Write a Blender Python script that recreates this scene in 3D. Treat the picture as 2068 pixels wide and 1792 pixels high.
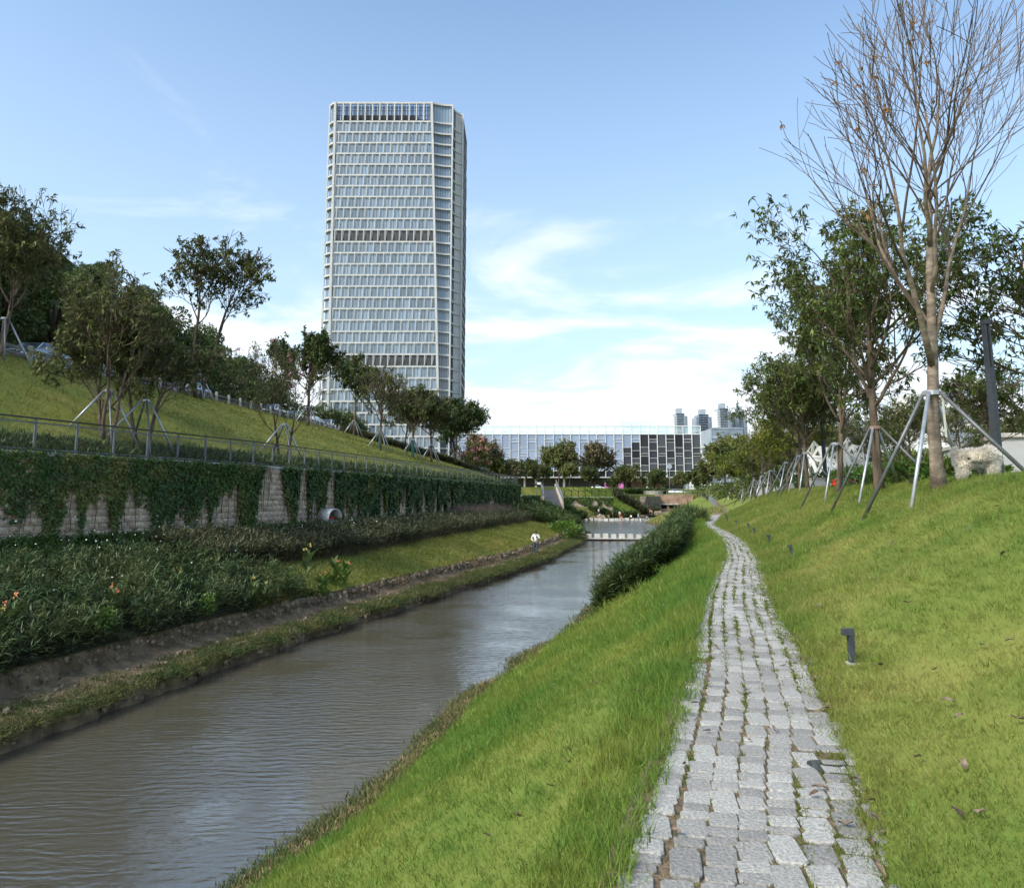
import bpy, math, random
import numpy as np
from mathutils import Vector, Matrix

for o in list(bpy.data.objects):
    bpy.data.objects.remove(o, do_unlink=True)
random.seed(7)
R = np.random.default_rng(11)
SC = bpy.context.scene
COL = SC.collection
rad = math.radians

# ------------------------------------------------------------------ camera, sky, sun, exposure
EYE = Vector((0, 0, 1.6))
PITCH = math.atan(227.5 / 1553.0)
cam = bpy.data.cameras.new('camera')
cam.sensor_width = 36.0
cam.lens = 36.0 * 769.0 / 1024.0
cam.shift_y = -59.5 / 1024.0
cam.clip_start = 0.05
cam.clip_end = 6000
cam_o = bpy.data.objects.new('camera', cam)
COL.objects.link(cam_o)
cam_o.location = EYE
cam_o.rotation_euler = (math.pi / 2 + PITCH, 0, 0)
SC.camera = cam_o

SUN_AZ = -128.0      # degrees from +Y, negative = to the left
SUN_EL = 40.0
w = bpy.data.worlds.new('World')
SC.world = w
w.use_nodes = True
nt = w.node_tree
nt.nodes.clear()
def wn(t, **k):
    n = nt.nodes.new(t)
    for a, b in k.items():
        setattr(n, a, b)
    return n
def wl(a, b):
    nt.links.new(a, b)
sky = wn('ShaderNodeTexSky', sky_type='NISHITA', sun_disc=False)
sky.sun_elevation = rad(SUN_EL)
sky.sun_rotation = rad(SUN_AZ)
sky.altitude = 50
sky.air_density = 1.0
sky.dust_density = 3.0
sky.ozone_density = 2.0
tc = wn('ShaderNodeTexCoord')
sep = wn('ShaderNodeSeparateXYZ')
wl(tc.outputs['Generated'], sep.inputs[0])
zc = wn('ShaderNodeMath', operation='MAXIMUM'); wl(sep.outputs['Z'], zc.inputs[0]); zc.inputs[1].default_value = 0.0
za = wn('ShaderNodeMath', operation='ADD'); wl(zc.outputs[0], za.inputs[0]); za.inputs[1].default_value = 0.10
dx = wn('ShaderNodeMath', operation='DIVIDE'); wl(sep.outputs['X'], dx.inputs[0]); wl(za.outputs[0], dx.inputs[1])
dy = wn('ShaderNodeMath', operation='DIVIDE'); wl(sep.outputs['Y'], dy.inputs[0]); wl(za.outputs[0], dy.inputs[1])
cb = wn('ShaderNodeCombineXYZ'); wl(dx.outputs[0], cb.inputs[0]); wl(dy.outputs[0], cb.inputs[1])
cb.inputs[2].default_value = 9.3
n1 = wn('ShaderNodeTexNoise'); n1.inputs['Scale'].default_value = 1.1; n1.inputs['Detail'].default_value = 8; n1.inputs['Roughness'].default_value = 0.56
n1.inputs['Distortion'].default_value = 0.5
wl(cb.outputs[0], n1.inputs['Vector'])
# more cloud low over the horizon, wisps higher up
band = wn('ShaderNodeMapRange'); band.inputs['From Min'].default_value = 0.02; band.inputs['From Max'].default_value = 0.42
band.inputs['To Min'].default_value = 0.20; band.inputs['To Max'].default_value = -0.13
wl(zc.outputs[0], band.inputs['Value'])
ad = wn('ShaderNodeMath', operation='ADD'); wl(n1.outputs['Fac'], ad.inputs[0]); wl(band.outputs[0], ad.inputs[1])
cr = wn('ShaderNodeMapRange'); cr.interpolation_type = 'SMOOTHSTEP'
cr.inputs['From Min'].default_value = 0.47; cr.inputs['From Max'].default_value = 0.68
cr.inputs['To Min'].default_value = 0.0; cr.inputs['To Max'].default_value = 0.7
wl(ad.outputs[0], cr.inputs['Value'])
mx = wn('ShaderNodeMix', data_type='RGBA')
wl(cr.outputs[0], mx.inputs['Factor'])
tint = wn('ShaderNodeMix', data_type='RGBA', blend_type='MULTIPLY'); tint.inputs['Factor'].default_value = 1.0
wl(sky.outputs[0], tint.inputs['A']); tint.inputs['B'].default_value = (0.86, 1.0, 1.02, 1)
veil = wn('ShaderNodeMix', data_type='RGBA'); veil.inputs['B'].default_value = (3.2, 3.8, 4.4, 1)
vf = wn('ShaderNodeMapRange'); vf.inputs['From Min'].default_value = 0.0; vf.inputs['From Max'].default_value = 0.6; vf.inputs['To Min'].default_value = 0.62; vf.inputs['To Max'].default_value = 0.04
wl(zc.outputs[0], vf.inputs['Value']); wl(vf.outputs[0], veil.inputs['Factor'])
wl(tint.outputs['Result'], veil.inputs['A']); wl(veil.outputs['Result'], mx.inputs['A'])
mx.inputs['B'].default_value = (4.6, 4.6, 4.75, 1)
bg = wn('ShaderNodeBackground'); bg.inputs['Strength'].default_value = 0.14
wl(mx.outputs['Result'], bg.inputs['Color'])
wo = wn('ShaderNodeOutputWorld'); wl(bg.outputs[0], wo.inputs['Surface'])

sl = bpy.data.lights.new('sun', 'SUN')
sl.energy = 1.75
sl.angle = rad(15)
sl.color = (1.0, 0.93, 0.84)
so = bpy.data.objects.new('sun', sl)
COL.objects.link(so)
sd = Vector((math.sin(rad(SUN_AZ)) * math.cos(rad(SUN_EL)), math.cos(rad(SUN_AZ)) * math.cos(rad(SUN_EL)), math.sin(rad(SUN_EL))))
so.rotation_euler = sd.to_track_quat('Z', 'Y').to_euler()
so.location = sd * 200
SC.view_settings.view_transform = 'Standard'
SC.view_settings.look = 'None'
SC.view_settings.gamma = 1.0
SC.view_settings.exposure = 1.06
SC.view_settings.use_curve_mapping = False

# ------------------------------------------------------------------ helpers
CP, SP = math.cos(PITCH), math.sin(PITCH)
def W(px, py, Y):
    """survey point: where the sight line through a photo point meets the plane at distance Y"""
    u = (px - 1034.0) / 1553.0
    v = (775.5 - py) / 1553.0
    t = Y / (CP - v * SP)
    return Vector((u * t, Y, 1.6 + t * (SP + v * CP)))

MATS = {}
def nodes_mat(name):
    m = bpy.data.materials.new(name)
    m.use_nodes = True
    MATS[name] = m
    return m, m.node_tree, m.node_tree.nodes['Principled BSDF']

def mat(name, c1, c2=None, scale=6.0, rough=0.7, detail=5, metal=0.0, spec=0.4, c3=None, bump=0.0, bscale=None,
        island=0.0, objrand=0.0, trans=0.0, stretch=None, lo=0.35, hi=0.65, coord='Position'):
    m, t, b = nodes_mat(name)
    N, L = t.nodes, t.links
    b.inputs['Roughness'].default_value = rough
    b.inputs['Metallic'].default_value = metal
    b.inputs['Specular IOR Level'].default_value = spec
    col = None
    if c2 is not None:
        if coord == 'Position':
            g = N.new('ShaderNodeNewGeometry'); src = g.outputs['Position']
        else:
            g = N.new('ShaderNodeTexCoord'); src = g.outputs['Object']
        if stretch:
            mp = N.new('ShaderNodeMapping'); mp.inputs['Scale'].default_value = stretch
            L.new(src, mp.inputs['Vector']); src = mp.outputs[0]
        nz = N.new('ShaderNodeTexNoise'); nz.inputs['Scale'].default_value = scale; nz.inputs['Detail'].default_value = detail
        nz.inputs['Roughness'].default_value = 0.6
        L.new(src, nz.inputs['Vector'])
        rp = N.new('ShaderNodeValToRGB')
        rp.color_ramp.elements[0].position = lo; rp.color_ramp.elements[0].color = (*c1, 1)
        rp.color_ramp.elements[1].position = hi; rp.color_ramp.elements[1].color = (*c2, 1)
        if c3 is not None:
            e = rp.color_ramp.elements.new((lo + hi) / 2); e.color = (*c3, 1)
        L.new(nz.outputs['Fac'], rp.inputs['Fac'])
        col = rp.outputs['Color']
    else:
        rgb = N.new('ShaderNodeRGB'); rgb.outputs[0].default_value = (*c1, 1); col = rgb.outputs[0]
    if island or objrand:
        hs = N.new('ShaderNodeHueSaturation')
        mr = N.new('ShaderNodeMapRange')
        k = island or objrand
        mr.inputs['To Min'].default_value = 1 - k; mr.inputs['To Max'].default_value = 1 + k
        if island:
            g2 = N.new('ShaderNodeNewGeometry'); L.new(g2.outputs['Random Per Island'], mr.inputs['Value'])
        else:
            g2 = N.new('ShaderNodeObjectInfo'); L.new(g2.outputs['Random'], mr.inputs['Value'])
        L.new(mr.outputs[0], hs.inputs['Value'])
        mr2 = N.new('ShaderNodeMapRange'); mr2.inputs['To Min'].default_value = 0.5 - 0.03 * (1 if trans else 0.3); mr2.inputs['To Max'].default_value = 0.5 + 0.02 * (1 if trans else 0.3)
        L.new(mr.inputs['Value'].links[0].from_socket, mr2.inputs['Value'])
        L.new(mr2.outputs[0], hs.inputs['Hue'])
        L.new(col, hs.inputs['Color']); col = hs.outputs[0]
    L.new(col, b.inputs['Base Color'])
    if bump:
        bn = N.new('ShaderNodeTexNoise'); bn.inputs['Scale'].default_value = bscale or scale * 3; bn.inputs['Detail'].default_value = 6
        g3 = N.new('ShaderNodeNewGeometry'); L.new(g3.outputs['Position'], bn.inputs['Vector'])
        bp = N.new('ShaderNodeBump'); bp.inputs['Strength'].default_value = bump; bp.inputs['Distance'].default_value = 0.05
        L.new(bn.outputs['Fac'], bp.inputs['Height']); L.new(bp.outputs[0], b.inputs['Normal'])
    if trans:
        tr = N.new('ShaderNodeBsdfTranslucent'); L.new(col, tr.inputs['Color'])
        ms = N.new('ShaderNodeMixShader'); ms.inputs[0].default_value = trans
        L.new(b.outputs[0], ms.inputs[1]); L.new(tr.outputs[0], ms.inputs[2])
        L.new(ms.outputs[0], N['Material Output'].inputs['Surface'])
    return m

def fast_mesh(name, co, quads=None, tris=None):
    me = bpy.data.meshes.new(name)
    co = np.asarray(co, dtype=np.float32).reshape(-1, 3)
    me.vertices.add(len(co)); me.vertices.foreach_set('co', co.ravel())
    li = []; ls = []; off = 0
    if quads is not None and len(quads):
        q = np.asarray(quads, dtype=np.int32).reshape(-1, 4); li.append(q.ravel()); ls.append(off + 4 * np.arange(len(q), dtype=np.int32)); off += q.size
    if tris is not None and len(tris):
        q = np.asarray(tris, dtype=np.int32).reshape(-1, 3); li.append(q.ravel()); ls.append(off + 3 * np.arange(len(q), dtype=np.int32)); off += q.size
    li = np.concatenate(li); ls = np.concatenate(ls)
    me.loops.add(len(li)); me.loops.foreach_set('vertex_index', li)
    me.polygons.add(len(ls)); me.polygons.foreach_set('loop_start', ls)
    me.update(calc_edges=True)
    return me

def tag(o, label=None, cat=None, group=None, kind=None):
    if label: o['label'] = label
    if cat: o['category'] = cat
    if group: o['group'] = group
    if kind: o['kind'] = kind
    return o

def link(name, me, m=None, parent=None, smooth=False):
    o = bpy.data.objects.new(name, me)
    COL.objects.link(o)
    if m is not None and len(me.materials) == 0:
        me.materials.append(MATS[m] if isinstance(m, str) else m)
    if parent is not None:
        o.parent = parent
    if smooth:
        me.polygons.foreach_set('use_smooth', np.ones(len(me.polygons), dtype=bool))
    return o

def thing(name, loc, label, cat, group=None, rz=0.0):
    o = bpy.data.objects.new(name, None)
    o.empty_display_size = 0.2
    COL.objects.link(o)
    o.location = loc
    o.rotation_euler = (0, 0, rz)
    return tag(o, label, cat, group)

def copy_tree(o, parent=None):
    c = o.copy(); COL.objects.link(c); c.parent = parent
    for ch in list(o.children):
        copy_tree(ch, c)
    return c

class MB:
    """collects shapes; build() links them as one mesh object"""
    def __init__(s, org=(0, 0, 0)):
        s.v = []; s.f = []; s.o = Vector(org)
    def add(s, vs, fs):
        b = len(s.v); s.v += [tuple(v) for v in vs]; s.f += [tuple(i + b for i in f) for f in fs]
    def box(s, c, d, rz=0.0, taper=1.0, mtx=None):
        hx, hy, hz = d[0] / 2, d[1] / 2, d[2] / 2
        ca, sa = math.cos(rz), math.sin(rz)
        vs = []
        for z, k in ((-hz, 1.0), (hz, taper)):
            for x, y in ((-hx, -hy), (hx, -hy), (hx, hy), (-hx, hy)):
                x2, y2 = x * k, y * k
                vs.append((c[0] + x2 * ca - y2 * sa, c[1] + x2 * sa + y2 * ca, c[2] + z))
        s.add(vs, [(3, 2, 1, 0), (4, 5, 6, 7), (0, 1, 5, 4), (1, 2, 6, 5), (2, 3, 7, 6), (3, 0, 4, 7)])
    def bar(s, a, b, wd, ht, up=(0, 0, 1)):
        a = Vector(a); b = Vector(b); d = (b - a).normalized(); u = Vector(up)
        sx = d.cross(u)
        if sx.length < 1e-4: sx = d.cross(Vector((1, 0, 0)))
        sx.normalize(); u = sx.cross(d)
        vs = []
        for p in (a, b):
            for i, j in ((-1, -1), (1, -1), (1, 1), (-1, 1)):
                vs.append(p + sx * i * wd / 2 + u * j * ht / 2)
        s.add(vs, [(3, 2, 1, 0), (4, 5, 6, 7), (0, 1, 5, 4), (1, 2, 6, 5), (2, 3, 7, 6), (3, 0, 4, 7)])
    def tube(s, pts, rs, n=6, cap=True):
        pts = [Vector(p) for p in pts]
        if not hasattr(rs, '__len__'): rs = [rs] * len(pts)
        vs = []; ref = None
        for i, p in enumerate(pts):
            d = (pts[min(i + 1, len(pts) - 1)] - pts[max(i - 1, 0)])
            if d.length < 1e-9: d = Vector((0, 0, 1))
            d.normalize()
            if ref is None:
                ref = d.cross(Vector((0.3, 0.9, 0.1)))
                if ref.length < 1e-3: ref = d.cross(Vector((1, 0, 0)))
            ref = (ref - d * ref.dot(d)).normalized()
            o = d.cross(ref)
            for k in range(n):
                a = 2 * math.pi * k / n
                vs.append(p + (ref * math.cos(a) + o * math.sin(a)) * rs[i])
        fs = []
        for i in range(len(pts) - 1):
            for k in range(n):
                k2 = (k + 1) % n
                fs.append((i * n + k, i * n + k2, (i + 1) * n + k2, (i + 1) * n + k))
        if cap:
            fs.append(tuple(range(n - 1, -1, -1))); fs.append(tuple((len(pts) - 1) * n + k for k in range(n)))
        s.add(vs, fs)
    def prism(s, poly, z0, z1):
        n = len(poly)
        vs = [(x, y, z0) for x, y in poly] + [(x, y, z1) for x, y in poly]
        fs = [tuple(range(n - 1, -1, -1)), tuple(range(n, 2 * n))]
        for i in range(n):
            j = (i + 1) % n
            fs.append((i, j, n + j, n + i))
        s.add(vs, fs)
    def lathe(s, prof, c=(0, 0, 0), n=12):
        vs = []
        for r, z in prof:
            for k in range(n):
                a = 2 * math.pi * k / n
                vs.append((c[0] + r * math.cos(a), c[1] + r * math.sin(a), c[2] + z))
        fs = []
        for i in range(len(prof) - 1):
            for k in range(n):
                k2 = (k + 1) % n
                fs.append((i * n + k, i * n + k2, (i + 1) * n + k2, (i + 1) * n + k))
        fs.append(tuple(range(n - 1, -1, -1))); fs.append(tuple((len(prof) - 1) * n + k for k in range(n)))
        s.add(vs, fs)
    def build(s, name, m, parent=None, smooth=False, local=False):
        me = bpy.data.meshes.new(name)
        off = Vector((0, 0, 0))
        if parent is not None and not local:
            off = Vector(parent.location)
            if parent.parent is not None: off = off + Vector(parent.parent.location)
        me.from_pydata([(v[0] - off[0], v[1] - off[1], v[2] - off[2]) for v in s.v], [], s.f)
        me.update()
        return link(name, me, m, parent, smooth)

def leaves_geo(P, D, U, ln, wd, fold=0.25):
    """diamond leaves: base P, direction D, up-ish U, length, width -> verts, quads"""
    P = np.asarray(P, float); D = np.asarray(D, float); n = len(P)
    D = D / (np.linalg.norm(D, axis=1, keepdims=True) + 1e-9)
    S = np.cross(D, U); S /= (np.linalg.norm(S, axis=1, keepdims=True) + 1e-9)
    Nn = np.cross(S, D)
    ln = np.broadcast_to(np.asarray(ln, float), (n,))[:, None]; wd = np.broadcast_to(np.asarray(wd, float), (n,))[:, None]
    v = np.empty((n, 4, 3))
    v[:, 0] = P
    v[:, 1] = P + D * ln * 0.45 + S * wd * 0.5 + Nn * wd * fold
    v[:, 2] = P + D * ln - Nn * ln * 0.12
    v[:, 3] = P + D * ln * 0.45 - S * wd * 0.5 + Nn * wd * fold
    q = np.arange(n * 4).reshape(n, 4)
    return v.reshape(-1, 3), q

def rdirs(n, up=0.0, rng=R):
    d = rng.normal(size=(n, 3)); d /= np.linalg.norm(d, axis=1, keepdims=True); d[:, 2] += up
    return d / np.linalg.norm(d, axis=1, keepdims=True)

def vnoise(x, seed=0, amp=1.0, freq=1.0):
    r = np.random.default_rng(seed); t = r.uniform(-1, 1, 4096)
    x = np.asarray(x, float) * freq + 800.0
    i = np.floor(x).astype(int); f = x - i; f = f * f * (3 - 2 * f)
    return amp * (t[i % 4096] * (1 - f) + t[(i + 1) % 4096] * f)
def sstep(a, b, x):
    t = np.clip((np.asarray(x, float) - a) / (b - a), 0, 1); return t * t * (3 - 2 * t)

# ------------------------------------------------------------------ materials
mat('lawn_right', (0.12, 0.165, 0.030), (0.22, 0.225, 0.055), scale=0.5, rough=0.9, spec=0.1, detail=7, c3=(0.16, 0.195, 0.040))
mat('lawn_left', (0.11, 0.14, 0.03), (0.20, 0.195, 0.05), scale=0.35, rough=0.9, spec=0.1, detail=7, c3=(0.15, 0.165, 0.036))
mat('grass_blade', (0.115, 0.19, 0.034), (0.285, 0.275, 0.080), scale=0.5, rough=0.6, spec=0.2, detail=8, island=0.28, trans=0.35, c3=(0.185, 0.235, 0.050))
mat('grass_lush', (0.095, 0.195, 0.030), (0.22, 0.265, 0.05), scale=0.5, rough=0.6, spec=0.2, detail=7, island=0.28, trans=0.35)
mat('grass_blade_left', (0.12, 0.15, 0.03), (0.26, 0.235, 0.06), scale=0.4, rough=0.6, spec=0.2, detail=6, island=0.3, trans=0.3, c3=(0.175, 0.185, 0.04))
mat('earth', (0.062, 0.044, 0.030), (0.155, 0.112, 0.070), scale=3.0, rough=0.95, spec=0.1, detail=9, bump=0.7, bscale=12, c3=(0.10, 0.073, 0.046))
mat('dry_ledge', (0.085, 0.062, 0.040), (0.30, 0.215, 0.135), scale=2.4, rough=0.95, spec=0.08, detail=12, bump=0.9, bscale=9, c3=(0.175, 0.125, 0.078), lo=0.3, hi=0.7)
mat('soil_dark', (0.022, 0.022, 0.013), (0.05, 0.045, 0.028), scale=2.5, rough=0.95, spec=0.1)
mat('asphalt', (0.045, 0.045, 0.047), (0.07, 0.068, 0.066), scale=4, rough=0.85)
mat('path_bed', (0.11, 0.085, 0.058), (0.30, 0.215, 0.14), scale=14, rough=0.95, spec=0.15, detail=9, bump=0.6, bscale=90, c3=(0.19, 0.14, 0.09))
mat('granite', (0.205, 0.196, 0.180), (0.43, 0.41, 0.375), scale=55, rough=0.8, spec=0.3, detail=10, bump=0.4, bscale=60, objrand=0.25, c3=(0.31, 0.297, 0.273), lo=0.3, hi=0.7)
mat('granite_far', (0.215, 0.206, 0.188), (0.40, 0.383, 0.35), scale=22, rough=0.8, spec=0.3, detail=6, bump=0.25, bscale=50, island=0.25, c3=(0.31, 0.297, 0.273), lo=0.3, hi=0.7)
mat('moss', (0.06, 0.10, 0.012), (0.16, 0.18, 0.03), scale=10, rough=0.9, spec=0.1, island=0.3, trans=0.2)
mat('block_stone', (0.40, 0.31, 0.225), (0.62, 0.50, 0.385), scale=3.0, rough=0.92, spec=0.15, detail=9, bump=0.8, bscale=16, objrand=0.14, c3=(0.52, 0.41, 0.305))
mat('block_stone_far', (0.40, 0.31, 0.225), (0.62, 0.50, 0.385), scale=3.0, rough=0.92, spec=0.15, detail=9, bump=0.8, bscale=16, island=0.14, c3=(0.52, 0.41, 0.305))
mat('rubble', (0.10, 0.078, 0.052), (0.34, 0.27, 0.185), scale=5.0, rough=0.95, spec=0.1, detail=8, bump=0.7, bscale=20, objrand=0.3)
mat('rubble_far', (0.10, 0.078, 0.052), (0.33, 0.26, 0.18), scale=5.0, rough=0.95, spec=0.1, detail=8, island=0.3)
mat('vine_leaf', (0.045, 0.095, 0.022), (0.16, 0.175, 0.038), scale=0.7, rough=0.5, spec=0.3, island=0.45, trans=0.22, c3=(0.072, 0.122, 0.027))
mat('vine_stem', (0.05, 0.035, 0.022), (0.11, 0.075, 0.04), scale=5, rough=0.9)
mat('ruellia', (0.050, 0.088, 0.030), (0.135, 0.160, 0.060), scale=0.7, rough=0.5, spec=0.35, island=0.5, trans=0.25, c3=(0.078, 0.115, 0.040))
mat('ruellia_bronze', (0.058, 0.078, 0.034), (0.15, 0.14, 0.068), scale=0.7, rough=0.5, spec=0.35, island=0.45, trans=0.25)
mat('reed', (0.036, 0.074, 0.020), (0.100, 0.128, 0.038), scale=1.2, rough=0.55, spec=0.3, island=0.5, trans=0.25)
mat('canna_leaf', (0.05, 0.12, 0.02), (0.12, 0.19, 0.035), scale=2.5, rough=0.45, spec=0.4, island=0.3, trans=0.3)
mat('bright_leaf', (0.06, 0.14, 0.018), (0.16, 0.24, 0.035), scale=1.5, rough=0.5, spec=0.35, island=0.35, trans=0.3)
mat('weed', (0.05, 0.085, 0.022), (0.15, 0.145, 0.05), scale=1.3, rough=0.7, spec=0.2, island=0.4, trans=0.25)
mat('straw', (0.17, 0.115, 0.06), (0.36, 0.26, 0.14), scale=3, rough=0.9, island=0.3)
mat('pink_grass', (0.19, 0.125, 0.10), (0.33, 0.24, 0.17), scale=1.0, rough=0.8, island=0.3, trans=0.3)
mat('yellow_grass', (0.16, 0.19, 0.05), (0.32, 0.30, 0.10), scale=0.8, rough=0.8, island=0.3, trans=0.3)
mat('leaf_kapok', (0.070, 0.115, 0.030), (0.175, 0.205, 0.055), scale=0.9, rough=0.5, spec=0.35, island=0.45, trans=0.36, c3=(0.11, 0.15, 0.040))
mat('leaf_dark', (0.042, 0.076, 0.023), (0.130, 0.162, 0.046), scale=0.5, rough=0.5, spec=0.3, island=0.45, trans=0.25, c3=(0.072, 0.112, 0.031))
mat('leaf_slope', (0.066, 0.100, 0.032), (0.165, 0.175, 0.060), scale=0.6, rough=0.55, spec=0.3, island=0.4, trans=0.32)
mat('leaf_street', (0.048, 0.085, 0.026), (0.139, 0.159, 0.045), scale=0.6, rough=0.5, spec=0.35, island=0.45, trans=0.25)
mat('leaf_yellow', (0.10, 0.145, 0.018), (0.235, 0.245, 0.035), scale=0.6, rough=0.55, spec=0.3, island=0.35, trans=0.4)
mat('leaf_far', (0.102, 0.139, 0.045), (0.240, 0.236, 0.085), scale=0.25, rough=0.6, spec=0.25, island=0.35, trans=0.3)
mat('leaf_olive', (0.114, 0.112, 0.056), (0.227, 0.200, 0.106), scale=0.4, rough=0.6, spec=0.25, island=0.35, trans=0.3)
mat('leaf_autumn', (0.30, 0.12, 0.04), (0.42, 0.24, 0.07), scale=3, rough=0.6, trans=0.4)
mat('leaf_dry', (0.06, 0.038, 0.025), (0.22, 0.165, 0.12), scale=16, rough=0.85, objrand=0.35)
mat('blossom_pink', (0.50, 0.16, 0.22), (0.68, 0.32, 0.36), scale=3, rough=0.6, island=0.2, trans=0.3)
mat('flower_white', (0.82, 0.82, 0.76), rough=0.6, trans=0.2)
mat('flower_yellow', (0.70, 0.52, 0.10), (0.80, 0.66, 0.30), scale=6, rough=0.6, trans=0.2)
mat('flower_orange', (0.72, 0.20, 0.06), (0.80, 0.35, 0.18), scale=6, rough=0.6, trans=0.2)
mat('flower_pink', (0.80, 0.36, 0.32), (0.85, 0.50, 0.42), scale=6, rough=0.6, trans=0.2)
mat('bark', (0.075, 0.056, 0.040), (0.20, 0.155, 0.11), scale=4, rough=0.92, spec=0.15, detail=9, bump=0.8, bscale=22, stretch=(1, 1, 0.35), c3=(0.13, 0.10, 0.072))
mat('bark_pale', (0.125, 0.10, 0.078), (0.31, 0.25, 0.19), scale=3, rough=0.9, spec=0.15, detail=9, bump=0.5, bscale=18, stretch=(1, 1, 2.2), c3=(0.21, 0.165, 0.125))
mat('bark_dark', (0.045, 0.034, 0.025), (0.11, 0.082, 0.06), scale=4, rough=0.92, spec=0.1)
mat('twig', (0.075, 0.055, 0.042), (0.15, 0.115, 0.088), scale=3, rough=0.85, spec=0.15)
mat('galvanised', (0.33, 0.35, 0.37), (0.47, 0.49, 0.51), scale=5, rough=0.42, metal=0.55)
mat('pole_dark', (0.11, 0.12, 0.125), (0.16, 0.165, 0.165), scale=5, rough=0.5, metal=0.4)
mat('webbing', (0.45, 0.46, 0.38), (0.56, 0.55, 0.47), scale=9, rough=0.9)
mat('fence_grey', (0.115, 0.125, 0.135), (0.17, 0.18, 0.19), scale=4, rough=0.55, metal=0.3)
mat('fence_dark', (0.022, 0.02, 0.02), (0.04, 0.036, 0.034), scale=4, rough=0.5)
mat('fence_far', (0.16, 0.18, 0.18), (0.24, 0.26, 0.26), scale=4, rough=0.6, metal=0.2)
mat('guard_concrete', (0.24, 0.235, 0.22), (0.38, 0.37, 0.35), scale=5, rough=0.9)
mat('guard_beam', (0.09, 0.085, 0.075), (0.17, 0.16, 0.14), scale=2, rough=0.6, metal=0.3)
mat('bollard', (0.040, 0.046, 0.054), (0.060, 0.066, 0.076), scale=8, rough=0.55)
mat('steel', (0.66, 0.64, 0.61), (0.76, 0.74, 0.71), scale=6, rough=0.38, metal=0.35)
mat('tower_white', (0.40, 0.405, 0.395), (0.48, 0.485, 0.47), scale=0.25, rough=0.6)
mat('tower_reveal', (0.46, 0.44, 0.40), (0.54, 0.52, 0.475), scale=0.3, rough=0.7)
mat('tower_dark', (0.042, 0.042, 0.044), (0.065, 0.064, 0.065), scale=0.6, rough=0.6)
mat('white_render', (0.60, 0.60, 0.585), (0.70, 0.695, 0.68), scale=0.3, rough=0.8)
mat('grey_clad', (0.36, 0.36, 0.36), (0.43, 0.43, 0.425), scale=1.5, rough=0.75)
mat('grey_clad_dark', (0.16, 0.16, 0.165), (0.21, 0.21, 0.21), scale=1.5, rough=0.75)
mat('concrete', (0.36, 0.34, 0.31), (0.50, 0.475, 0.43), scale=1.5, rough=0.88, bump=0.3, bscale=12)
mat('concrete_beige', (0.40, 0.325, 0.245), (0.52, 0.43, 0.335), scale=0.9, rough=0.9)
mat('brown_slat', (0.10, 0.055, 0.035), (0.16, 0.095, 0.06), scale=1.2, rough=0.8, stretch=(3, 3, 0.2))
mat('hole_shade', (0.006, 0.006, 0.007), rough=0.9, spec=0.1)  # plain black painted in for the shade inside openings
mat('cliff_stone', (0.10, 0.088, 0.074), (0.25, 0.215, 0.175), scale=1.0, rough=0.95, bump=0.6, bscale=4)
mat('red_stone', (0.22, 0.14, 0.10), (0.40, 0.27, 0.20), scale=0.8, rough=0.9)
mat('car_white', (0.72, 0.73, 0.74), rough=0.2, spec=0.6)
mat('car_silver', (0.50, 0.53, 0.56), rough=0.25, metal=0.5, spec=0.6)
mat('car_green', (0.22, 0.44, 0.10), rough=0.25, spec=0.6)
mat('car_yellow', (0.80, 0.55, 0.05), rough=0.25, spec=0.6)
mat('car_red', (0.55, 0.04, 0.03), rough=0.25, spec=0.6)
mat('car_blue', (0.10, 0.20, 0.38), rough=0.25, spec=0.6)
mat('car_glass', (0.03, 0.045, 0.06), rough=0.08, spec=0.9)
mat('car_cover', (0.48, 0.50, 0.53), (0.60, 0.62, 0.65), scale=3, rough=0.45, metal=0.35, bump=0.4, bscale=6)
mat('tyre', (0.018, 0.018, 0.018), rough=0.85)
mat('lamp_red', (0.5, 0.02, 0.02), rough=0.3)
mat('lamp_clear', (0.75, 0.75, 0.72), rough=0.2)
mat('skin', (0.46, 0.29, 0.20), (0.52, 0.34, 0.24), scale=8, rough=0.6)
mat('hair_black', (0.012, 0.010, 0.009), (0.03, 0.024, 0.02), scale=30, rough=0.6)
mat('cloth_white', (0.74, 0.73, 0.70), (0.82, 0.81, 0.79), scale=6, rough=0.85)
mat('cloth_jeans', (0.035, 0.052, 0.075), (0.065, 0.085, 0.11), scale=10, rough=0.9)
mat('cloth_dark', (0.022, 0.024, 0.03), (0.04, 0.042, 0.05), scale=6, rough=0.9)
mat('cloth_pink', (0.62, 0.28, 0.27), (0.70, 0.36, 0.35), scale=6, rough=0.9)
mat('cloth_red', (0.55, 0.05, 0.06), (0.62, 0.09, 0.09), scale=6, rough=0.9)
mat('cloth_green', (0.16, 0.33, 0.12), (0.22, 0.40, 0.16), scale=6, rough=0.9)
mat('cloth_blue', (0.10, 0.36, 0.62), (0.16, 0.44, 0.70), scale=6, rough=0.9)
mat('cloth_pale', (0.42, 0.56, 0.66), (0.50, 0.63, 0.72), scale=6, rough=0.9)
mat('cloth_grey', (0.22, 0.22, 0.23), (0.30, 0.30, 0.31), scale=6, rough=0.9)
mat('fur', (0.86, 0.80, 0.68), (0.95, 0.92, 0.86), scale=7, rough=0.9, spec=0.1, island=0.06, trans=0.3)
mat('fur_under', (0.72, 0.62, 0.50), (0.86, 0.80, 0.68), scale=7, rough=0.95, spec=0.05)
mat('nose_black', (0.012, 0.011, 0.011), rough=0.4)
mat('black_plastic', (0.014, 0.014, 0.015), (0.022, 0.022, 0.022), scale=9, rough=0.5)
mat('teal_wrap', (0.02, 0.11, 0.11), (0.035, 0.15, 0.145), scale=5, rough=0.9)
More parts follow.
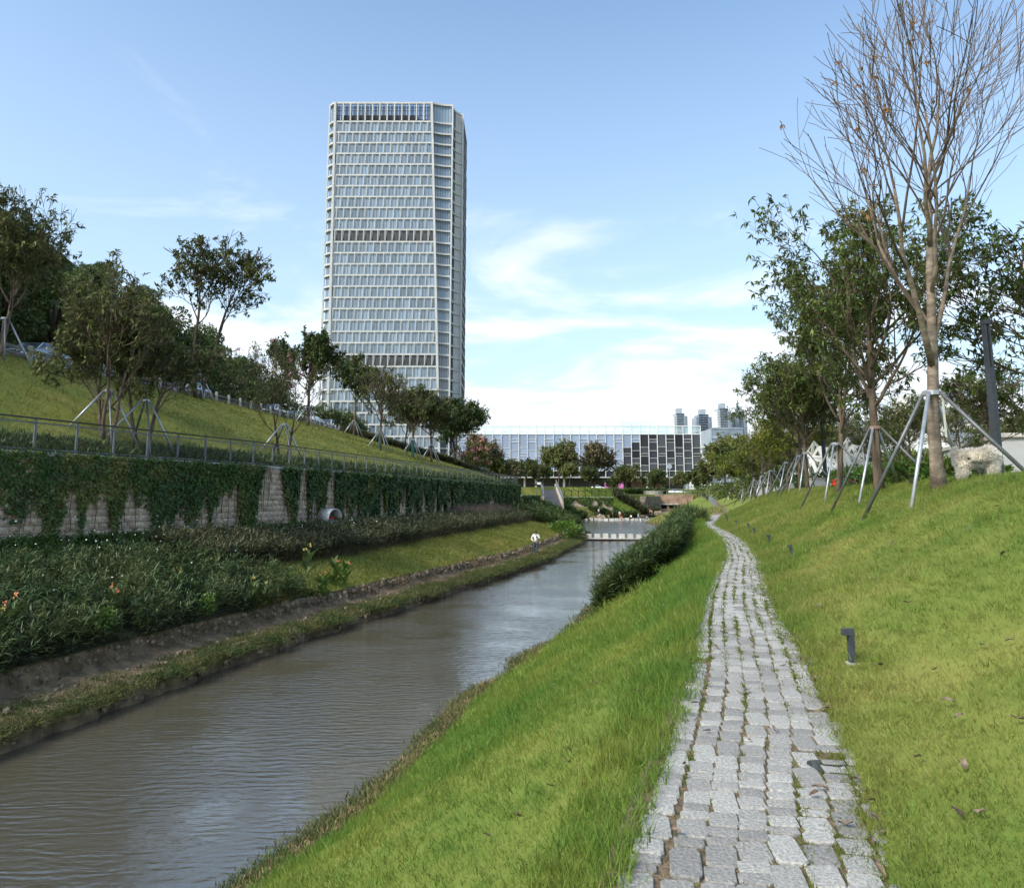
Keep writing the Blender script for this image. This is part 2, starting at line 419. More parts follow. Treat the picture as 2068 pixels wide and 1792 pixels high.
mat('red_plastic', (0.62, 0.04, 0.03), rough=0.45)
mat('blue_plastic', (0.05, 0.28, 0.55), rough=0.45)
mat('lattice_white', (0.70, 0.70, 0.68), (0.80, 0.80, 0.78), scale=1.2, rough=0.6)
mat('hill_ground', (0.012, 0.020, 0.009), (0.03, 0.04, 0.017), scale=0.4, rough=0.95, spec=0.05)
mat('far_ground', (0.10, 0.12, 0.035), (0.20, 0.20, 0.07), scale=0.06, rough=0.95, spec=0.05, detail=8)
mat('hair_fringe', (0.03, 0.025, 0.02), rough=0.7)
mat('apt_sunlit', (0.62, 0.63, 0.63), (0.70, 0.71, 0.71), scale=0.1, rough=0.8)
mat('apt_blue', (0.16, 0.20, 0.26), (0.22, 0.27, 0.33), scale=0.2, rough=0.5)
mat('apt_grey', (0.25, 0.29, 0.34), (0.34, 0.38, 0.43), scale=0.2, rough=0.6)
mat('purple_band', (0.42, 0.12, 0.45), (0.60, 0.16, 0.40), scale=0.5, rough=0.6)

def glass_mat(name, c, rough=0.05, var=0.25, scale=0.06):
    m, t, b = nodes_mat(name)
    N, L = t.nodes, t.links
    b.inputs['Roughness'].default_value = rough
    b.inputs['Specular IOR Level'].default_value = 1.0
    b.inputs['IOR'].default_value = 1.6
    oi = N.new('ShaderNodeObjectInfo'); g = N.new('ShaderNodeNewGeometry')
    a = N.new('ShaderNodeMath'); a.operation = 'ADD'; L.new(oi.outputs['Random'], a.inputs[0]); L.new(g.outputs['Random Per Island'], a.inputs[1])
    fr = N.new('ShaderNodeMath'); fr.operation = 'FRACT'; L.new(a.outputs[0], fr.inputs[0])
    mr = N.new('ShaderNodeMapRange'); mr.inputs['To Min'].default_value = 1 - var; mr.inputs['To Max'].default_value = 1 + var
    L.new(fr.outputs[0], mr.inputs['Value'])
    hs = N.new('ShaderNodeHueSaturation'); hs.inputs['Color'].default_value = (*c, 1)
    L.new(mr.outputs[0], hs.inputs['Value']); L.new(hs.outputs[0], b.inputs['Base Color'])
    nz = N.new('ShaderNodeTexNoise'); nz.inputs['Scale'].default_value = 0.35
    L.new(g.outputs['Position'], nz.inputs['Vector'])
    bp = N.new('ShaderNodeBump'); bp.inputs['Strength'].default_value = 0.05; bp.inputs['Distance'].default_value = 0.5
    L.new(nz.outputs['Fac'], bp.inputs['Height']); L.new(bp.outputs[0], b.inputs['Normal'])
    return m
glass_mat('tower_glass', (0.16, 0.21, 0.26), var=0.35)
glass_mat('podium_glass', (0.20, 0.26, 0.38), var=0.15)
glass_mat('podium_glass_dark_mirror', (0.045, 0.050, 0.060), var=0.6)  # dark reflection of trees and buildings put into the base colour
for nm_ in ('podium_glass_dark_mirror',):
    MATS[nm_].node_tree.nodes['Principled BSDF'].inputs['Specular IOR Level'].default_value = 0.25
    MATS[nm_].node_tree.nodes['Principled BSDF'].inputs['IOR'].default_value = 1.3
glass_mat('shop_glass', (0.03, 0.04, 0.05), var=0.4)
m, t, b = nodes_mat('clear_glass')
b.inputs['Base Color'].default_value = (0.72, 0.88, 0.90, 1); b.inputs['Roughness'].default_value = 0.05
tr = t.nodes.new('ShaderNodeBsdfTransparent'); tr.inputs[0].default_value = (0.86, 0.95, 0.96, 1)
ms = t.nodes.new('ShaderNodeMixShader'); ms.inputs[0].default_value = 0.72
t.links.new(b.outputs[0], ms.inputs[1]); t.links.new(tr.outputs[0], ms.inputs[2]); t.links.new(ms.outputs[0], t.nodes['Material Output'].inputs['Surface'])

# water: murky brown with wind ripples
m, t, b = nodes_mat('water')
N, L = t.nodes, t.links
b.inputs['Base Color'].default_value = (0.080, 0.070, 0.050, 1)
b.inputs['Roughness'].default_value = 0.04; b.inputs['IOR'].default_value = 2.7; b.inputs['Specular IOR Level'].default_value = 0.6
g = N.new('ShaderNodeNewGeometry')
mp = N.new('ShaderNodeMapping'); mp.inputs['Rotation'].default_value = (0, 0, rad(-12)); mp.inputs['Scale'].default_value = (0.6, 1.5, 1)
L.new(g.outputs['Position'], mp.inputs['Vector'])
wv = N.new('ShaderNodeTexWave'); wv.wave_type = 'BANDS'; wv.bands_direction = 'Y'; wv.inputs['Scale'].default_value = 0.85
wv.inputs['Distortion'].default_value = 11.0; wv.inputs['Detail'].default_value = 3; wv.inputs['Detail Scale'].default_value = 1.6
L.new(mp.outputs[0], wv.inputs['Vector'])
n2 = N.new('ShaderNodeTexNoise'); n2.inputs['Scale'].default_value = 6.0; n2.inputs['Detail'].default_value = 5; L.new(mp.outputs[0], n2.inputs['Vector'])
n3 = N.new('ShaderNodeTexNoise'); n3.inputs['Scale'].default_value = 0.35; n3.inputs['Detail'].default_value = 2; L.new(g.outputs['Position'], n3.inputs['Vector'])
ma = N.new('ShaderNodeMath'); ma.operation = 'MULTIPLY_ADD'; L.new(n2.outputs['Fac'], ma.inputs[0]); ma.inputs[1].default_value = 4.0; L.new(wv.outputs['Fac'], ma.inputs[2])
st = N.new('ShaderNodeMapRange'); st.inputs['From Min'].default_value = 0.35; st.inputs['From Max'].default_value = 0.65; st.inputs['To Min'].default_value = 0.25; st.inputs['To Max'].default_value = 1.0
L.new(n3.outputs['Fac'], st.inputs['Value'])
bp = N.new('ShaderNodeBump'); bp.inputs['Distance'].default_value = 0.0055; L.new(st.outputs[0], bp.inputs['Strength'])
L.new(ma.outputs[0], bp.inputs['Height']); L.new(bp.outputs[0], b.inputs['Normal'])
pm = MATS['water'].copy(); pm.name = 'pool_water'; MATS['pool_water'] = pm; pm.node_tree.nodes['Principled BSDF'].inputs['Roughness'].default_value = 0.18
m, t, b = nodes_mat('puddle')
b.inputs['Base Color'].default_value = (0.05, 0.05, 0.045, 1); b.inputs['Roughness'].default_value = 0.03; b.inputs['IOR'].default_value = 1.33

# ------------------------------------------------------------------ the lie of the land (lines surveyed along the stream, x as a function of Y)
def line(*pts):
    a = np.array(pts, float)
    return lambda Y: np.interp(Y, a[:, 0], a[:, 1])
PLx = line((-8, -3.2), (-5, -2.2), (0, -0.62), (3, 0.25), (4.87, 0.83), (5.91, 1.17), (7.06, 1.5), (8.78, 1.97), (10.94, 2.53), (13.12, 3.15), (17.5, 4.45), (20.22, 5.3), (26.4, 6.95), (31.2, 8.05), (37, 9.2), (43.2, 10.3), (47, 11.2), (53, 13.1), (75, 19.4), (110, 29.2), (130, 33.6), (150, 38.2), (170, 41.4), (200, 48))
PZ = line((-8, 0), (100, 0), (113, 0.05), (130, 0.5), (150, 1.0), (170, 1.75), (200, 2.2))
LW0 = line((-8, -13.4), (0, -12.2), (8, -10.8), (14.8, -9.4), (21.1, -8.0), (25.2, -6.9), (35.1, -3.9), (54.7, 1.9), (86, 8.1), (107, 9.5), (140, 12.4), (150, 13.8), (156, 20), (175, 30), (195, 37), (201, 39))
RW0 = line((-8, -8.6), (0, -6.1), (14, -2.1), (19.3, -0.63), (24.4, 1.0), (32.5, 3.4), (50, 7.8), (86, 16.8), (95, 19), (114, 22.9), (134, 22.7), (150, 25.7), (175, 34.5), (195, 43), (201, 45))
WX = line((-8, -27), (10, -21.1), (25, -16.1), (37.6, -11.9), (51.4, -8.8), (62, -6.6), (98, 0.8), (120, 4.0), (164, 5.5), (167, 20.5), (185, 28.5), (201, 33))
GX = line((-8, -27.5), (0, -27), (42, -26), (61, -25), (87, -22.9), (107, -23.4), (130, -29), (160, -44), (201, -60))
GZ = line((-8, 8.4), (0, 8.6), (42, 8.9), (61, 9.5), (87, 9.8), (107, 10.4), (130, 10.6), (201, 10.6))
def LW(Y): return LW0(Y) + vnoise(Y, 3, 0.16, 0.8) + vnoise(Y, 4, 0.09, 2.7)
def RW(Y): return RW0(Y) + vnoise(Y, 5, 0.22, 0.5) + vnoise(Y, 6, 0.10, 2.1)
def LOWX(Y): return LW0(Y) - 1.75 + vnoise(Y, 8, 0.08, 0.7)
def bump(x, Y):
    return 0.045 * np.sin(x * 0.9 + 1.3 * np.sin(Y * 0.35)) * np.cos(Y * 0.7 + 0.6 * x) + 0.025 * np.sin(2.3 * x + 1.7 * Y) * np.sin(1.9 * Y - 0.8 * x)
WATER = -3.0
def fade_left(Y):
    return 1 - sstep(104, 142, Y)
SLOPE_U = np.array([0, 0.25, 0.7, 1.5, 2.5, 3.5, 4.2, 4.8, 5.6, 7.5, 12])
SLOPE_Z = np.array([-0.02, 0.06, 0.22, 0.60, 1.10, 1.58, 1.86, 2.0, 2.06, 2.1, 2.2])
def section(Y):
    """cross section at distance Y as lists of (x, z) per strip, from left to right"""
    Y = float(Y)
    gx, gz, wx, lo, lw, rw, pl, pz = float(GX(Y)), float(GZ(Y)), float(WX(Y)), float(LOWX(Y)), float(LW(Y)), float(RW(Y)), float(PLx(Y)), float(PZ(Y))
    f = float(fade_left(Y)); up = 3.1 + 0.6 * float(sstep(105, 160, Y))
    gz = up + (gz - up) * f
    S = {}
    hx = np.linspace(gx - 130, gx - 6.6, 9)
    S['hill'] = [(x, gz + min(48, 0.75 * (gx - 6.6 - x)) * f) for x in hx]
    S['road'] = [(gx - 6.6, gz + 0.012), (gx, gz + 0.012)]
    v = np.linspace(0, 1, 15)
    hs = []
    for k in v:
        x = gx + (wx - 0.36 - 5.0 * float(sstep(101, 112, Y)) - gx) * k
        z = gz + (up - gz) * (k ** 1.06)
        hs.append((x, z + (float(bump(x, Y)) if 0 < k < 1 else 0)))
    S['hillside'] = hs
    back = 0.36 + 5.0 * float(sstep(101, 112, Y))
    lb = 0.1
    S['left_bank'] = [(wx - back, up) if Y > 100 else (wx, lb)] + [(wx + (lo - wx) * k, lb + (-2.02 - lb) * (k ** 1.15) + (0.6 * float(bump(wx + (lo - wx) * k, Y)) if 0 < k < 1 else 0)) for k in np.linspace(0, 1, 11)]
    e = float(vnoise(Y, 21, 0.06, 1.9))
    nz = lambda k, a_, f_: float(vnoise(Y, k, a_, f_))
    S['ledge'] = [(lo - 0.05, -2.0), (lo + 0.02 + nz(71, .06, 1.7), -2.12 + nz(72, .05, 2.1)), (lo + 0.08 + nz(73, .09, 1.9), -2.28 + nz(74, .06, 1.5)), (lo + 0.26 + nz(75, .10, 2.3), -2.42 + nz(76, .05, 1.9)), (lo + 0.6, -2.50 + nz(77, .05, 1.6)), (lo + 1.0, -2.54 + e + nz(78, .05, 2.2)), (lw - 0.32 + nz(79, .06, 2.0), -2.55 - e), (lw - 0.08, -2.60 + nz(80, .06, 1.8)), (lw + 0.06 + nz(81, .07, 2.4), -2.72), (lw + 0.02 + nz(82, .09, 2.9), -2.86), (lw + 0.12 + nz(83, .08, 2.2), -2.97), (lw + 0.10, -3.25)]
    S['bed'] = [(lw + 0.02, -3.5), (rw - 0.02, -3.5)]
    e2 = float(vnoise(Y, 22, 0.07, 1.4))
    dry = rw + 0.95 + float(vnoise(Y, 23, 0.22, 0.6))
    S['right_bank'] = [(rw - 0.05, -3.3), (rw + 0.05, -2.95), (rw + 0.25, -2.80 + e2), (rw + 0.6, -2.66 - e2), (dry, -2.50)]
    v = np.linspace(0, 1, 11)
    S['lower_lawn'] = [(dry + (pl - 0.02 - dry) * k, -2.5 + (pz - 0.03 + 2.5) * (1 - (1 - k) ** 1.12) + (0.8 * float(bump(dry + (pl - dry) * k, Y)) if 0 < k < 1 else 0)) for k in v]
    pr = pl + 1.16
    S['path'] = [(pl - 0.05, pz - 0.014), (pr + 0.05, pz - 0.014)]
    sl = []
    fp = 1.0
    for u, z in zip(SLOPE_U, SLOPE_Z):
        sl.append((pr + u, z + pz * max(0.0, 1 - u / 12.0) + (float(bump(pr + u, Y)) if u > 0.3 else 0)))
    S['right_slope'] = sl
    S['plateau'] = [(pr + 12, 2.2 + float(bump(pr + 12, Y))), (pr + 30, 2.3), (pr + 80, 2.4), (pr + 220, 2.5)]
    return S
STRIPS = ['hill', 'road', 'hillside', 'left_bank', 'ledge', 'bed', 'right_bank', 'lower_lawn', 'path', 'right_slope', 'plateau']
_gz_cache = {}
def gz(x, Y):
    k = round(Y, 2)
    if k not in _gz_cache:
        S = section(Y)
        pts = [p for s in STRIPS for p in S[s]]
        _gz_cache[k] = (np.array([p[0] for p in pts]), np.array([p[1] for p in pts]))
    xs, zs = _gz_cache[k]
    return float(np.interp(x, np.maximum.accumulate(xs), zs))
YS = np.concatenate([np.arange(-8, 40, 0.25), np.arange(40, 100, 0.5), np.arange(100, 202, 1.5)])
SECT = [section(y) for y in YS]
GRID = {}
for s in STRIPS:
    GRID[s] = np.array([[(p[0], y, p[1]) for p in S[s]] for y, S in zip(YS, SECT)])
def strip_obj(strip, name, m, kind='structure', smooth=True):
    g = GRID[strip]; nY, nX = g.shape[:2]
    idx = np.arange(nY * nX).reshape(nY, nX)
    q = np.stack([idx[:-1, :-1], idx[:-1, 1:], idx[1:, 1:], idx[1:, :-1]], -1).reshape(-1, 4)
    o = link(name, fast_mesh(name, g.reshape(-1, 3), q), m, None, smooth)
    return tag(o, kind=kind)
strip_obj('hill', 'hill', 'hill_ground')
strip_obj('road', 'road', 'asphalt')
strip_obj('hillside', 'hillside_lawn', 'lawn_left')
strip_obj('left_bank', 'planted_bank', 'lawn_left')
strip_obj('ledge', 'earth_ledge', 'dry_ledge')
strip_obj('bed', 'stream_bed', 'earth')
strip_obj('right_bank', 'earth_bank', 'earth')
strip_obj('lower_lawn', 'lower_lawn', 'lawn_right')
PATH = strip_obj('path', 'path', 'path_bed')
strip_obj('right_slope', 'slope_lawn', 'lawn_right')
strip_obj('plateau', 'park_ground', 'lawn_left')
mb = MB()
mb.add([(-3000, 200, -3.6), (3000, 200, -3.6), (3000, 200.02, 2.2), (-3000, 200.02, 2.2), (3000, 235, 4.0), (-3000, 235, 4.0), (3000, 5000, 4.2), (-3000, 5000, 4.2)], [(0, 1, 2, 3), (3, 2, 4, 5), (5, 4, 6, 7)])
tag(mb.build('ground', 'far_ground'), kind='structure')
# skirts so that the land never ends in the air
mb = MB(); mb.add([(-3000, -200, -3.6), (3000, -200, -3.6), (3000, 200, -3.6), (-3000, 200, -3.6)], [(0, 1, 2, 3)])
tag(mb.build('lower_ground', 'far_ground'), kind='structure')

# water: the reach below the stepping stones and the pool above them
def water_sheet(name, y0, y1, z, wm='water'):
    ys = np.arange(y0, y1 + 0.01, 0.5)
    a = np.array([[(float(LW0(y)) - 0.6 + (float(RW0(y)) - float(LW0(y)) + 1.0) * k, y, z) for k in np.linspace(0, 1, 9)] for y in ys])
    nY, nX = a.shape[:2]; idx = np.arange(nY * nX).reshape(nY, nX)
    q = np.stack([idx[:-1, :-1], idx[:-1, 1:], idx[1:, 1:], idx[1:, :-1]], -1).reshape(-1, 4)
    tag(link(name, fast_mesh(name, a.reshape(-1, 3), q), wm, None, True), kind='structure')
water_sheet('water', -8, 84.0, WATER)
water_sheet('pool_water', 84.0, 198, WATER + 0.14, 'pool_water')

# ------------------------------------------------------------------ setts of the path
def sett_mesh(seed):
    r = random.Random(seed)
    n = 8; vs = []
    j = lambda k=0.03: r.uniform(-k, k)
    c1, c2 = r.uniform(.06, .14), r.uniform(.06, .14)
    out = [(-.5 + c1, -.5 + j()), (.5 - c2, -.5 + j()), (.5 + j(.02), -.5 + c1), (.5 + j(.02), .5 - c2), (.5 - c1, .5 + j()), (-.5 + c2, .5 + j()), (-.5 + j(.02), .5 - c1), (-.5 + j(.02), -.5 + c2)]
    for z, k in ((-1, 1.0), (-0.14, 1.0), (0.0, 0.94)):
        for x, y in out: vs.append((x * k, y * k, z + (r.uniform(-0.05, 0.05) if z == 0 else 0)))
    fs = []
    for l in range(2):
        for k in range(n):
            k2 = (k + 1) % n
            fs.append((l * n + k, l * n + k2, (l + 1) * n + k2, (l + 1) * n + k))
    vs.append((0, 0, 0.03)); c = len(vs) - 1
    for k in range(n): fs.append((2 * n + k, 2 * n + (k + 1) % n, c))
    return vs, fs
SV = [sett_mesh(i) for i in range(12)]
SETTS = []
for i, (vs, fs) in enumerate(SV):
    me = bpy.data.meshes.new('sett'); me.from_pydata(vs, [], fs); me.update(); me.materials.append(MATS['granite']); SETTS.append(me)
rr = random.Random(5)
stones = []
NC = 7; CW = 0.158
for c in range(NC + 1):
    y = 1.6 + rr.uniform(0, 0.1)
    while y < 72:
        grow = 1.0 if y < 30 else 1.6
        ln = rr.choice([0.085, 0.10, 0.12, 0.14, 0.16, 0.21, 0.30]) * grow * rr.uniform(0.92, 1.08)
        yc = y + ln / 2
        x = float(PLx(yc)) + 0.06 + (c + 0.5) * CW + 0.012 * math.sin(yc * 1.7 + c) - (0.02 if c == 0 else 0)
        wdt = CW - 0.014 + rr.uniform(-0.010, 0.004)
        ok = True
        if c == NC: ok = rr.random() < 0.28 and y < 16
        if c in (0, NC - 1) and rr.random() < 0.04: ok = False
        if y < 6.2 and c == NC and rr.random() < .5: ok = True
        if ok: stones.append((x, yc, wdt, ln - 0.007, c))
        y += ln
stones.sort(key=lambda s: s[1])
vis = [s for s in stones if s[1] > 2.9]
for i, (x, y, wd, ln, c) in enumerate(vis[:300]):
    o = bpy.data.objects.new('sett', rr.choice(SETTS)); COL.objects.link(o); o.parent = PATH
    sl = math.atan(float(PLx(y + 0.3) - PLx(y - 0.3)) / 0.6)
    low = -0.004 if (c >= NC - 2 and 3.6 < y < 5.6 and rr.random() < 0.6) else 0.0
    o.location = (x, y, float(PZ(y)) - 0.001 + rr.uniform(-0.003, 0.003) + low)
    o.scale = (wd, ln, 0.045)
    o.rotation_euler = (rr.gauss(0, 0.012), rr.gauss(0, 0.012), -sl * 0.55 + rr.gauss(0, 0.03))
mb = MB()
for (x, y, wd, ln, c) in [s for s in stones if s[1] <= 2.9] + vis[300:]:
    vs, fs = rr.choice(SV)
    sl = -math.atan(float(PLx(y + 0.3) - PLx(y - 0.3)) / 0.6) * 0.55 + rr.gauss(0, 0.03)
    ca, sa = math.cos(sl), math.sin(sl); z = float(PZ(y)) - 0.001 + rr.uniform(-0.003, 0.003)
    if y > 30:
        z += 0.0
    mb.add([(x + (v[0] * wd) * ca - (v[1] * ln) * sa, y + (v[0] * wd) * sa + (v[1] * ln) * ca, z + v[2] * 0.045) for v in vs], fs)
tag(mb.build('sett_paving', 'granite_far', PATH), kind='stuff')
# puddle in the sunken right edge
mb = MB(); pts = []
for k in range(22):
    a = 2 * math.pi * k / 22
    pts.append((1.98 + 0.18 * math.cos(a) * (1 + 0.35 * math.sin(3 * a + 1)), 4.72 + 0.42 * math.sin(a) * (1 + 0.25 * math.cos(2 * a)), -0.004))
mb.add(pts, [tuple(range(22))])
tag(mb.build('puddle', 'puddle'), kind='structure')

# ------------------------------------------------------------------ grass, weeds, moss: uncountable blades as one mesh per lawn
def blades(P, h, wd, lean=0.5, rng=R, bend=None):
    """one slim triangle per blade"""
    n = len(P)
    a = rng.uniform(0, 2 * np.pi, n)
    s = np.stack([np.cos(a), np.sin(a), np.zeros(n)], 1)
    tl = rng.normal(size=(n, 3)) * lean; tl[:, 2] = 1.0
    if bend is not None: tl += bend
    tl /= np.linalg.norm(tl, axis=1, keepdims=True)
    h = np.broadcast_to(h, (n,))[:, None]; wd = np.broadcast_to(wd, (n,))[:, None]
    v = np.empty((n, 3, 3)); v[:, 0] = P - s * wd / 2; v[:, 1] = P + s * wd / 2; v[:, 2] = P + tl * h
    return v.reshape(-1, 3), np.arange(3 * n).reshape(n, 3)
def strip_points(strip, n, ya, yb, ka=0.0, kb=1.0, rng=R, p=1.0):
    """points on a strip, denser towards the camera"""
    g = GRID[strip]
    t = rng.uniform(0, 1, n)
    off = 3.0
    Y = np.exp(np.log(ya + off) + t * (np.log(yb + off) - np.log(ya + off))) - off
    fi = np.interp(Y, YS, np.arange(len(YS))); i = np.clip(fi.astype(int), 0, len(YS) - 2); fy = (fi - i)[:, None]
    k = rng.uniform(ka, kb, n) * (g.shape[1] - 1); j = np.clip(k.astype(int), 0, g.shape[1] - 2); fk = (k - j)[:, None]
    a = g[i, j] * (1 - fk) + g[i, j + 1] * fk; b_ = g[i + 1, j] * (1 - fk) + g[i + 1, j + 1] * fk
    return a * (1 - fy) + b_ * fy
def tufted(strip, name, m, n, ya, yb, ka, kb, h0, w0, per=7, lean=0.45, keep=None, bend=None, spread=0.05):
    P = strip_points(strip, n, ya, yb, ka, kb)
    if keep is not None: P = P[keep(P)]
    d = np.maximum(P[:, 1], 2.0)
    sc = np.clip((d / 7.0) ** 0.55, 0.75, 3.2)
    patch = 0.75 + 0.5 * (0.5 + 0.5 * np.sin(P[:, 0] * 1.7 + 2 * np.sin(P[:, 1] * 0.9)) * np.cos(P[:, 1] * 1.3 + P[:, 0]))
    Q = np.repeat(P, per, 0) + R.normal(size=(len(P) * per, 3)) * np.repeat(spread * sc, per)[:, None] * np.array([1, 1, 0.0])
    s2 = np.repeat(sc * patch, per) * R.uniform(0.55, 1.25, len(Q))
    v, f = blades(Q, h0 * s2, w0 * np.repeat(sc, per) * R.uniform(0.7, 1.3, len(Q)), lean, bend=bend)
    o = link(name, fast_mesh(name, v, None, f), m)
    return tag(o, kind='stuff')
down = np.array([-0.30, -0.02, 0.0])
o = tufted('right_slope', 'slope_grass', 'grass_blade', 78000, 1.4, 75, 0.0, 0.92, 0.055, 0.0065, 7, 0.6, bend=down)
tag(o, 'yellowish green mown grass on the slope right of the path', 'grass')
o = tufted('lower_lawn', 'bank_grass', 'grass_lush', 46000, 1.4, 60, 0.02, 1.0, 0.066, 0.0065, 7, 0.55, bend=down * 1.2)
tag(o, 'lush green grass on the bank between path and stream', 'grass')
o = tufted('lower_lawn', 'path_edge_grass', 'grass_lush', 5200, 1.4, 50, 0.90, 1.02, 0.13, 0.009, 9, 0.6)
tag(o, 'long grass hanging over the left edge of the path', 'grass')
o = tufted('hillside', 'hillside_grass', 'grass_blade_left', 26000, 16, 118, 0.0, 1.0, 0.06, 0.012, 4, 0.6, bend=np.array([0.35, -0.1, 0]))
tag(o, 'short grass on the left hillside below the road', 'grass')
o = tufted('left_bank', 'lower_bank_grass', 'grass_blade_left', 20000, 26, 96, 0.30, 1.0, 0.06, 0.011, 5, 0.6, bend=np.array([0.4, -0.1, 0]),
           keep=lambda P: (P[:, 0] > WX(P[:, 1]) + 4.2))
tag(o, 'green grass on the bank between the hedge and the stone edging', 'grass')
o = tufted('right_bank', 'bank_weeds', 'weed', 9000, 4, 60, 0.35, 1.0, 0.085, 0.012, 7, 0.8, spread=0.08)
tag(o, 'low weeds along the right edge of the water', 'weeds')
o = tufted('right_bank', 'dry_grass', 'straw', 5500, 4, 40, 0.72, 1.03, 0.06, 0.008, 6, 1.1, spread=0.09)
tag(o, 'dry straw coloured grass line above the right water edge', 'dry grass')
o = tufted('ledge', 'ledge_weeds', 'weed', 13000, 8, 100, 0.40, 0.70, 0.060, 0.012, 7, 0.9, spread=0.09, keep=lambda P: np.sin(P[:, 1] * 0.9) + np.sin(P[:, 1] * 2.3 + P[:, 0]) + 4.2 * (P[:, 0] - LW0(P[:, 1]) + 0.85) > 0.0)
tag(o, 'low weeds on the earth ledge beside the stream', 'weeds')
o = tufted('ledge', 'overhanging_weeds', 'weed', 6500, 8, 95, 0.60, 0.76, 0.13, 0.012, 7, 0.7, spread=0.09, bend=np.array([0.9, -0.3, -0.75]), keep=lambda P: vnoise(P[:, 1], 91, 1, .8) + vnoise(P[:, 1], 92, .6, 2.3) > -0.25)
tag(o, 'weeds hanging over the cut earth edge of the left ledge', 'weeds')
o = tufted('ledge', 'ledge_face_roots', 'straw', 3600, 8, 60, 0.06, 0.30, 0.07, 0.007, 4, 1.2, spread=0.08, keep=lambda P: vnoise(P[:, 1], 93, 1, 1.1) > -0.1)
tag(o, 'dry roots and stalks on the earth face under the planting', 'roots')
o = tufted('right_slope', 'clover_clumps', 'grass_lush', 420, 2.0, 30, 0.02, 0.8, 0.10, 0.010, 46, 0.6, spread=0.12, bend=down)
tag(o, 'darker lush clumps scattered through the slope grass', 'grass')
o = tufted('lower_lawn', 'bank_clumps', 'grass_lush', 260, 2.0, 26, 0.1, 1.0, 0.12, 0.010, 46, 0.6, spread=0.12, bend=down)
tag(o, 'taller lush clumps in the grass between path and stream', 'grass')
o = tufted('ledge', 'ledge_straw', 'straw', 5000, 8, 90, 0.02, 0.5, 0.03, 0.007, 5, 1.6, spread=0.10)
tag(o, 'dry straw lying on the earth ledge under the planting', 'straw')
# moss in the joints of the path
n = 10500
Yp = np.exp(R.uniform(np.log(2.5), np.log(40), n)); c = R.integers(0, NC + 1, n)
edge = R.random(n) < 0.35
xp = PLx(Yp) + 0.06 + c * CW + R.normal(0, 0.012, n)
xp = np.where(edge, PLx(Yp) + 1.14 + R.normal(0, 0.09, n), xp)
keepm = (vnoise(Yp * 1.0 + c * 13.7, 31, 1.0, 1.5) > 0.05) | (R.random(n) < 0.15)
P = np.stack([xp, Yp, PZ(Yp) - 0.012], 1)[keepm]
Q = np.repeat(P, 8, 0) + R.normal(size=(len(P) * 8, 3)) * np.array([0.016, 0.04, 0.0])
d = np.clip(Q[:, 1] / 5, 0.8, 2.5)
v, f = blades(Q, 0.024 * d ** 0.6 * R.uniform(0.5, 1.3, len(Q)), 0.007 * d, 0.9)
tag(link('joint_moss', fast_mesh('joint_moss', v, None, f), 'moss'), 'moss and grass growing in the joints of the stone path', 'moss', kind='stuff')

# fallen leaves on the slope and the path
def dry_leaf(seed):
    r = random.Random(seed); vs = []; n = 4
    for i in range(n + 1):
        t_ = i / n; wv_ = math.sin(math.pi * min(0.98, t_ * 0.92 + 0.05)) * 0.5
        cz = 0.35 * math.sin(t_ * 3 + seed) * 0.5
        vs += [(t_ - 0.5, -wv_ * 0.5, cz + r.uniform(0.05, 0.25)), (t_ - 0.5, 0, cz), (t_ - 0.5, wv_ * 0.5, cz + r.uniform(0.05, 0.25))]
    fs = []
    for i in range(n):
        for k in range(2):
            fs.append((i * 3 + k, i * 3 + k + 1, i * 3 + k + 4, i * 3 + k + 3))
    me = bpy.data.meshes.new('fallen_leaf'); me.from_pydata(vs, [], fs); me.update(); me.materials.append(MATS['leaf_dry'])
    return me
DL = [dry_leaf(i) for i in range(6)]
def leaf_at(p, s, label, group):
    o = bpy.data.objects.new('fallen_leaf', rr.choice(DL)); COL.objects.link(o)
    o.location = p; o.scale = (s, s * rr.uniform(0.7, 1.1), s * 0.8); o.rotation_euler = (rr.uniform(-0.5, 0.5), rr.uniform(-0.5, 0.5), rr.uniform(0, 6.28))
    tag(o, label, 'leaf', group)
for p in strip_points('right_slope', 150, 2.2, 22, 0.12, 0.8):
    leaf_at((p[0], p[1], p[2] + 0.05), rr.uniform(0.05, 0.11) * (0.8 + p[1] * 0.02), 'dry brown leaf lying on the grass slope right of the path', 'dry leaves on the slope')
for p in strip_points('lower_lawn', 34, 2.5, 14, 0.3, 0.95):
    leaf_at((p[0], p[1], p[2] + 0.06), rr.uniform(0.05, 0.09), 'dry brown leaf lying on the grass between path and water', 'dry leaves on the bank')
for i in range(70):
    y = math.exp(rr.uniform(math.log(3), math.log(18)))
    x = float(PLx(y)) + (rr.gauss(1.2, 0.08) if rr.random() < 0.75 else rr.uniform(0.0, 1.1))
    leaf_at((x, y, 0.02), rr.uniform(0.04, 0.085), 'dry brown leaf lying along the stone path', 'dry leaves on the path')

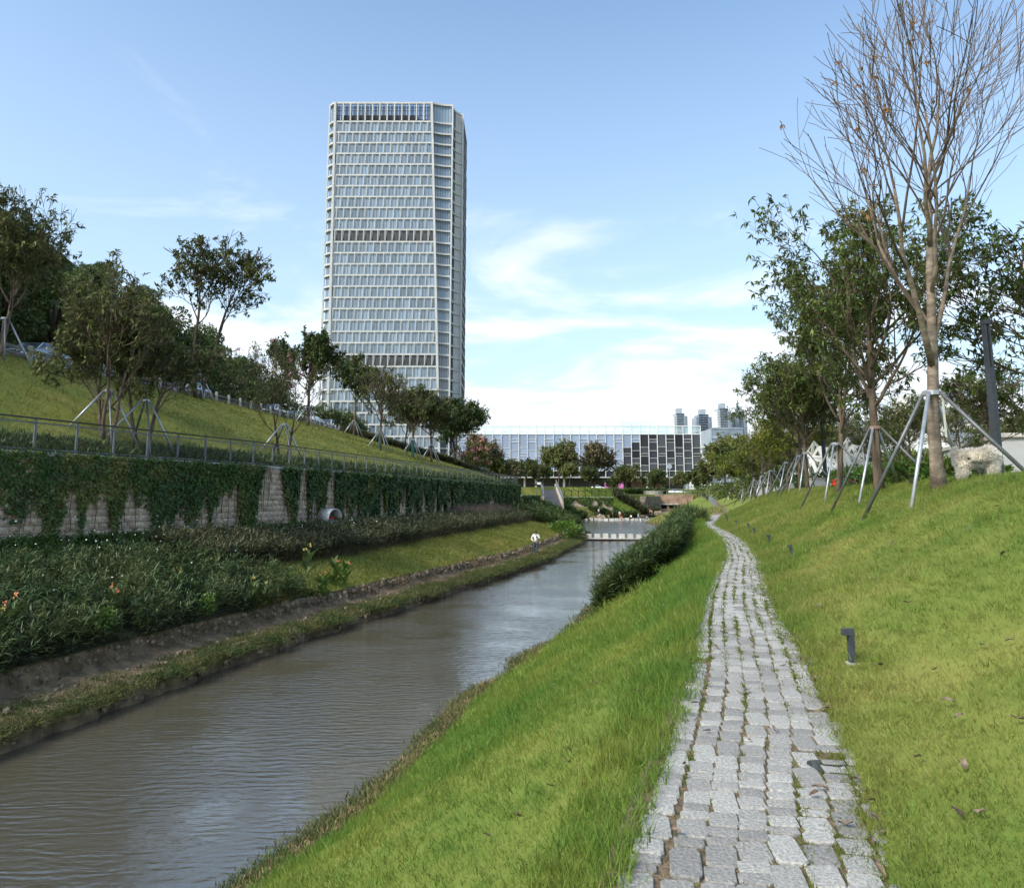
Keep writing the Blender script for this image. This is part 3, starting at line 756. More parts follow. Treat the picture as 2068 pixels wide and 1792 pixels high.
# ------------------------------------------------------------------ retaining wall of split-face blocks
WY0, WY1 = 6.0, 99.0
ys_w = np.arange(WY0, WY1, 0.05)
wxy = np.stack([WX(ys_w), ys_w], 1)
arc = np.concatenate([[0], np.cumsum(np.linalg.norm(np.diff(wxy, axis=0), axis=1))])
WLEN = arc[-1]
def wall_pt(s):
    y = np.interp(s, arc, ys_w); return np.stack([WX(y), y], -1)
def wall_frame(s):
    a, b_ = wall_pt(max(0, s - 1.5)), wall_pt(min(WLEN, s + 1.5)); t_ = (b_ - a) / np.linalg.norm(b_ - a)
    return wall_pt(s), t_, np.array([t_[1], -t_[0]])
WTOP = 3.08
p0 = wall_pt(WLEN / 2)
WALL = thing('retaining_wall', (float(p0[0]), float(p0[1]), 0.0), 'long retaining wall of pinkish split-face blocks half hidden under creeper', 'wall')
mb = MB()
ss = np.linspace(0, WLEN, 90)
for a, b_ in zip(ss[:-1], ss[1:]):
    (pa, ta, na), (pb, tb, nb) = wall_frame(a), wall_frame(b_)
    q = [pa - na * 0.05, pb - nb * 0.05, pb - nb * 0.42, pa - na * 0.42]
    mb.add([(x, y, -0.6) for x, y in q] + [(x, y, WTOP - 0.1) for x, y in q], [(0, 1, 5, 4), (2, 3, 7, 6), (4, 5, 6, 7)])
mb.build('core', 'block_stone_far', WALL)
mb = MB()
for a, b_ in zip(ss[:-1], ss[1:]):
    (pa, ta, na), (pb, tb, nb) = wall_frame(a), wall_frame(b_)
    q = [pa + na * 0.05, pb + nb * 0.05, pb - nb * 0.45, pa - na * 0.45]
    mb.add([(x, y, WTOP - 0.1) for x, y in q] + [(x, y, WTOP + 0.03) for x, y in q], [(0, 1, 5, 4), (1, 2, 6, 5), (2, 3, 7, 6), (4, 5, 6, 7)])
mb.build('coping', 'concrete', WALL)
def block_mesh(seed):
    r = random.Random(seed)
    vs = [(-0.5, -1, -0.5), (0.5, -1, -0.5), (0.5, -1, 0.5), (-0.5, -1, 0.5)]
    for j in range(3):
        for i in range(4):
            ed = i in (0, 3) or j in (0, 2)
            vs.append((-0.49 + 0.98 * i / 3 + (0 if ed else r.uniform(-.08, .08)), (0.0 if ed else r.uniform(0.5, 1.1)) + r.uniform(0, 0.25), -0.48 + 0.96 * j / 2 + (0 if ed else r.uniform(-.1, .1))))
    fs = []
    for j in range(2):
        for i in range(3):
            a = 4 + j * 4 + i; fs.append((a, a + 1, a + 5, a + 4))
    fs += [(0, 1, 7, 4), (3, 2, 15, 12), (0, 3, 12, 4), (1, 2, 15, 7)]
    return vs, fs
BV = [block_mesh(i) for i in range(8)]
BM = []
for vs, fs in BV:
    me = bpy.data.meshes.new('block'); me.from_pydata(vs, [], fs); me.update(); me.materials.append(MATS['block_stone']); BM.append(me)
# how far the creeper hangs down at each place along the wall (metres from the top)
def drop(s):
    y = np.interp(s, arc, ys_w)
    a = 1.8 + vnoise(s, 41, 1.3, 0.45) + vnoise(s, 42, 0.9, 1.3) + vnoise(s, 43, 0.6, 3.1) + np.clip(vnoise(s, 46, 2.6, 3.3) - 0.7, 0, 2)
    far = sstep(34, 52, y)
    a = a * (1 - far) + far * (2.6 + vnoise(s, 44, 1.8, 2.4) + vnoise(s, 45, 1.2, 0.9))
    bare = np.exp(-((y - 38.3) / 0.9) ** 2) + np.exp(-((y - 44.3) / 0.55) ** 2) + 0.8 * np.exp(-((y - 41.0) / 0.35) ** 2)
    return np.clip(a - 4.0 * np.clip(bare, 0, 1), 0.0, 3.1)
courses = 13; ch = (WTOP - 0.1 + 0.35) / courses
cand = []
s = 0.0
for k in range(courses):
    s = rr.uniform(0, 0.4)
    while s < WLEN:
        ln = rr.uniform(0.36, 0.52) * (1.0 if s < 45 else 1.5)
        cand.append((s + ln / 2, -0.35 + ch * (k + 0.5), ln - 0.015))
        s += ln
D_ = drop(np.array([c_[0] for c_ in cand]))
yy = np.interp(np.array([c_[0] for c_ in cand]), arc, ys_w)
score = [((WTOP - c_[1]) > D_[i] - 0.1) * 1.0 / (yy[i]) * (1 if (yy[i] > 23.5 and c_[1] > -0.05) else 0.01) for i, c_ in enumerate(cand)]
order = np.argsort(-np.array(score))
single = set(order[:300].tolist())
mb = MB()
for i, (s, z, ln) in enumerate(cand):
    p, t_, n_ = wall_frame(s)
    if i in single:
        o = bpy.data.objects.new('block', rr.choice(BM)); COL.objects.link(o); o.parent = WALL
        o.location = (p[0] - WALL.location.x, p[1] - WALL.location.y, z)
        o.scale = (ln, 0.05, ch - 0.012); o.rotation_euler = (0, 0, math.atan2(t_[1], t_[0]) + math.pi)
    else:
        vs, fs = rr.choice(BV)
        mb.add([(p[0] - t_[0] * v[0] * ln + n_[0] * v[1] * 0.05, p[1] - t_[1] * v[0] * ln + n_[1] * v[1] * 0.05, z + v[2] * (ch - 0.012)) for v in vs], fs)
tag(mb.build('block_facing', 'block_stone_far', WALL), kind='stuff')

# creeper on the wall
def creeper(n, s0, s1, size, seed, thick=0.14):
    r = np.random.default_rng(seed)
    s = r.uniform(s0, s1, n); dp = drop(s)
    h = r.uniform(0, 3.1, n)
    keep = (h < dp * r.uniform(0.72, 1.05, n)) | ((h < 0.35) & (dp > 0.4))
    s, h = s[keep], h[keep]; k = len(s)
    y = np.interp(s, arc, ys_w); x = WX(y)
    y2 = np.interp(s + 0.4, arc, ys_w); tx, ty = WX(y2) - x, y2 - y; l_ = np.hypot(tx, ty) + 1e-6; nx, ny = ty / l_, -tx / l_
    lump = 0.5 + 0.5 * vnoise(s * 2.0 + h * 3.1, seed, 1, 1.0)
    off = 0.03 + thick * lump * r.uniform(0.3, 1, k) + 0.10 * np.exp(-h / 0.25)
    P = np.stack([x + nx * off, y + ny * off, WTOP - h + 0.06], 1)
    D = np.stack([nx * 0.45, ny * 0.45, -np.ones(k)], 1) + r.normal(size=(k, 3)) * 0.42
    U = np.stack([nx, ny, np.full(k, 0.5)], 1) + r.normal(size=(k, 3)) * 0.25
    sz = size * np.clip(y / 30, 0.9, 2.2) * r.uniform(0.7, 1.3, k)
    return leaves_geo(P, D, U, sz, sz * 0.85, 0.12)
v1, q1 = creeper(52000, 10, 50, 0.125, 51)
v2, q2 = creeper(34000, 50, WLEN, 0.125, 52)
o = link('creeper', fast_mesh('creeper', np.concatenate([v1, v2]), np.concatenate([q1, q2 + len(v1)])), 'vine_leaf')
tag(o, 'dark green creeper hanging in strands down the long retaining wall', 'creeper', kind='stuff')
mb = MB()
for i in range(520):
    s = rr.uniform(12, WLEN); p, t_, n_ = wall_frame(s)
    z1 = WTOP - float(drop(np.array([s]))[0]) * 0.5; z0 = z1 - rr.uniform(0.5, 2.0)
    z0 = max(z0, 0.05)
    if z0 >= z1 - 0.2: continue
    pts = []
    for k in range(4):
        f_ = k / 3; jx = rr.gauss(0, 0.05)
        pts.append((p[0] + n_[0] * 0.10 + t_[0] * jx, p[1] + n_[1] * 0.10 + t_[1] * jx, z1 + (z0 - z1) * f_))
    mb.tube(pts, 0.012 if s < 50 else 0.022, 3, False)
tag(mb.build('creeper_stems', 'vine_stem'), 'thin bare brown creeper stems trailing down the long retaining wall', 'creeper', kind='stuff')

# ------------------------------------------------------------------ fence on top of the retaining wall
def fence_run(name, label, pts, hgt, spacing, mpost, mrail, wire=True, group=None, pw=0.05, handrail=True):
    """pts: polyline of ground points; posts, handrail, mid rail, lower rail, wires"""
    pts = [Vector(p) for p in pts]
    L_ = [0]
    for a, b_ in zip(pts[:-1], pts[1:]): L_.append(L_[-1] + (b_ - a).length)
    def at(s):
        s = min(max(s, 0), L_[-1]); i = max(k for k in range(len(L_)) if L_[k] <= s + 1e-9); i = min(i, len(pts) - 2)
        f_ = (s - L_[i]) / (L_[i + 1] - L_[i]); return pts[i].lerp(pts[i + 1], f_)
    T = thing(name, tuple(at(L_[-1] / 2)), label, 'fence', group)
    n = max(1, round(L_[-1] / spacing))
    P = [at(L_[-1] * i / n) for i in range(n + 1)]
    for i, p in enumerate(P):
        d = (P[min(i + 1, n)] - P[max(i - 1, 0)]); rz = math.atan2(d.y, d.x)
        m_ = MB(); m_.box((p.x, p.y, p.z + hgt / 2), (pw * 1.6, pw, hgt), rz); m_.build('post', mpost, T)
    up = Vector((0, 0, 1))
    for nm, h_, wd, ht, mm in (('handrail', hgt + 0.02, 0.07, 0.05, mrail), ('mid_rail', hgt - 0.13, 0.04, 0.045, mpost), ('lower_rail', 0.10, 0.04, 0.05, mpost)):
        m_ = MB()
        for a, b_ in zip(P[:-1], P[1:]): m_.bar(a + up * h_, b_ + up * h_, wd, ht)
        m_.build(nm, mm, T)
    if wire:
        m_ = MB(); vs = []
        for a, b_ in zip(P[:-1], P[1:]):
            k = 14
            for i in range(-7, k):
                for sg in (1, -1):
                    f0, f1 = i / k, i / k + 0.5
                    z0, z1 = (0.12, hgt - 0.15)
                    c0, c1 = max(f0, 0), min(f1, 1)
                    if c1 <= c0: continue
                    za = z0 + (z1 - z0) * (c0 - f0) / 0.5; zb = z0 + (z1 - z0) * (c1 - f0) / 0.5
                    if sg < 0: za, zb = z0 + z1 - za, z0 + z1 - zb
                    p = a.lerp(b_, c0) + up * za; q = a.lerp(b_, c1) + up * zb
                    e = up * 0.0035
                    m_.add([p - e, q - e, q + e, p + e], [(0, 1, 2, 3)])
        tag(m_.build('wire_mesh', mpost, T), kind='stuff')
    return T
def on_wall(y): return (float(WX(y)) - 0.30, y, WTOP + 0.02)
fence_run('guard_fence', 'long grey wire mesh fence with dark handrail on top of the creeper wall', [on_wall(y) for y in np.arange(18, 99.5, 1.5)], 1.12, 1.66, 'fence_grey', 'fence_dark')
# weeds behind the fence
P = strip_points('hillside', 8000, 16, 100, 0.90, 1.0)
P = P[(WX(P[:, 1]) - P[:, 0]) < 1.6]
Q = np.repeat(P, 6, 0) + R.normal(size=(len(P) * 6, 3)) * np.array([0.12, 0.12, 0.02])
D = rdirs(len(Q), 0.9)
lnl = R.uniform(0.15, 0.42, len(Q)) * np.clip(Q[:, 1] / 35, 0.8, 1.6)
v, q = leaves_geo(Q, D, np.tile([0, 0, 1.0], (len(Q), 1)) + R.normal(size=(len(Q), 3)) * .2, lnl, lnl * 0.14, 0.2)
tag(link('fence_weeds', fast_mesh('fence_weeds', v, q), 'reed'), 'tall weeds growing behind the wire fence on the wall', 'weeds', kind='stuff')

# ------------------------------------------------------------------ roadside guardrail
gy = np.arange(20, 108, 2.3)
GR = thing('guardrail', (float(GX(60)), 60.0, float(GZ(60))), 'weathered roadside guardrail with concrete posts above the left hillside', 'guardrail')
prev = None
for y in gy:
    x, z = float(GX(y)) + 0.1, gz(float(GX(y)) + 0.1, y) - 0.1
    m_ = MB(); m_.box((x, y, z + 0.44), (0.20, 0.20, 0.94), 0, 0.92); m_.build('post', 'guard_concrete', GR)
for nm, h_ in (('beam', 0.56), ('beam', 0.24)):
    m_ = MB()
    for a, b_ in zip(gy[:-1], gy[1:]):
        xa, xb = float(GX(a)) - 0.03, float(GX(b_)) - 0.03
        za, zb = float(GZ(a)) - 0.05, float(GZ(b_)) - 0.05
        for dz, off in ((-0.07, 0.0), (0.0, 0.05), (0.07, 0.0)):
            m_.bar((xa + off, a, za + h_ + dz), (xb + off, b_, zb + h_ + dz), 0.03, 0.07)
    m_.build(nm, 'guard_beam', GR)

# ------------------------------------------------------------------ rubble edging of the left ledge
EDG = thing('stone_edging', (float(LOWX(45)), 45.0, -2.5), 'low rubble stone edging along the foot of the left bank', 'edging')
def rubble_mesh(seed):
    r = random.Random(seed); vs = []
    for z in (-0.5, 0.0, 0.5):
        for k in range(6):
            a = 2 * math.pi * k / 6 + r.uniform(-.25, .25); q_ = (0.5 if z == 0 else 0.36) * r.uniform(0.75, 1.15)
            vs.append((q_ * math.cos(a), q_ * math.sin(a), z + r.uniform(-.12, .12)))
    fs = [tuple(range(5, -1, -1)), tuple(range(12, 18))]
    for l in range(2):
        for k in range(6): fs.append((l * 6 + k, l * 6 + (k + 1) % 6, (l + 1) * 6 + (k + 1) % 6, (l + 1) * 6 + k))
    return vs, fs
RV = [rubble_mesh(i) for i in range(8)]
RM = []
for vs, fs in RV:
    me = bpy.data.meshes.new('stone'); me.from_pydata(vs, [], fs); me.update(); me.materials.append(MATS['rubble']); RM.append(me)
rub = []
y = 27.0
while y < 90:
    sz = rr.uniform(0.14, 0.32) * (1 + y / 90)
    for row in range(2):
        if rr.random() < 0.9: rub.append((float(LOWX(y)) + 0.05 + rr.uniform(-.06, .08) - 0.05 * row, y + rr.uniform(-.05, .05), -2.44 + 0.24 * row + rr.uniform(-.05, .05), sz))
    y += sz * 0.82
mb = MB(); cnt = 0
for (x, y, z, sz) in rub:
    if cnt < 300:
        o = bpy.data.objects.new('stone', rr.choice(RM)); COL.objects.link(o); o.parent = EDG; cnt += 1
        o.location = (x - EDG.location.x, y - EDG.location.y, z - EDG.location.z); o.scale = (0.30, sz, 0.30 * rr.uniform(.8, 1.2)); o.rotation_euler = (rr.uniform(-.3, .3), rr.uniform(-.3, .3), -0.25 + rr.uniform(-.3, .3))
    else:
        vs, fs = rr.choice(RV); mb.add([(x + v[0] * .3, y + v[1] * sz, z + v[2] * .3) for v in vs], fs)
tag(mb.build('rubble_row', 'rubble_far', EDG), kind='stuff')

mb = MB()
for i in range(900):
    y = math.exp(rr.uniform(math.log(11), math.log(80))); k = rr.random()
    if k < .55: x, z = float(LOWX(y)) + rr.uniform(-.02, .30), rr.uniform(-2.45, -2.05)
    elif k < .8: x, z = float(LOWX(y)) + rr.uniform(.3, 1.3), -2.52
    else: x, z = float(LW(y)) + rr.uniform(0.0, .12), rr.uniform(-2.98, -2.72)
    sz = rr.uniform(.03, .10) * (1 + y / 40); vs, fs = rr.choice(RV)
    mb.add([(x + v[0] * sz, y + v[1] * sz * 1.3, z + v[2] * sz * .8) for v in vs], fs)
tag(mb.build('earth_clods', 'rubble_far'), 'stones and clods stuck in the earth of the left ledge', 'clods', kind='stuff')

# ------------------------------------------------------------------ planting beds
def stems_leaves(P, h, nl, ln, wd, rng, lean=0.18, droop=0.5):
    """leafy upright plants: returns leaf verts/quads for plants standing at P"""
    n = len(P)
    T = rng.normal(size=(n, 3)) * lean; T[:, 2] = 1
    Pi = np.repeat(P, nl, 0); Ti = np.repeat(T, nl, 0); hi = np.repeat(np.broadcast_to(h, (n,)), nl)
    t_ = rng.uniform(0.15, 1.0, n * nl)
    B = Pi + Ti * (hi * t_)[:, None]
    D = rng.normal(size=(n * nl, 3)); D[:, 2] = rng.uniform(-0.1, 1.1, n * nl) * (0.4 + t_)
    D /= np.linalg.norm(D, axis=1, keepdims=True)
    U = np.tile([0, 0, 1.0], (n * nl, 1)) + rng.normal(size=(n * nl, 3)) * 0.25
    L_ = ln * rng.uniform(0.6, 1.25, n * nl)
    return leaves_geo(B, D, U, L_, wd * rng.uniform(0.7, 1.2, n * nl), 0.15)
def bed_points(n, fn_x0, fn_x1, ya, yb, rng=R, logd=True):
    t_ = rng.uniform(0, 1, n)
    Y = np.exp(np.log(ya) + t_ * np.log(yb / ya)) if logd else ya + t_ * (yb - ya)
    k = rng.uniform(0, 1, n); X = fn_x0(Y) * (1 - k) + fn_x1(Y) * k
    return np.stack([X, Y, np.array([gz(float(x), round(float(y) * 4) / 4) for x, y in zip(X, Y)])], 1)
# the big dark bed in the left foreground
P = bed_points(6400, lambda Y: WX(Y) + 0.5, lambda Y: LOWX(Y) + 0.10, 9, 29.5)
endx = 29.5 - 2.0 * (P[:, 0] - LOWX(P[:, 1]) + 2) * 0.3
hgt = (0.72 + 0.18 * vnoise(P[:, 0] * 1.3 + P[:, 1] * 0.9, 61)) * (0.75 + 0.5 * R.random(len(P))) * (0.30 + 0.70 * sstep(1.2, 4.2, P[:, 0] - WX(P[:, 1])))
v, q = stems_leaves(P, hgt, 24, 0.24, 0.034, R)
soil = MB()
tag(link('dark_planting', fast_mesh('dark_planting', v, q), 'ruellia'), 'dense dark narrow-leaved planting in the left foreground', 'plants', kind='stuff')
# darker band of the same plant along the foot of the wall
P = bed_points(5200, lambda Y: WX(Y) + 1.9, lambda Y: WX(Y) + 4.3, 28, 84)
sc = np.clip(P[:, 1] / 32, 1, 2.0)
hgt = (0.72 + 0.12 * vnoise(P[:, 1], 62, 1, 0.6)) * (0.8 + 0.4 * R.random(len(P)))
v, q = stems_leaves(P, hgt, 15, 0.27, 0.045, R)
tag(link('wall_foot_hedge', fast_mesh('wall_foot_hedge', v, q), 'ruellia_bronze'), 'long bronze-green hedge band along the foot of the creeper wall', 'hedge', kind='stuff')
# dead lower stems of that hedge
P = bed_points(2600, lambda Y: WX(Y) + 4.0, lambda Y: WX(Y) + 4.5, 28, 84)
v, f = blades(P, R.uniform(0.25, 0.6, len(P)), 0.02 * np.clip(P[:, 1] / 30, 1, 2.5), 0.15)
tag(link('hedge_stems', fast_mesh('hedge_stems', v, None, f), 'vine_stem'), 'bare brown stems at the lower edge of the wall hedge', 'stems', kind='stuff')
P = bed_points(4200, lambda Y: WX(Y) + 0.15, lambda Y: WX(Y) + 2.2, 22, 90)
v, q = stems_leaves(P, 0.26 * (.6 + .8 * R.random(len(P))), 9, 0.20, 0.05, R)
tag(link('wall_foot_herbs', fast_mesh('wall_foot_herbs', v, q), 'canna_leaf'), 'low green herbs between the creeper wall and its hedge', 'plants', kind='stuff')
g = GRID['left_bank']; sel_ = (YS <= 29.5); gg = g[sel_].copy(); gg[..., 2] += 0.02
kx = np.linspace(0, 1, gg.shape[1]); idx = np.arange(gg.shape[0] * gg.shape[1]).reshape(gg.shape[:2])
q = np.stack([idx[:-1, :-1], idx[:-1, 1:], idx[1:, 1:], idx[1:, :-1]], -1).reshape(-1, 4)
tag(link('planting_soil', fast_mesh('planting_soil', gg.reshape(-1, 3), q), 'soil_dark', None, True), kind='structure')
# the reeds on the right bank
P = bed_points(4200, lambda Y: RW0(Y) + 1.25, lambda Y: RW0(Y) + np.clip(2.4 + (Y - 25.5) * .30, 2.4, 3.7), 25.8, 49)
hgt = (1.22 + 0.15 * vnoise(P[:, 1], 63, 1, 0.8)) * (0.6 + .4 * sstep(24.6, 27, P[:, 1]))  * (0.75 + 0.45 * R.random(len(P)))
v, q = stems_leaves(P, hgt, 24, 0.30, 0.036, R, 0.14)
tag(link('reed_bed', fast_mesh('reed_bed', v, q), 'reed'), 'dense dark green reed hedge between lower lawn and water', 'reeds', kind='stuff')
# daisies
def specks(P, size, mname, name, label, cat):
    n = len(P); D = rdirs(n, 0.8); U = rdirs(n)
    S = np.cross(D, U); S /= np.linalg.norm(S, axis=1, keepdims=True); T = np.cross(D, S)
    sz = (size * R.uniform(0.7, 1.3, n))[:, None]
    v = np.empty((n, 6, 3))
    for k in range(6):
        a = 2 * math.pi * k / 6; v[:, k] = P + (S * math.cos(a) + T * math.sin(a)) * sz * 0.5
    b0 = np.arange(n)[:, None] * 6
    q = np.concatenate([b0 + np.array([[0, 1, 2, 3]]), b0 + np.array([[0, 3, 4, 5]])])
    return tag(link(name, fast_mesh(name, v.reshape(-1, 3), q), mname), label, cat, kind='stuff')
P = bed_points(260, lambda Y: WX(Y) + 0.4, lambda Y: WX(Y) + 3.5, 18, 60); P[:, 2] += R.uniform(0.75, 1.05, len(P))
specks(P, 0.05, 'flower_white', 'wild_daisies', 'tiny white daisies dotted over the planting at the wall foot', 'flowers')
P = bed_points(50, lambda Y: WX(Y) + 3.0, lambda Y: LOWX(Y) - 0.6, 14, 30); P[:, 2] += R.uniform(0.7, 1.0, len(P))
specks(P, 0.045, 'flower_white', 'white_blossom_specks', 'few white specks of blossom in the dark foreground planting', 'flowers')
P = bed_points(26, lambda Y: RW0(Y) + 0.9, lambda Y: RW0(Y) + 3.0, 27, 46); P[:, 2] += R.uniform(0.9, 1.25, len(P))
specks(P, 0.09, 'flower_white', 'reed_flowers', 'pale flowers scattered over the reed hedge by the path', 'flowers')

# canna lilies and other single plants in the beds
def canna(loc, h, seed, flower, label, nst=3, fm='reed'):
    r = random.Random(seed); T = thing('canna_lily', loc, label, 'plant', 'canna lilies in the left bed')
    st_ = MB(); Ps = []; Ds = []; Us = []; Ls = []; fl = []
    for i in range(nst):
        a = r.uniform(0, 6.28); b0 = Vector(loc) + Vector((math.cos(a), math.sin(a), 0)) * r.uniform(0, 0.25)
        hh = h * r.uniform(0.75, 1.1); top = b0 + Vector((r.gauss(0, .08), r.gauss(0, .08), hh))
        st_.tube([b0, b0.lerp(top, .5), top], [0.014, 0.011, 0.006], 4)
        for k in range(7):
            t_ = 0.1 + 0.10 * k; aa = r.uniform(0, 6.28); Ps.append(b0.lerp(top, t_)); Ds.append((math.cos(aa) * .6, math.sin(aa) * .6, r.uniform(.5, 1.2))); Us.append((0, 0, 1)); Ls.append(r.uniform(.3, .5) * h)
        fl.append(top)
    st_.build('stem', 'canna_leaf', T)
    v, q = leaves_geo(np.array(Ps) - np.array(loc), Ds, np.array(Us, float), np.array(Ls), np.array(Ls) * .3, .15)
    link('foliage', fast_mesh('foliage', v, q), fm, T)
    if flower:
        for tp in fl[:2]:
            Pf = np.repeat(np.array([tp]), 8, 0) - np.array(loc) + R.normal(size=(8, 3)) * .02
            v, q = leaves_geo(Pf, rdirs(8, .4), rdirs(8), 0.075, 0.045, .2)
            link('flower', fast_mesh('flower', v, q), flower, T)
    return T
def bedpt(px, Y, dz=0.0):
    x = W(px, 1000, Y).x; return (x, Y, gz(x, Y) + dz)
canna(bedpt(620, 31), 1.25, 1, 'flower_yellow', 'tall canna lily with pale yellow flowers left of the lawn edge')
canna(bedpt(690, 31.5), 1.2, 2, 'flower_orange', 'bright green canna clump with orange-pink flowers at the lawn corner', 7, 'canna_leaf')
canna(bedpt(655, 30), 1.0, 3, 'flower_orange', 'canna clump with a small red flower in front of the steel hood', 6, 'canna_leaf')
canna(bedpt(370, 24), 1.15, 4, 'flower_yellow', 'pale yellow canna standing above the dark planting, middle of the bed')
canna(bedpt(525, 26), 1.15, 5, 'flower_yellow', 'yellow-flowered canna in the dark bed beside the wall hedge')
canna(bedpt(243, 21), 1.1, 6, 'flower_orange', 'red-flowered canna standing above the dark foreground planting')
canna(bedpt(38, 18), 1.1, 7, 'flower_orange', 'orange-flowered canna at the far left end of the planting')
canna(bedpt(14, 17.6), 1.05, 8, 'flower_yellow', 'small yellow canna at the very left edge of the bed')
def shrub(name, loc, rx, ry, h, n, leaf, m, label, cat='shrub', group=None, stems=True, flower=None, seed=1, up=0.5, wr=0.35):
    r = np.random.default_rng(seed)
    T = thing(name, loc, label, cat, group)
    d = rdirs(n, 0.15, r); rr_ = r.uniform(0.55, 1.0, n) ** 0.5
    lum = 0.8 + 0.25 * np.sin(d[:, 0] * 5 + seed) * np.cos(d[:, 1] * 6 + d[:, 2] * 4)
    P = d * rr_[:, None] * lum[:, None] * np.array([rx, ry, h * 0.55]); P[:, 2] += h * 0.45; P[:, 2] = np.maximum(P[:, 2], 0.02)
    D = d + r.normal(size=(n, 3)) * 0.5 + np.array([0, 0, up])
    v, q = leaves_geo(P, D, rdirs(n, 0.8, r), leaf * r.uniform(.6, 1.3, n), leaf * wr, .15)
    link('foliage', fast_mesh('foliage', v, q), m, T)
    if stems:
        s_ = MB(); q_ = random.Random(seed)
        for i in range(9):
            a = q_.uniform(0, 6.28); s_.tube([(0, 0, 0), (math.cos(a) * rx * .35, math.sin(a) * ry * .35, h * .45), (math.cos(a) * rx * .7, math.sin(a) * ry * .7, h * .8)], [.04, .025, .01], 4)
        s_.build('stem', 'bark_dark', T, local=True)
    if flower:
        k = r.choice(n, 70); P2 = P[k] * 1.04 + np.array([0, 0, .05])
        v, q = leaves_geo(P2, rdirs(len(P2), .8, r), rdirs(len(P2)), leaf * .35, leaf * .3, .1)
        link('blossom', fast_mesh('blossom', v, q), flower, T)
    return T
shrub('flowering_shrub', bedpt(1140, 80, -0.1), 1.9, 4.2, 1.75, 2600, 0.36, 'bright_leaf', 'bright green bush with white flowers at the end of the left lawn', flower='flower_white', seed=3, wr=.22)
shrub('round_shrub', bedpt(1150, 92, -0.1), 1.4, 4, 1.7, 1500, 0.4, 'leaf_street', 'dark bush behind the white-flowered bush at the pool', seed=4)
shrub('iris_clump', (W(1392, 1060, 54).x, 54, gz(W(1392, 1060, 54).x, 54) - .1), 1.35, 2.6, 1.5, 1500, 0.75, 'reed', 'tall spiky iris clump with yellow tips beside the path bend', 'plant', flower='flower_yellow', seed=5, up=1.4, wr=.08)
shrub('rose_shrub', bedpt(690, 40.5, -0.05), 0.9, 1.6, 0.75, 700, 0.14, 'canna_leaf', 'low leafy bush beside the steel hood at the wall foot', seed=6)
for i, (px, Y, k) in enumerate([(230, 19.6, .8), (430, 23.5, .9)]):
    shrub('leafy_weed', bedpt(px, Y, 0.5), .32 * k, .32 * k, .7 * k, 160, 0.12, 'canna_leaf', ['light green climbing weed in the left of the dark planting', 'light green climbing weed near the right end of the dark planting', 'small light green weed in the middle of the dark planting'][i], 'plant', stems=False, seed=20 + i, wr=.6)
# pale and yellow grasses farther off
def tall_grass(name, n, f0, f1, ya, yb, h, wd, m, label, lean=.25):
    P = bed_points(n, f0, f1, ya, yb)
    v, f = blades(P, h * R.uniform(.6, 1.2, len(P)), wd * np.clip(P[:, 1] / 60, .8, 2.5), lean)
    tag(link(name, fast_mesh(name, v, None, f), m), label, 'grass', kind='stuff')
tall_grass('far_bank_grass', 6000, lambda Y: WX(Y) - 5.2, lambda Y: WX(Y) + 3.0, 166, 198, .35, .10, 'grass_lush', 'bright green grass bank left of the culvert')
tall_grass('pink_grass', 4500, lambda Y: WX(Y) + .3, lambda Y: WX(Y) + 2.4, 66, 102, 1.1, .05, 'pink_grass', 'pinkish brown feathery grass at the far end of the creeper wall')
tall_grass('pool_edge_grass', 5000, lambda Y: RW0(Y) + .4, lambda Y: RW0(Y) + 6.5, 84, 135, .65, .06, 'yellow_grass', 'pale flowering grass on the bank right of the pool')
tall_grass('meadow_grass', 6000, lambda Y: WX(Y) + .5, lambda Y: LW0(Y) - .5, 150, 164, .7, .08, 'yellow_grass', 'yellowish tall grass before the far creeper wall')
P = bed_points(3600, lambda Y: WX(Y) + .4, lambda Y: LW0(Y) - .4, 84, 132)
v, q = stems_leaves(P, 1.0 * (0.7 + .6 * R.random(len(P))), 9, 0.5, 0.11, R)
tag(link('pool_shrubbery', fast_mesh('pool_shrubbery', v, q), 'reed'), 'green mixed planting on the left bank of the pool', 'plants', kind='stuff')

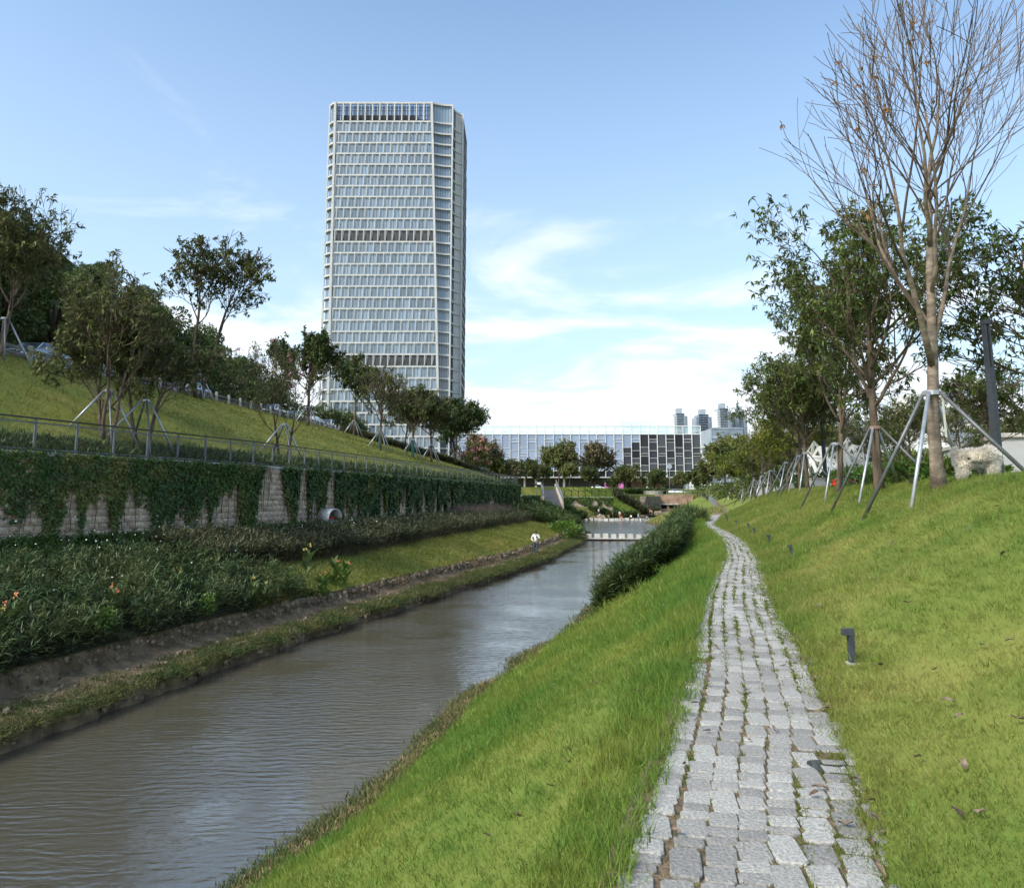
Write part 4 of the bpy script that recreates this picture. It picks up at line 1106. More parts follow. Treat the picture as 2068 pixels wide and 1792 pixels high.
# ------------------------------------------------------------------ trees
def gen_tree(seed, H, th, spread, limbs=6, kids=(4, 4, 3), angle=(38, 34, 32), ratio=(0.62, 0.6, 0.6), trop=0.10, wob=0.12, r0=0.13, lean=(0, 0), stems=1, limb_ang=(25, 60), lead=True, keep=1.0):
    """grow a tree in local space; returns branches [(pts, radii, level)] and tips [(p, d)], fitted to height H and crown radius spread"""
    r = random.Random(seed); br = []; tips = []
    def rot_dir(d, ang, az):
        ref = d.cross(Vector((0.21, 0.37, 0.9)));
        if ref.length < 1e-3: ref = Vector((1, 0, 0))
        ref.normalize(); o = d.cross(ref)
        return (d * math.cos(ang) + (ref * math.cos(az) + o * math.sin(az)) * math.sin(ang)).normalized()
    def branch(p, d, L_, rad_, lev):
        n = 6 if lev == 0 else (4 if lev == 1 else 3)
        pts = [p.copy()]; rs = [rad_]; dirs = [d.copy()]
        for i in range(n):
            d = (d + Vector((r.gauss(0, wob), r.gauss(0, wob), r.gauss(0, wob) * .6 + trop))).normalized()
            p = p + d * (L_ / n); pts.append(p.copy()); rs.append(rad_ * (1 - 0.62 * (i + 1) / n)); dirs.append(d.copy())
        br.append((pts, rs, lev))
        if lev >= len(kids):
            if r.random() < keep:
                for k in range(1, n + 1): tips.append((pts[k], dirs[k]))
            return
        nk = kids[lev]; az = r.uniform(0, 6.28)
        for k in range(nk):
            t_ = 0.3 + 0.7 * (k + r.random() * .6) / nk; t_ = min(t_, 1.0)
            i = min(int(t_ * n), n - 1); f_ = t_ * n - i
            q = pts[i].lerp(pts[i + 1], f_); dd = dirs[i]
            az += 2.4 + r.uniform(-.5, .5)
            branch(q, rot_dir(dd, math.radians(angle[lev]) * r.uniform(.6, 1.25), az), L_ * ratio[lev] * r.uniform(.75, 1.15), max(rs[i] * .62, .004), lev + 1)
        if lev > 0 or lead:
            branch(pts[-1], dirs[-1], L_ * ratio[lev] * .8, max(rs[-1] * .9, .004), lev + 1)
    for s_ in range(stems):
        sa = 2 * math.pi * s_ / max(stems, 1) + r.uniform(0, 1); so_ = 0.0 if stems == 1 else 0.16
        ht = th * r.uniform(.9, 1.1)
        p = Vector((math.cos(sa) * so_, math.sin(sa) * so_, -0.15)); d = Vector((lean[0], lean[1], 1)) + (Vector((math.cos(sa), math.sin(sa), 0)) * .22 if stems > 1 else Vector((0, 0, 0)))
        d.normalize(); top_len = H * 0.30 if lead else 0.02
        pts = [p.copy()]; rs = [r0 * 1.35]; n = 8
        for i in range(n):
            d = (d + Vector((r.gauss(0, .035), r.gauss(0, .035), .02))).normalized(); p = p + d * ((ht + top_len + .15) / n); pts.append(p.copy()); rs.append(r0 * (1.05 - .5 * (i + 1) / n if lead else 1.0 - .25 * (i + 1) / n))
        br.append((pts, rs, -1))
        az = r.uniform(0, 6.28); nl = max(2, limbs // stems)
        for k in range(nl):
            t_ = (ht + top_len * (k + r.random()) / nl) / (ht + top_len) if lead else 1.0 - 0.12 * r.random()
            t_ = min(t_, 1.0); i = min(int(t_ * n), n - 1); q = pts[i].lerp(pts[i + 1], t_ * n - i)
            az += 2.4 + r.uniform(-.35, .35); an = math.radians(r.uniform(*limb_ang))
            branch(q, rot_dir((pts[i + 1] - pts[i]).normalized(), an, az), (H - ht) * r.uniform(.42, .6), rs[i] * r.uniform(.5, .68), 0)
        branch(pts[-1], d, (H - ht) * .45, rs[-1] * .85, 0)
    allp = np.array([tuple(q) for b_ in br for q in b_[0]])
    hi = allp[:, 2].max(); up_ = allp[allp[:, 2] > th]
    rx = np.percentile(np.abs(up_[:, 0] - up_[:, 0].mean()), 97); ry = np.percentile(np.abs(up_[:, 1] - up_[:, 1].mean()), 97)
    kx, ky = spread / rx, spread / ry
    def fit(p):
        z = p.z
        if z > th: z = th + (z - th) * (H - th) / (hi - th)
        f_ = min(1.0, max(0.0, (p.z - th * .8) / (th * .5 + .4)))
        return Vector((p.x * (1 + (kx - 1) * f_), p.y * (1 + (ky - 1) * f_), z))
    br = [([fit(q) for q in pts], rs, l_) for pts, rs, l_ in br]
    tips = [(fit(q), d_) for q, d_ in tips]
    return br, tips
def tree_parts(br, tips, T, leafm, barkm, per=5, leaf=0.16, wr=0.3, clus=1, droop=0.5, scat=0.08, twigm=None, seed=0, minr=0.0, flower=None):
    mbw = MB(); mbt = MB()
    for pts, rs, l_ in br:
        n = 8 if l_ < 0 else (6 if l_ == 0 else (4 if l_ == 1 else 3))
        (mbw if l_ <= 0 else mbt).tube(pts, [max(q, minr) for q in rs], n, l_ <= 0)
    mbw.build('trunk', barkm, T, smooth=True, local=True)
    if mbt.v: tag(mbt.build('branches', twigm or barkm, T, local=True), kind='stuff')
    if leafm and per:
        g = np.random.default_rng(seed + 100)
        P = np.repeat(np.array([tuple(p) for p, d in tips]), clus, 0); Dd = np.repeat(np.array([tuple(d) for p, d in tips]), clus, 0)
        P = P + g.normal(size=P.shape) * scat
        out = Dd * .7 + g.normal(size=P.shape) * .8; out[:, 2] -= droop * .3
        Pi = np.repeat(P, per, 0); k = len(Pi)
        D = np.repeat(out, per, 0) * .4 + g.normal(size=(k, 3)) * .8; D[:, 2] -= droop
        ln = leaf * g.uniform(.6, 1.25, k)
        v, q = leaves_geo(Pi, D, np.tile([0, 0, 1.0], (k, 1)) + g.normal(size=(k, 3)) * .4, ln, ln * wr, .18)
        link('crown', fast_mesh('crown', v, q), leafm, T)
        if flower:
            ks = g.choice(len(P), max(10, len(P) // 9)); Pf = np.repeat(P[ks], 4, 0) + g.normal(size=(len(ks) * 4, 3)) * .12
            v, q = leaves_geo(Pf, rdirs(len(Pf), .3, g), rdirs(len(Pf)), leaf * .9, leaf * .6, .15)
            tag(link('blossom', fast_mesh('blossom', v, q), flower, T), kind='stuff')
    return T
def support(loc, label, h=2.05, reach=1.45, rot=0.6, r_=0.035, group='steel tree supports', n=4, mat_='galvanised', down=0.0, clampm='galvanised', tr=0.12):
    T = thing('tree_support', loc, label, 'tree support', group)
    top = Vector(loc) + Vector((0, 0, h))
    for k in range(n):
        a = rot + 2 * math.pi * k / n; d = Vector((math.cos(a), math.sin(a), 0))
        f_ = Vector(loc) + d * reach
        f_.z = gz(f_.x, f_.y) - 0.05
        t0 = top + d * (tr + 0.04)
        m_ = MB(); m_.tube([f_, t0], r_, 7); m_.build('pole', 'galvanised' if (k % 2 == 0 or mat_ == 'galvanised') else 'pole_dark', T, smooth=True)
    m_ = MB(); m_.lathe([(tr, -0.05), (tr + 0.05, -0.05), (tr + 0.05, 0.05), (tr, 0.05)], tuple(top), 10)
    m_.build('clamp', clampm, T)
    return T
def place(px, Y, x=None):
    x = W(px, 1000, Y).x if x is None else x
    return (x, Y, gz(x, Y))

# -- right: the leafless tree
loc = place(1898, 17.2)
T = thing('bare_tree', loc, 'tall almost leafless tree with pale trunk beside the white dog', 'tree')
br, tips = gen_tree(4, 12.6, 2.9, 3.05, limbs=6, kids=(4, 4, 3), angle=(34, 30, 28), ratio=(0.74, 0.66, 0.6), trop=0.10, wob=0.13, r0=0.14, limb_ang=(22, 46), lead=True)
tree_parts(br, tips, T, None, 'bark_pale', 0, twigm='twig', minr=0.0075)
sel = random.Random(3).sample(tips, 26)
g_ = np.random.default_rng(2); P = np.repeat(np.array([tuple(p) for p, d in sel]), 4, 0); D = g_.normal(size=P.shape); D[:, 2] -= .8
v, q = leaves_geo(P, D, rdirs(len(P), .8, g_), .16, .06)
tag(link('last_leaves', fast_mesh('last_leaves', v, q), 'leaf_autumn', T), kind='stuff')
S_ = support(loc, 'tall steel tree support around the leafless tree beside the dog', 2.15, 1.75, 0.75, 0.042, mat_='mixed', tr=.14)
m_ = MB(); px_, py_, pz_ = loc; m_.bar((px_ + .17, py_ - .12, pz_ + 2.1), (px_ + .18, py_ - .12, pz_ + 1.15), .05, .006, (0, 1, 0)); m_.build('strap', 'webbing', S_)

# -- right: leafy trees in the row, each with its steel support
ROW = [
 # px, Y, H, th, spread, leaf mat, label of the tree, label of its support, seed, kw
 (1777, 23.4, 9.4, 2.4, 2.8, 'leaf_kapok', 'large leafy tree with cracked dark trunk behind the leafless tree', 'steel support with copper coloured clamp on the cracked trunk', 21, dict(limbs=9, kids=(5, 4, 3), per=6, leaf=.21, clus=1, limb_ang=(30, 66), keep=.72)),
 (1693, 31.0, 10.2, 2.4, 2.3, 'leaf_kapok', 'tall slim sparse tree left of the cracked trunk', 'steel support under the tall slim sparse tree', 22, dict(limbs=8, kids=(4, 4, 3), per=6, leaf=.22, clus=1, limb_ang=(24, 58), keep=.72)),
 (1631, 42.0, 7.9, 2.0, 2.75, 'leaf_kapok', 'dense round dark green tree in the row above the path', 'steel support under the dense round dark green tree', 23, dict(limbs=10, kids=(5, 4, 3), per=5, leaf=.25, clus=1, limb_ang=(25, 55), keep=.8)),
 (1617, 45.5, 6.6, 2.4, 2.2, 'leaf_kapok', 'small sparse tree with reddish trunk beside the dense round tree', 'steel support under the small reddish-trunked tree', 24, dict(limbs=6, kids=(4, 3, 3), per=4, leaf=.24, limb_ang=(25, 60), keep=.5)),
 (1591, 53.0, 6.6, 2.2, 2.3, 'leaf_yellow', 'yellow-green young tree with bent trunk, first left of the dense tree', 'steel support under the bent yellow-green tree', 25, dict(limbs=6, kids=(4, 4, 3), per=5, leaf=.25, limb_ang=(25, 60), keep=.5)),
 (1558, 66.0, 6.8, 2.0, 2.8, 'leaf_yellow', 'broad yellow-green tree in the middle of the row', 'steel support under the broad yellow-green tree', 26, dict(limbs=7, kids=(4, 4, 3), per=5, leaf=.27, limb_ang=(25, 60), keep=.5)),
 (1541, 78.0, 6.6, 2.0, 2.8, 'leaf_yellow', 'second broad yellow-green tree, nearer the bridge than the first', 'steel support under the second broad yellow-green tree', 27, dict(limbs=7, kids=(4, 4, 3), per=5, leaf=.3, limb_ang=(25, 60), keep=.5)),
 (1524, 92.0, 6.8, 2.0, 3.0, 'leaf_kapok', 'mid green tree toward the far end of the right row', 'steel support under the mid green far-row tree', 28, dict(limbs=7, kids=(4, 4, 3), per=5, leaf=.34, limb_ang=(25, 60), keep=.5)),
 (1503, 108.0, 7.0, 2.0, 3.2, 'leaf_yellow', 'yellowish tree near the far end of the right row', 'steel support under the yellowish tree near the row end', 29, dict(limbs=7, kids=(4, 3, 3), per=5, leaf=.38, limb_ang=(25, 60), keep=.5)),
 (1478, 128.0, 7.0, 2.0, 3.2, 'leaf_kapok', 'last tree of the right row, by the railed path bend', 'steel support under the last tree of the right row', 30, dict(limbs=7, kids=(4, 3, 3), per=5, leaf=.42, limb_ang=(25, 60), keep=.5)),
]
LS = {}
for (px, Y, H, th, sp, lm, lab, slab, sd_, kw) in ROW:
    loc = place(px, Y)
    T = thing('park_tree', loc, lab, 'tree', 'supported trees in the right row')
    kw = dict(kw); per = kw.pop('per'); lf = kw.pop('leaf'); cl = kw.pop('clus', 1)
    r0 = .14 if Y < 30 else (.11 if Y < 50 else .10)
    br, tips = gen_tree(sd_, H, th, sp, r0=r0, **kw)
    tree_parts(br, tips, T, lm, 'bark', per, lf, .30, cl, .55, .10, seed=sd_, minr=.006 if Y < 40 else .012)
    support(loc, slab, 2.0, 1.6, 0.75 + .1 * (sd_ % 3), .038 if Y < 60 else .05, mat_='mixed', clampm='red_stone' if sd_ == 21 else 'galvanised')

# -- further trees on the plateau, copies of two grown kinds
def kind_tree(name, seed, H, th, sp, lm, bm, kw, per, leaf, clus=1, wr=.32, scat=.12, droop=.4, minr=.015, flower=None):
    br, tips = gen_tree(seed, H, th, sp, **kw)
    T = bpy.data.objects.new(name, None); COL.objects.link(T)
    tree_parts(br, tips, T, lm, bm, per, leaf, wr, clus, droop, scat, seed=seed, minr=minr, flower=flower)
    return [T, False, H]
def put(kind, loc, s, rz, label, group, cat='tree', sz=None):
    T = kind[0] if not kind[1] else copy_tree(kind[0])
    kind[1] = True
    T.location = loc; T.rotation_euler = (0, 0, rz); T.scale = (s, s, sz if sz else s)
    return tag(T, label, cat, group)
K_OPEN = kind_tree('park_tree', 41, 7.5, 2.4, 3.0, 'leaf_kapok', 'bark', dict(limbs=8, kids=(4, 4, 3), limb_ang=(28, 62), r0=.09, keep=.35), 5, .24, 1)
K_OPEN2 = kind_tree('park_tree', 42, 7.0, 2.2, 2.9, 'leaf_kapok', 'bark', dict(limbs=8, kids=(4, 4, 3), limb_ang=(28, 62), r0=.085, keep=.35), 6, .26, 1)
PL = [(2185, 22.5, 1.05, K_OPEN, 'tree leaning in from the right edge with hanging leaf sprays'), (2010, 32, .72, K_OPEN2, 'leafy tree right behind the dark lamp post'),
      (1945, 44, .68, K_OPEN, 'leafy tree behind the grey building and the dog'), (1846, 40, .70, K_OPEN2, 'leafy tree between the cracked trunk and the leafless tree'),
      (1760, 52, .75, K_OPEN, 'leafy tree in front of the white lattice screen'), (1690, 62, .8, K_OPEN2, 'leafy tree left of the white lattice screen'),
      (1650, 78, .85, K_OPEN, 'leafy tree far behind the dense round tree'), (1600, 92, .9, K_OPEN2, 'leafy tree far behind the yellow-green trees'),
      (2060, 52, .8, K_OPEN2, 'leafy tree over the roof of the grey building'), (1570, 112, .9, K_OPEN, 'leafy tree before the far white flats'), (1810, 60, .75, K_OPEN, 'leafy tree right of the white lattice screen')]
for i, (px, Y, s, k, lab) in enumerate(PL):
    put(k, place(px, Y), s, i * 1.3, lab, 'trees on the right plateau')

# -- left hillside trees
def single(px, Y, H, th, sp, lm, bm, lab, seed, kw, per, leaf, clus=1, wr=.32, scat=.1, droop=.5, minr=.01, flower=None, name='hillside_tree', sup=None, wrap=None, twigm=None):
    loc = place(px, Y); T = thing(name, loc, lab, 'tree', 'trees on the left hillside')
    br, tips = gen_tree(seed, H, th, sp, **kw); tree_parts(br, tips, T, lm, bm, per, leaf, wr, clus, droop, scat, seed=seed, minr=minr, flower=flower, twigm=twigm)
    if wrap:
        m_ = MB(); m_.lathe([(.17, .0), (.18, .05), (.165, wrap), (.15, wrap)], (0, 0, 0), 10); m_.build('trunk_wrap', 'teal_wrap', T, local=True)
    if sup: support(loc, sup, 1.9, 1.35, .7, .035 + .0003 * Y, mat_='mixed')
    return T
single(203, 30.5, 7.0, 1.0, 2.3, 'leaf_slope', 'bark', 'bushy many-stemmed tree on the near hillside, left of its twin', 61, dict(limbs=9, kids=(4, 4, 3), stems=3, limb_ang=(18, 55), r0=.08, keep=0.36), 6, .24, 1, sup='steel support around the left of the two bushy hillside trees')
single(281, 32.0, 5.9, 1.4, 2.4, 'leaf_slope', 'bark', 'bushy tree right beside the many-stemmed hillside tree', 62, dict(limbs=8, kids=(4, 4, 3), stems=2, limb_ang=(20, 58), r0=.08, keep=0.34), 6, .24, 1, sup='steel support around the right of the two bushy hillside trees')
single(-25, 36, 8.6, 2.2, 2.3, 'leaf_slope', 'bark', 'tall leafy tree cut off by the left edge', 63, dict(limbs=9, kids=(5, 4, 3), limb_ang=(20, 58), r0=.11, keep=0.36), 6, .26, 1, sup='steel support with one leg at the left edge below the road')
single(388, 58.0, 13.5, 5.0, 3.4, 'leaf_slope', 'bark_dark', 'tall airy tree with two bare trunks standing against the sky', 64, dict(limbs=9, kids=(4, 4, 3), stems=2, limb_ang=(18, 50), r0=.13, keep=0.38), 5, .30, 1, minr=.02, wr=.5, sup='thin steel support below the tall airy tree')
single(568, 42.5, 6.6, .9, 2.6, 'leaf_slope', 'bark_dark', 'thin leaning tree with scattered pink flowers above the fence', 65, dict(limbs=6, kids=(3, 3, 3), stems=2, limb_ang=(22, 60), r0=.07, keep=0.4), 2, .20, 1, flower=None, sup='steel support around the thin leaning pink-flowered tree')
single(616, 75.0, 10.2, 3.2, 2.9, 'leaf_dark', 'bark', 'dark broad-leaved tree with layered crown in front of the tower', 66, dict(limbs=9, kids=(4, 4, 3), limb_ang=(25, 60), r0=.16, keep=0.5), 7, .34, 1, wr=.5, minr=.02, sup='steel support under the dark layered-crown tree')
single(711, 92.0, 10.4, 3.4, 2.4, 'leaf_dark', 'bark', 'dark slim tree before the tower, right of the layered one', 67, dict(limbs=8, kids=(4, 4, 3), limb_ang=(22, 55), r0=.17, keep=0.42), 6, .36, 1, wr=.5, minr=.025, sup='steel support under the dark slim tree before the tower')
single(765, 75.0, 8.4, 2.2, 2.4, 'leaf_street', 'bark', 'tree with teal wrapped trunk and half bare crown, nearer one', 68, dict(limbs=8, kids=(4, 4, 3), limb_ang=(22, 55), r0=.14, keep=0.3), 4, .32, 1, minr=.02, wrap=1.7, sup='steel support around the nearer teal wrapped trunk')
single(832, 85.0, 8.2, 2.6, 2.1, 'leaf_street', 'bark', 'tree with teal wrapped trunk, farther one', 69, dict(limbs=8, kids=(4, 4, 3), limb_ang=(22, 50), r0=.14, keep=0.36), 5, .34, 1, minr=.022, wrap=1.7, sup='steel support around the farther teal wrapped trunk')
single(870, 87.0, 8.8, 2.6, 2.9, 'leaf_dark', 'bark', 'full dark tree covering the foot of the tower', 70, dict(limbs=9, kids=(4, 4, 3), limb_ang=(22, 55), r0=.15, keep=0.42), 7, .36, 1, minr=.022, sup='steel support under the full dark tree at the tower foot')
single(812, 112.0, 10.0, 2.6, 3.0, 'leaf_dark', 'bark', 'dark tree behind the hillside crest, between the teal wrapped ones', 71, dict(limbs=8, kids=(4, 4, 3), limb_ang=(22, 55), r0=.16, keep=0.45), 6, .42, 1, minr=.03)
single(918, 104.0, 9.4, 1.6, 3.4, 'leaf_dark', 'bark_dark', 'bushy dark tree right of the tower foot', 72, dict(limbs=10, kids=(4, 4, 3), limb_ang=(25, 62), r0=.15, keep=0.7), 8, .42, 1, minr=.03, sup='steel support under the bushy dark tree right of the tower')
single(972, 118.0, 7.6, 1.6, 2.9, 'leaf_far', 'bark_dark', 'silk floss tree in pink bloom left of the glass block', 73, dict(limbs=8, kids=(4, 4, 3), limb_ang=(25, 60), r0=.13, keep=0.6), 4, .40, 1, minr=.03, flower='blossom_pink', sup='steel support under the pink blossoming tree')
# pink flowers on the leaning tree
for o_ in list(bpy.data.objects):
    if o_.get('label', '').startswith('thin leaning tree'):
        g_ = np.random.default_rng(9); cr = [c_ for c_ in o_.children if c_.name.startswith('crown')][0]
        vs = np.array([v_.co[:] for v_ in cr.data.vertices]); vs = vs[vs[:, 2] > 3.2]; ks = g_.choice(len(vs), 9)
        for k in ks:
            P = np.repeat(vs[k:k + 1], 6, 0) + g_.normal(size=(6, 3)) * .03
            v, q = leaves_geo(P, rdirs(6, .2, g_), rdirs(6), .13, .09); link('blossom', fast_mesh('blossom', v, q), 'blossom_pink', o_)

# -- dense evergreen trees on the hill beyond the road
def clump_tree(seed, H, rx, th, n, leaf, lm):
    g = np.random.default_rng(seed); T = bpy.data.objects.new('evergreen_tree', None); COL.objects.link(T)
    nc = 26
    C = rdirs(nc, .25, g) * (g.uniform(.35, .9, nc) ** .6)[:, None] * np.array([rx, rx, (H - th) * .5]); C[:, 2] += th + (H - th) * .5
    rc = g.uniform(.26, .46, nc) * rx
    ci = g.integers(0, nc, n); d = rdirs(n, .25, g); P = C[ci] + d * (rc[ci] * g.uniform(.75, 1.05, n))[:, None] * np.array([1, 1, .8])
    D = d + g.normal(size=(n, 3)) * .7; D[:, 2] -= .15
    v, q = leaves_geo(P, D, d + g.normal(size=(n, 3)) * .4, leaf * g.uniform(.6, 1.3, n), leaf * .5, .12)
    m_ = MB(); m_.tube([(0, 0, -.4), (.05, 0, th), (0, .1, H * .6)], [.22, .17, .08], 7)
    for k in range(0, nc, 3): m_.tube([(0.03, .02, th * .9), tuple(C[k] * np.array([.5, .5, .8])), tuple(C[k])], [.12, .07, .03], 5)
    m_.build('trunk', 'bark_dark', T, smooth=True, local=True)
    link('crown', fast_mesh('crown', v, q), lm, T)
    return [T, False, H]
EV = [clump_tree(81, 9, 3.9, 1.4, 7500, .34, 'leaf_dark'), clump_tree(82, 8, 3.7, 1.0, 7500, .34, 'leaf_dark'), clump_tree(83, 7.5, 3.6, 1.2, 7000, .34, 'leaf_dark')]
HT = []
for k in range(16):
    y = 26 + k * 6.6; HT.append((float(GX(y)) - 9.5 - rr.uniform(0, 2.0), y + rr.uniform(-1, 1), rr.uniform(.75, 1.0)))
for k in range(14):
    y = 30 + k * 7.5; HT.append((float(GX(y)) - 15.5 - rr.uniform(0, 3), y + rr.uniform(-2, 2), rr.uniform(.9, 1.2)))
for k in range(9):
    y = 34 + k * 10; HT.append((float(GX(y)) - 25 - rr.uniform(0, 5), y + rr.uniform(-2, 2), rr.uniform(1.0, 1.3)))
for i, (x, y, s) in enumerate(HT):
    zt = float(np.interp(y, [40, 60, 80, 100, 130], [21.5, 20.5, 19.5, 18.0, 17.0])) + rr.uniform(-1.4, 0.8) + (1.0 if i >= 16 else 0)
    zg = gz(x, y) - .2; s = min(1.9, max(.55, (zt - zg) / EV[i % 3][2]))
    put(EV[i % 3], (x, y, zg), s, i * 1.7, 'dense dark evergreen tree on the hill beyond the road', 'evergreens on the hill')
K_BUSH = clump_tree(84, 4.2, 3.2, .3, 5200, .34, 'leaf_street')
for i, (px, Y, s, lab) in enumerate([(690, 112, 1.0, 'round green bush tree behind the parked cars, right one'), (630, 108, .95, 'round green bush tree behind the parked cars, left one'), (760, 120, .9, 'round green bush behind the hillside crest left of the teal trunks'), (470, 78, .9, 'dark bush beyond the guardrail, left of the white cars'), (880, 128, 1.0, 'round bush behind the crest at the tower foot')]):
    loc = place(px, Y); put(K_BUSH, (loc[0], loc[1], max(loc[2], 3.0)), s, i * 1.1, lab, 'bushes behind the road')
# hedge along the crest of the hillside
P = []
for k in np.linspace(0, 1, 2600):
    y = 96 + 10 * k + R.normal() * .4; x = -21 + (21.5 * k) * .9 + R.normal() * .35
    P.append((x, y, gz(x, round(y * 2) / 2)))
P = np.array(P)
v, q = stems_leaves(P, R.uniform(.5, 1.0, len(P)), 10, .32, .09, R)
tag(link('crest_hedge', fast_mesh('crest_hedge', v, q), 'ruellia_bronze'), 'low dark hedge along the crest of the left hillside', 'hedge', kind='stuff')

# -- far trees round the end of the valley
K_FAR = [kind_tree('far_tree', 91, 10, 2.6, 3.3, 'leaf_far', 'bark_dark', dict(limbs=9, kids=(4, 4, 3), limb_ang=(25, 65), r0=.2, keep=0.5), 7, .55, 1, .5, .25, minr=.04),
         kind_tree('far_tree', 92, 9, 2.0, 2.9, 'leaf_olive', 'bark_dark', dict(limbs=9, kids=(4, 4, 3), limb_ang=(25, 60), r0=.18, keep=0.35), 5, .5, 1, .5, .25, minr=.045),
         kind_tree('far_tree', 93, 8, 2.0, 3.0, 'leaf_street', 'bark_dark', dict(limbs=9, kids=(4, 4, 3), limb_ang=(25, 65), r0=.18, keep=0.55), 7, .5, 1, .5, .25, minr=.04)]
FT = [(1128, 190, 980, 890, 0, 'round-headed tree standing before the middle of the glass block'), (1200, 193, 984, 892, 1, 'half bare grey-green tree before the glass block'), (1150, 172, 985, 932, 0, 'low round tree between ramp and glass block'),
      (1062, 165, 985, 925, 2, 'dark tree left of the far ramp'), (1032, 138, 990, 925, 1, 'grey-green tree behind the end of the wall fence'), (1003, 128, 985, 915, 2, 'mid green tree right of the pink blossoming tree'),
      (1085, 178, 984, 938, 1, 'thin olive tree at the head of the ramp'), (1192, 182, 988, 940, 2, 'young tree above the far creeper wall'), (1262, 215, 985, 935, 0, 'slim tree before the dark right part of the glass block'),
      (1322, 222, 988, 945, 2, 'dark green tree beside the round street sign'), (1380, 205, 988, 950, 0, 'green tree over the culvert, left one'), (1408, 195, 988, 945, 2, 'green tree over the culvert, right one'), (1440, 185, 990, 925, 0, 'green tree behind the railed path bend'),
      (1465, 165, 992, 880, 0, 'tall green tree behind the far end of the right row'), (1098, 215, 978, 935, 2, 'dark tree against the glass block, left of the round-headed one'), (1240, 230, 984, 960, 2, 'small tree beside the white house'),
      (960, 135, 975, 900, 2, 'tree behind the pink blossoming tree'), (1346, 228, 986, 962, 1, 'small olive tree before the brown wall'), (1490, 150, 995, 890, 2, 'green tree behind the supports at the row end'), (1530, 140, 995, 880, 0, 'green tree behind the yellowish row trees')]
for i, (px, Y, yb, yt, k, lab) in enumerate(FT):
    b0 = W(px, yb, Y); H = W(px, yt, Y).z - b0.z
    zg = gz(b0.x, Y) if Y < 199 else 2.3
    b0.z = zg if abs(zg - b0.z) < 2.5 else b0.z - .2
    H = W(px, yt, Y).z - b0.z
    s = H / K_FAR[k][2]; put(K_FAR[k], tuple(b0), s, i * .9, lab, 'trees at the end of the valley')

# ------------------------------------------------------------------ the office tower
ZT = 153.6
zb = [145.5 - 4.36 * i for i in range(11)] + [97.1]
zb += [97.1 - 4.32 * i for i in range(1, 11)] + [49.3]
zb += [49.3 - 4.3 * i for i in range(1, 12)]
DARK = {10, 21}
def outline(z, ins=0.0):
    f = (ZT - z) / 151.0
    bx, cx = -68.7 + 1.5 * f, -31.2 + 5.2 * f
    A, B, C, Dp, E = (-71.3, 282.4), (bx, 280.0), (cx, 280.0), (-23.2, 281.9), (-19.6, 289.4)
    pts = [A]
    for k in range(1, 5):
        t_ = k / 5; pts.append((A[0] + (B[0] - A[0]) * t_, A[1] + (B[1] - A[1]) * math.sin(t_ * math.pi / 2)))
    pts += [B, C]
    for k in range(1, 7):
        t_ = k / 7; pts.append((C[0] + (Dp[0] - C[0]) * t_, C[1] + (Dp[1] - C[1]) * (math.sin(t_ * math.pi / 2) * 1.25 - .25 * t_)))
    pts.append(Dp)
    for k in range(1, 6):
        a = k / 6 * math.pi / 2; pts.append((E[0] - (E[0] - Dp[0]) * math.cos(a), Dp[1] + (E[1] - Dp[1]) * math.sin(a)))
    pts += [E, (-19.5, 315.0), (-71.0, 315.0)]
    if ins:
        cx0, cy0 = -45.0, 298.0
        pts = [(x + (cx0 - x) * ins / 26.0, y + (cy0 - y) * ins / 18.0) for x, y in pts]
    return pts, B, C, Dp, E, A
TW = thing('office_tower', (-45, 298, 2.0), 'tall white office tower with staggered window grid and scooped corners', 'tower')
m_ = MB()
lev = [145.0] + zb[1:]
for a, b_ in zip(lev[:-1], lev[1:]):
    m_.prism(outline((a + b_) / 2, 0.75)[0], b_, a - 0.001)
m_.build('glass_wall', 'tower_glass', TW)
def ring(z0, z1, zref, name='floor_band', w_=1.0, m='tower_white', out=0.0):
    o_ = outline(zref)[0]; i_ = outline(zref, w_)[0]; n = len(o_); mb_ = MB()
    vs = [(x, y, z0) for x, y in o_] + [(x, y, z1) for x, y in o_] + [(x, y, z0) for x, y in i_] + [(x, y, z1) for x, y in i_]
    fs = []
    for k in range(n):
        j = (k + 1) % n
        fs += [(k, j, n + j, n + k), (2 * n + j, 2 * n + k, 3 * n + k, 3 * n + j), (k, 2 * n + k, 2 * n + j, j), (n + k, n + j, 3 * n + j, 3 * n + k)]
    mb_.add(vs, fs); mb_.build(name, m, TW)
for z in zb: ring(z - 0.32, z + 0.32, z)
ring(ZT - 0.75, ZT, ZT, 'roof_rim')
# windows, fins and louvres of the front
PIT = 2.72
def unit_pane():
    me = bpy.data.meshes.new('window'); me.from_pydata([(0, 0, 0), (1, 0, 0), (1, 0, 1), (0, 0, 1), (0, .06, 0), (1, .06, 0), (1, .06, 1), (0, .06, 1)], [], [(0, 1, 2, 3), (0, 4, 5, 1), (3, 2, 6, 7), (0, 3, 7, 4), (1, 5, 6, 2)]); me.update(); return me
PANE = unit_pane(); PANE.materials.append(MATS['tower_glass'])
LOUV = unit_pane(); LOUV.materials.append(MATS['tower_dark'])
me = bpy.data.meshes.new('fin')
me.from_pydata([(0, -.1, 0), (.24, -.1, 0), (.24, -.1, 1), (0, -.1, 1), (0, .62, 0), (.40, .62, 0), (.98, .62, 1), (0, .62, 1)], [], [(0, 1, 2, 3), (1, 5, 6, 2), (3, 2, 6, 7), (0, 3, 7, 4), (0, 4, 5, 1)]); me.update()
me.materials.append(MATS['tower_white']); FIN = me
wc = fc = 0; restw = MB(); restf = MB(); mull = MB(); restl = MB()
